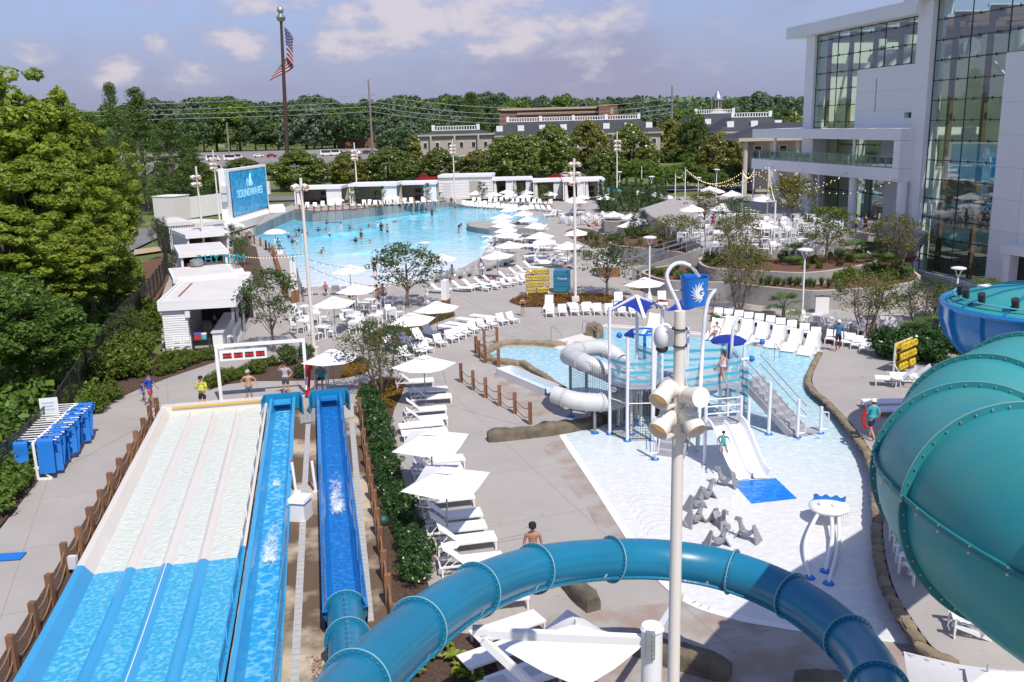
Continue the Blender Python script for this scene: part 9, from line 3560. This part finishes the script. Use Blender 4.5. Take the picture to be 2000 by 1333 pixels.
PP(G(1252,516),100,'walk',1.68,'t',WHT,WHT,(.02,.015,.01),None,'woman in white top and shorts walking by the round planter')
PP(G(1241,518),80,'walk',1.3,'t',(.02,.02,.03),(.03,.16,.3),(.02,.015,.01),None,'boy in dark shirt and blue shorts beside the woman in white')
PP(G(1246,568),170,'stand',1.66,'l',(.02,.08,.10,1),(.03,.02,.02,1),(.02,.012,.01),None,'woman in dark swimsuit seen from behind at the planter gravel')
PP(G(1266,569),90,'walk',1.7,'t',None,(.35,.03,.03),(.02,.015,.01),None,'bather in red shorts beside the square umbrella at the planter')
PP((*G(1104,533,.4).xy,.42),200,'sit',1.75,'t',None,NVY,(.05,.02,.015),None,'shirtless man sitting behind the blue bin',cut=.85)
for px,py,a,sk,tp,bt,lab in[(1672,458,120,'l',WHT,(.04,.05,.12),'woman in white top and jeans at the terrace stair'),(1689,458,30,'t',BLK,BLK,'woman in long black dress on the upper terrace'),
 (1707,455,-30,'b',BLK,(.3,.25,.2),'person in black polo on the upper terrace by the railing')]:
 PP(G(px,py,3.6),a,'stand',1.72,sk,tp,bt,(.05,.03,.02),None,lab)
for s,o_,sk,tp,lab in[(6.6,-1.2,'b',(.35,.4,.5),'man in pale shirt on the balcony'),(6.0,-1.0,'l',(.5,.2,.12),'woman in orange top leaning on the balcony'),(4.6,-1.6,'l',(.05,.12,.35),
 'man in blue shirt alone on the balcony')]:
 PP(fp(s,8.89,o_),-100,'hold',1.75,sk,tp,NVY,(.03,.02,.01),None,lab)
for px,py,a,tp,lab in[(1413,425,180,(.04,.02,.02),'long haired diner seen from behind under the terrace umbrella'),(1393,432,170,(.5,.02,.25),'diner in magenta shirt on the terrace')]:
 PP((*G(px,py,3.5).xy,3.45),a,'sit',1.7,'l',tp,NVY,(.16,.06,.03),None,lab,cut=.9)
PP((*G(1012,441,.5).xy,.4),200,'sit',1.75,'t',None,(.5,.12,.03),(.02,.015,.01),None,'tanned bather in orange trunks under the island umbrella',cut=.85)
PP(G(1089,426),20,'stand',1.2,'l',(.45,.1,.1),NVY,(.05,.03,.02),None,'child in red top at the loungers right of the shallow tip')
for i,(px,py)in enumerate([(1050,404),(1068,404),(1132,404),(1165,442),(1178,443),(1150,443)]):
 PP((*G(px,py,.4).xy,.42),20*i-40,'recline',1.65,['l','t'][i%2],[(.4,.05,.05),(.6,.25,.1),(.3,.05,.05)][i%3],BLK,(.04,.03,.02),None,['sunbather in red before the far bar','second sunbather before the far bar',
  'sunbather in dark red under the far bar umbrella','left sunbather by the low round planter','right sunbather by the low round planter','sunbather nearest the red mulch bed'][i],cut=.85)
PP(G(863,396,.9),20,'stand',1.72,'l',WHT,GRY,(.03,.02,.01),None,'person in white on the deck left of the tall white block')
PP(G(882,405,.3),20,'stand',1.7,'b',BLK,(.03,.35,.4),(.01,.01,.01),None,'person in black shirt and turquoise shorts entering the wave pool')
SW=[(666,439),(683,446),(720,441),(738,439),(697,470),(694,471),(723,474),(806,421),(771,432),(881,402),(577,452),(584,451),(592,455),(564,463),(579,461),(590,460),(601,458),(571,473),
 (581,476),(622,450),(637,448),(665,441),(685,448),(644,462),(632,489),(638,436),(628,493)]
for i,(px,py)in enumerate(SW):
 sk='ltbltd'[i%6]
 PP(G(px,py+2,0),(i*67)%360,'swim' if i%3 else 'stand',1.6+.15*(i%2),sk,[None,(.02,.05,.25),(.5,.05,.06),(.75,.75,.75),None,BLK][i%6],None,[(.012,.01,.01),(.05,.03,.02),(.16,.09,.04)][i%3],
  [None,None,None,WHT,None][i%5],'%s bather from the back right submerged to the chest in the wave pool'%ORD[i],cut=1.15,group='bathers deep in the wave pool')
for px,py,a,pose,sk,tp,bt,c_,lab in[(745,452,180,'stand','b',BLK,BLK,.55,'bather in black swimsuit standing waist deep left of the man in blue trunks'),(757,457,170,'stand','l',None,
 (.02,.05,.3),.45,'shirtless bather in blue trunks standing in the wave pool'),(706,468,0,'stand','t',BLK+(1,),BLK+(1,),.5,'woman in black swimsuit standing in the wave pool'),(844,
 425,0,'stand','b',(.02,.03,.09),NVY,.3,'man in dark swim shirt standing before the breaking wave'),(889,415,180,'stand','l',(.02,.2,.22,1),BLK+(1,),.1,'woman in teal swimsuit walking into the wave pool'),
 (896,456,60,'bend','t',BLK,GRY,.15,'person bending over in the shallow water left of the island')]:
 PP(G(px,py,0),a,pose,1.75,sk,tp,bt,(.02,.015,.01),None,lab,cut=c_)
dg=bpy.context.evaluated_depsgraph_get()
baked=[(o,bpy.data.meshes.new_from_object(o.evaluated_get(dg)))for o in PEND]
for o,me in baked:
 o.modifiers.clear()
 o.data=me
# ----
M_car=[mat('car_white',(.75,.75,.76),.3,coat=.5),mat('car_red',(.40,.012,.02),.3,coat=.5),mat('car_dark',(.02,.025,.035),.3,coat=.5),mat('car_silver',(.4,.41,.43),.3,coat=.5)]
M_tyre=mat('tyre',(.015,.015,.016),.8)
def mk_car(m,kind):
 def fn():
  t=thing('parked_car','','car')
  L,Wc,hb,hr={'car':(4.5,1.8,.95,1.48),'van':(5.6,2.0,1.2,2.5),'truck':(5.4,1.95,1.1,1.85)}[kind]
  pr={'car':[(-.5,.35),(-.49,.72),(-.42,.92),(-.30,.98),(.22,.98),(.46,.84),(.5,.6),(.5,.35)],'van':[(-.5,.4),(-.5,1.2),(.38,1.2),(.48,.95),(.5,.4)],'truck':[(-.5,.5),(-.5,1.05),(.3,
   1.1),(.48,.98),(.5,.5)]}[kind]
  cb_={'car':[(-.40,.95),(-.28,1.46),(.06,1.48),(.24,.97)],'van':[(-.499,1.18),(-.49,2.5),(.26,2.5),(.39,1.19)],'truck':[(-.08,1.05),(-.06,1.84),(.14,1.84),(.26,1.08)]}[kind]
  for nm,p,w_,mm in(('body',pr,Wc,m),('cabin',cb_,Wc*.9,m)):
   k=len(p)
   vs=[(x*L,s*w_/2*(1 if nm=='body' or i in(0,k-1)else .88),z)for s in(-1,1)for i,(x,z)in enumerate(p)]
   b=obj(nm,MB().add(vs,[tuple(range(k)),tuple(range(2*k-1,k-1,-1))]+[(i,k+i,k+(i+1)%k,(i+1)%k)for i in range(k)]),mm,t)
  z0,z1=cb_[0][1],cb_[1][1]
  for s in(-1,1):
   w_=Wc*.9/2
   obj('window',MB().quad(*[(x*L,s*(w_*(1-.12*(z-z0)/(z1-z0))+.012),z)for x,z in((cb_[0][0]*.8,z0+.08),(cb_[3][0]*.75,z0+.08),(cb_[2][0],z1-.1),(cb_[1][0]*.9,z1-.1))]),M_drk,t)
   for x in(-.31,.31):
    obj('wheel',MB().cyl((x*L,s*(Wc/2-.2),.33),(x*L,s*(Wc/2+.01),.33),.33,.33,12),M_tyre,t)
  a,b=cb_[3],cb_[2]
  obj('windscreen',MB().quad((a[0]*L+.012,-Wc*.4,a[1]+.05),(a[0]*L+.012,Wc*.4,a[1]+.05),(b[0]*L+.03,Wc*.36,b[1]-.05),(b[0]*L+.03,-Wc*.36,b[1]-.05)),M_drk,t)
  return t
 return Proto(fn)
CW,CR,CD,CS=mk_car(M_car[0],'car'),mk_car(M_car[1],'car'),mk_car(M_car[2],'car'),mk_car(M_car[3],'car')
VW,TR,TW=mk_car(M_car[0],'van'),mk_car(M_car[1],'truck'),mk_car(M_car[0],'truck')
for pr,px,y,a,lab in[(VW,638,392,20,'white van, left of the two beside the flagpole'),(VW,655,394,10,'white van, right of the two beside the flagpole'),(CR,530,392,0,'red car in the far car park left of the flagpole'),
 (VW,450,372,15,'white van parked left of the lamp mast'),(VW,462,376,15,'white van parked right of the lamp mast'),(VW,415,372,20,'white van showing by the short cypress'),(VW,330,
 375,20,'first white van glimpsed through the cypress'),(VW,348,375,20,'second white van glimpsed through the cypress'),(CW,676,395,80,'white car right of the vans beside the flagpole'),
 (CS,690,395,80,'silver car next to the white one in the car park'),(CW,703,398,80,'white car near the tall utility pole'),(CD,664,400,80,'dark car between van and white car'),(CD,716,
 400,80,'dark car left of the tall utility pole'),(CW,505,396,5,'white car left of the red car'),(CD,770,385,60,'dark car at the right end of the far car park'),(VW,420,300,5,'white van passing on the road above the screen')]:
 g=D(px,300,y)
 pr.put((g.x,g.y,hill(g.x,y)+.36),radians(a),lab,'vehicles in the far car park')
for pr,px,py,a,lab in[(TR,832,354,175,'red pickup truck behind the far cabanas'),(CD,798,356,170,'dark car left of the red pickup'),(CR,1085,352,160,'red car behind the far bar'),(CW,
 1103,348,165,'white hatchback between the red car and the dark jeep'),(CD,1140,342,150,'dark square car under the tall magnolia'),(CW,1150,352,120,'white car half hidden by the low bronzed magnolia'),
 (TW,1208,392,160,'white pickup by the turquoise banner'),(CW,1217,336,60,'white car facing the viewer by the flags pole'),(CD,1275,385,170,'dark car behind the narrow hedge trees'),
 (CS,1290,350,150,'silver car under the garden trees')]:
 pr.put(G(px,py),radians(a),lab,'vehicles behind the cabanas')
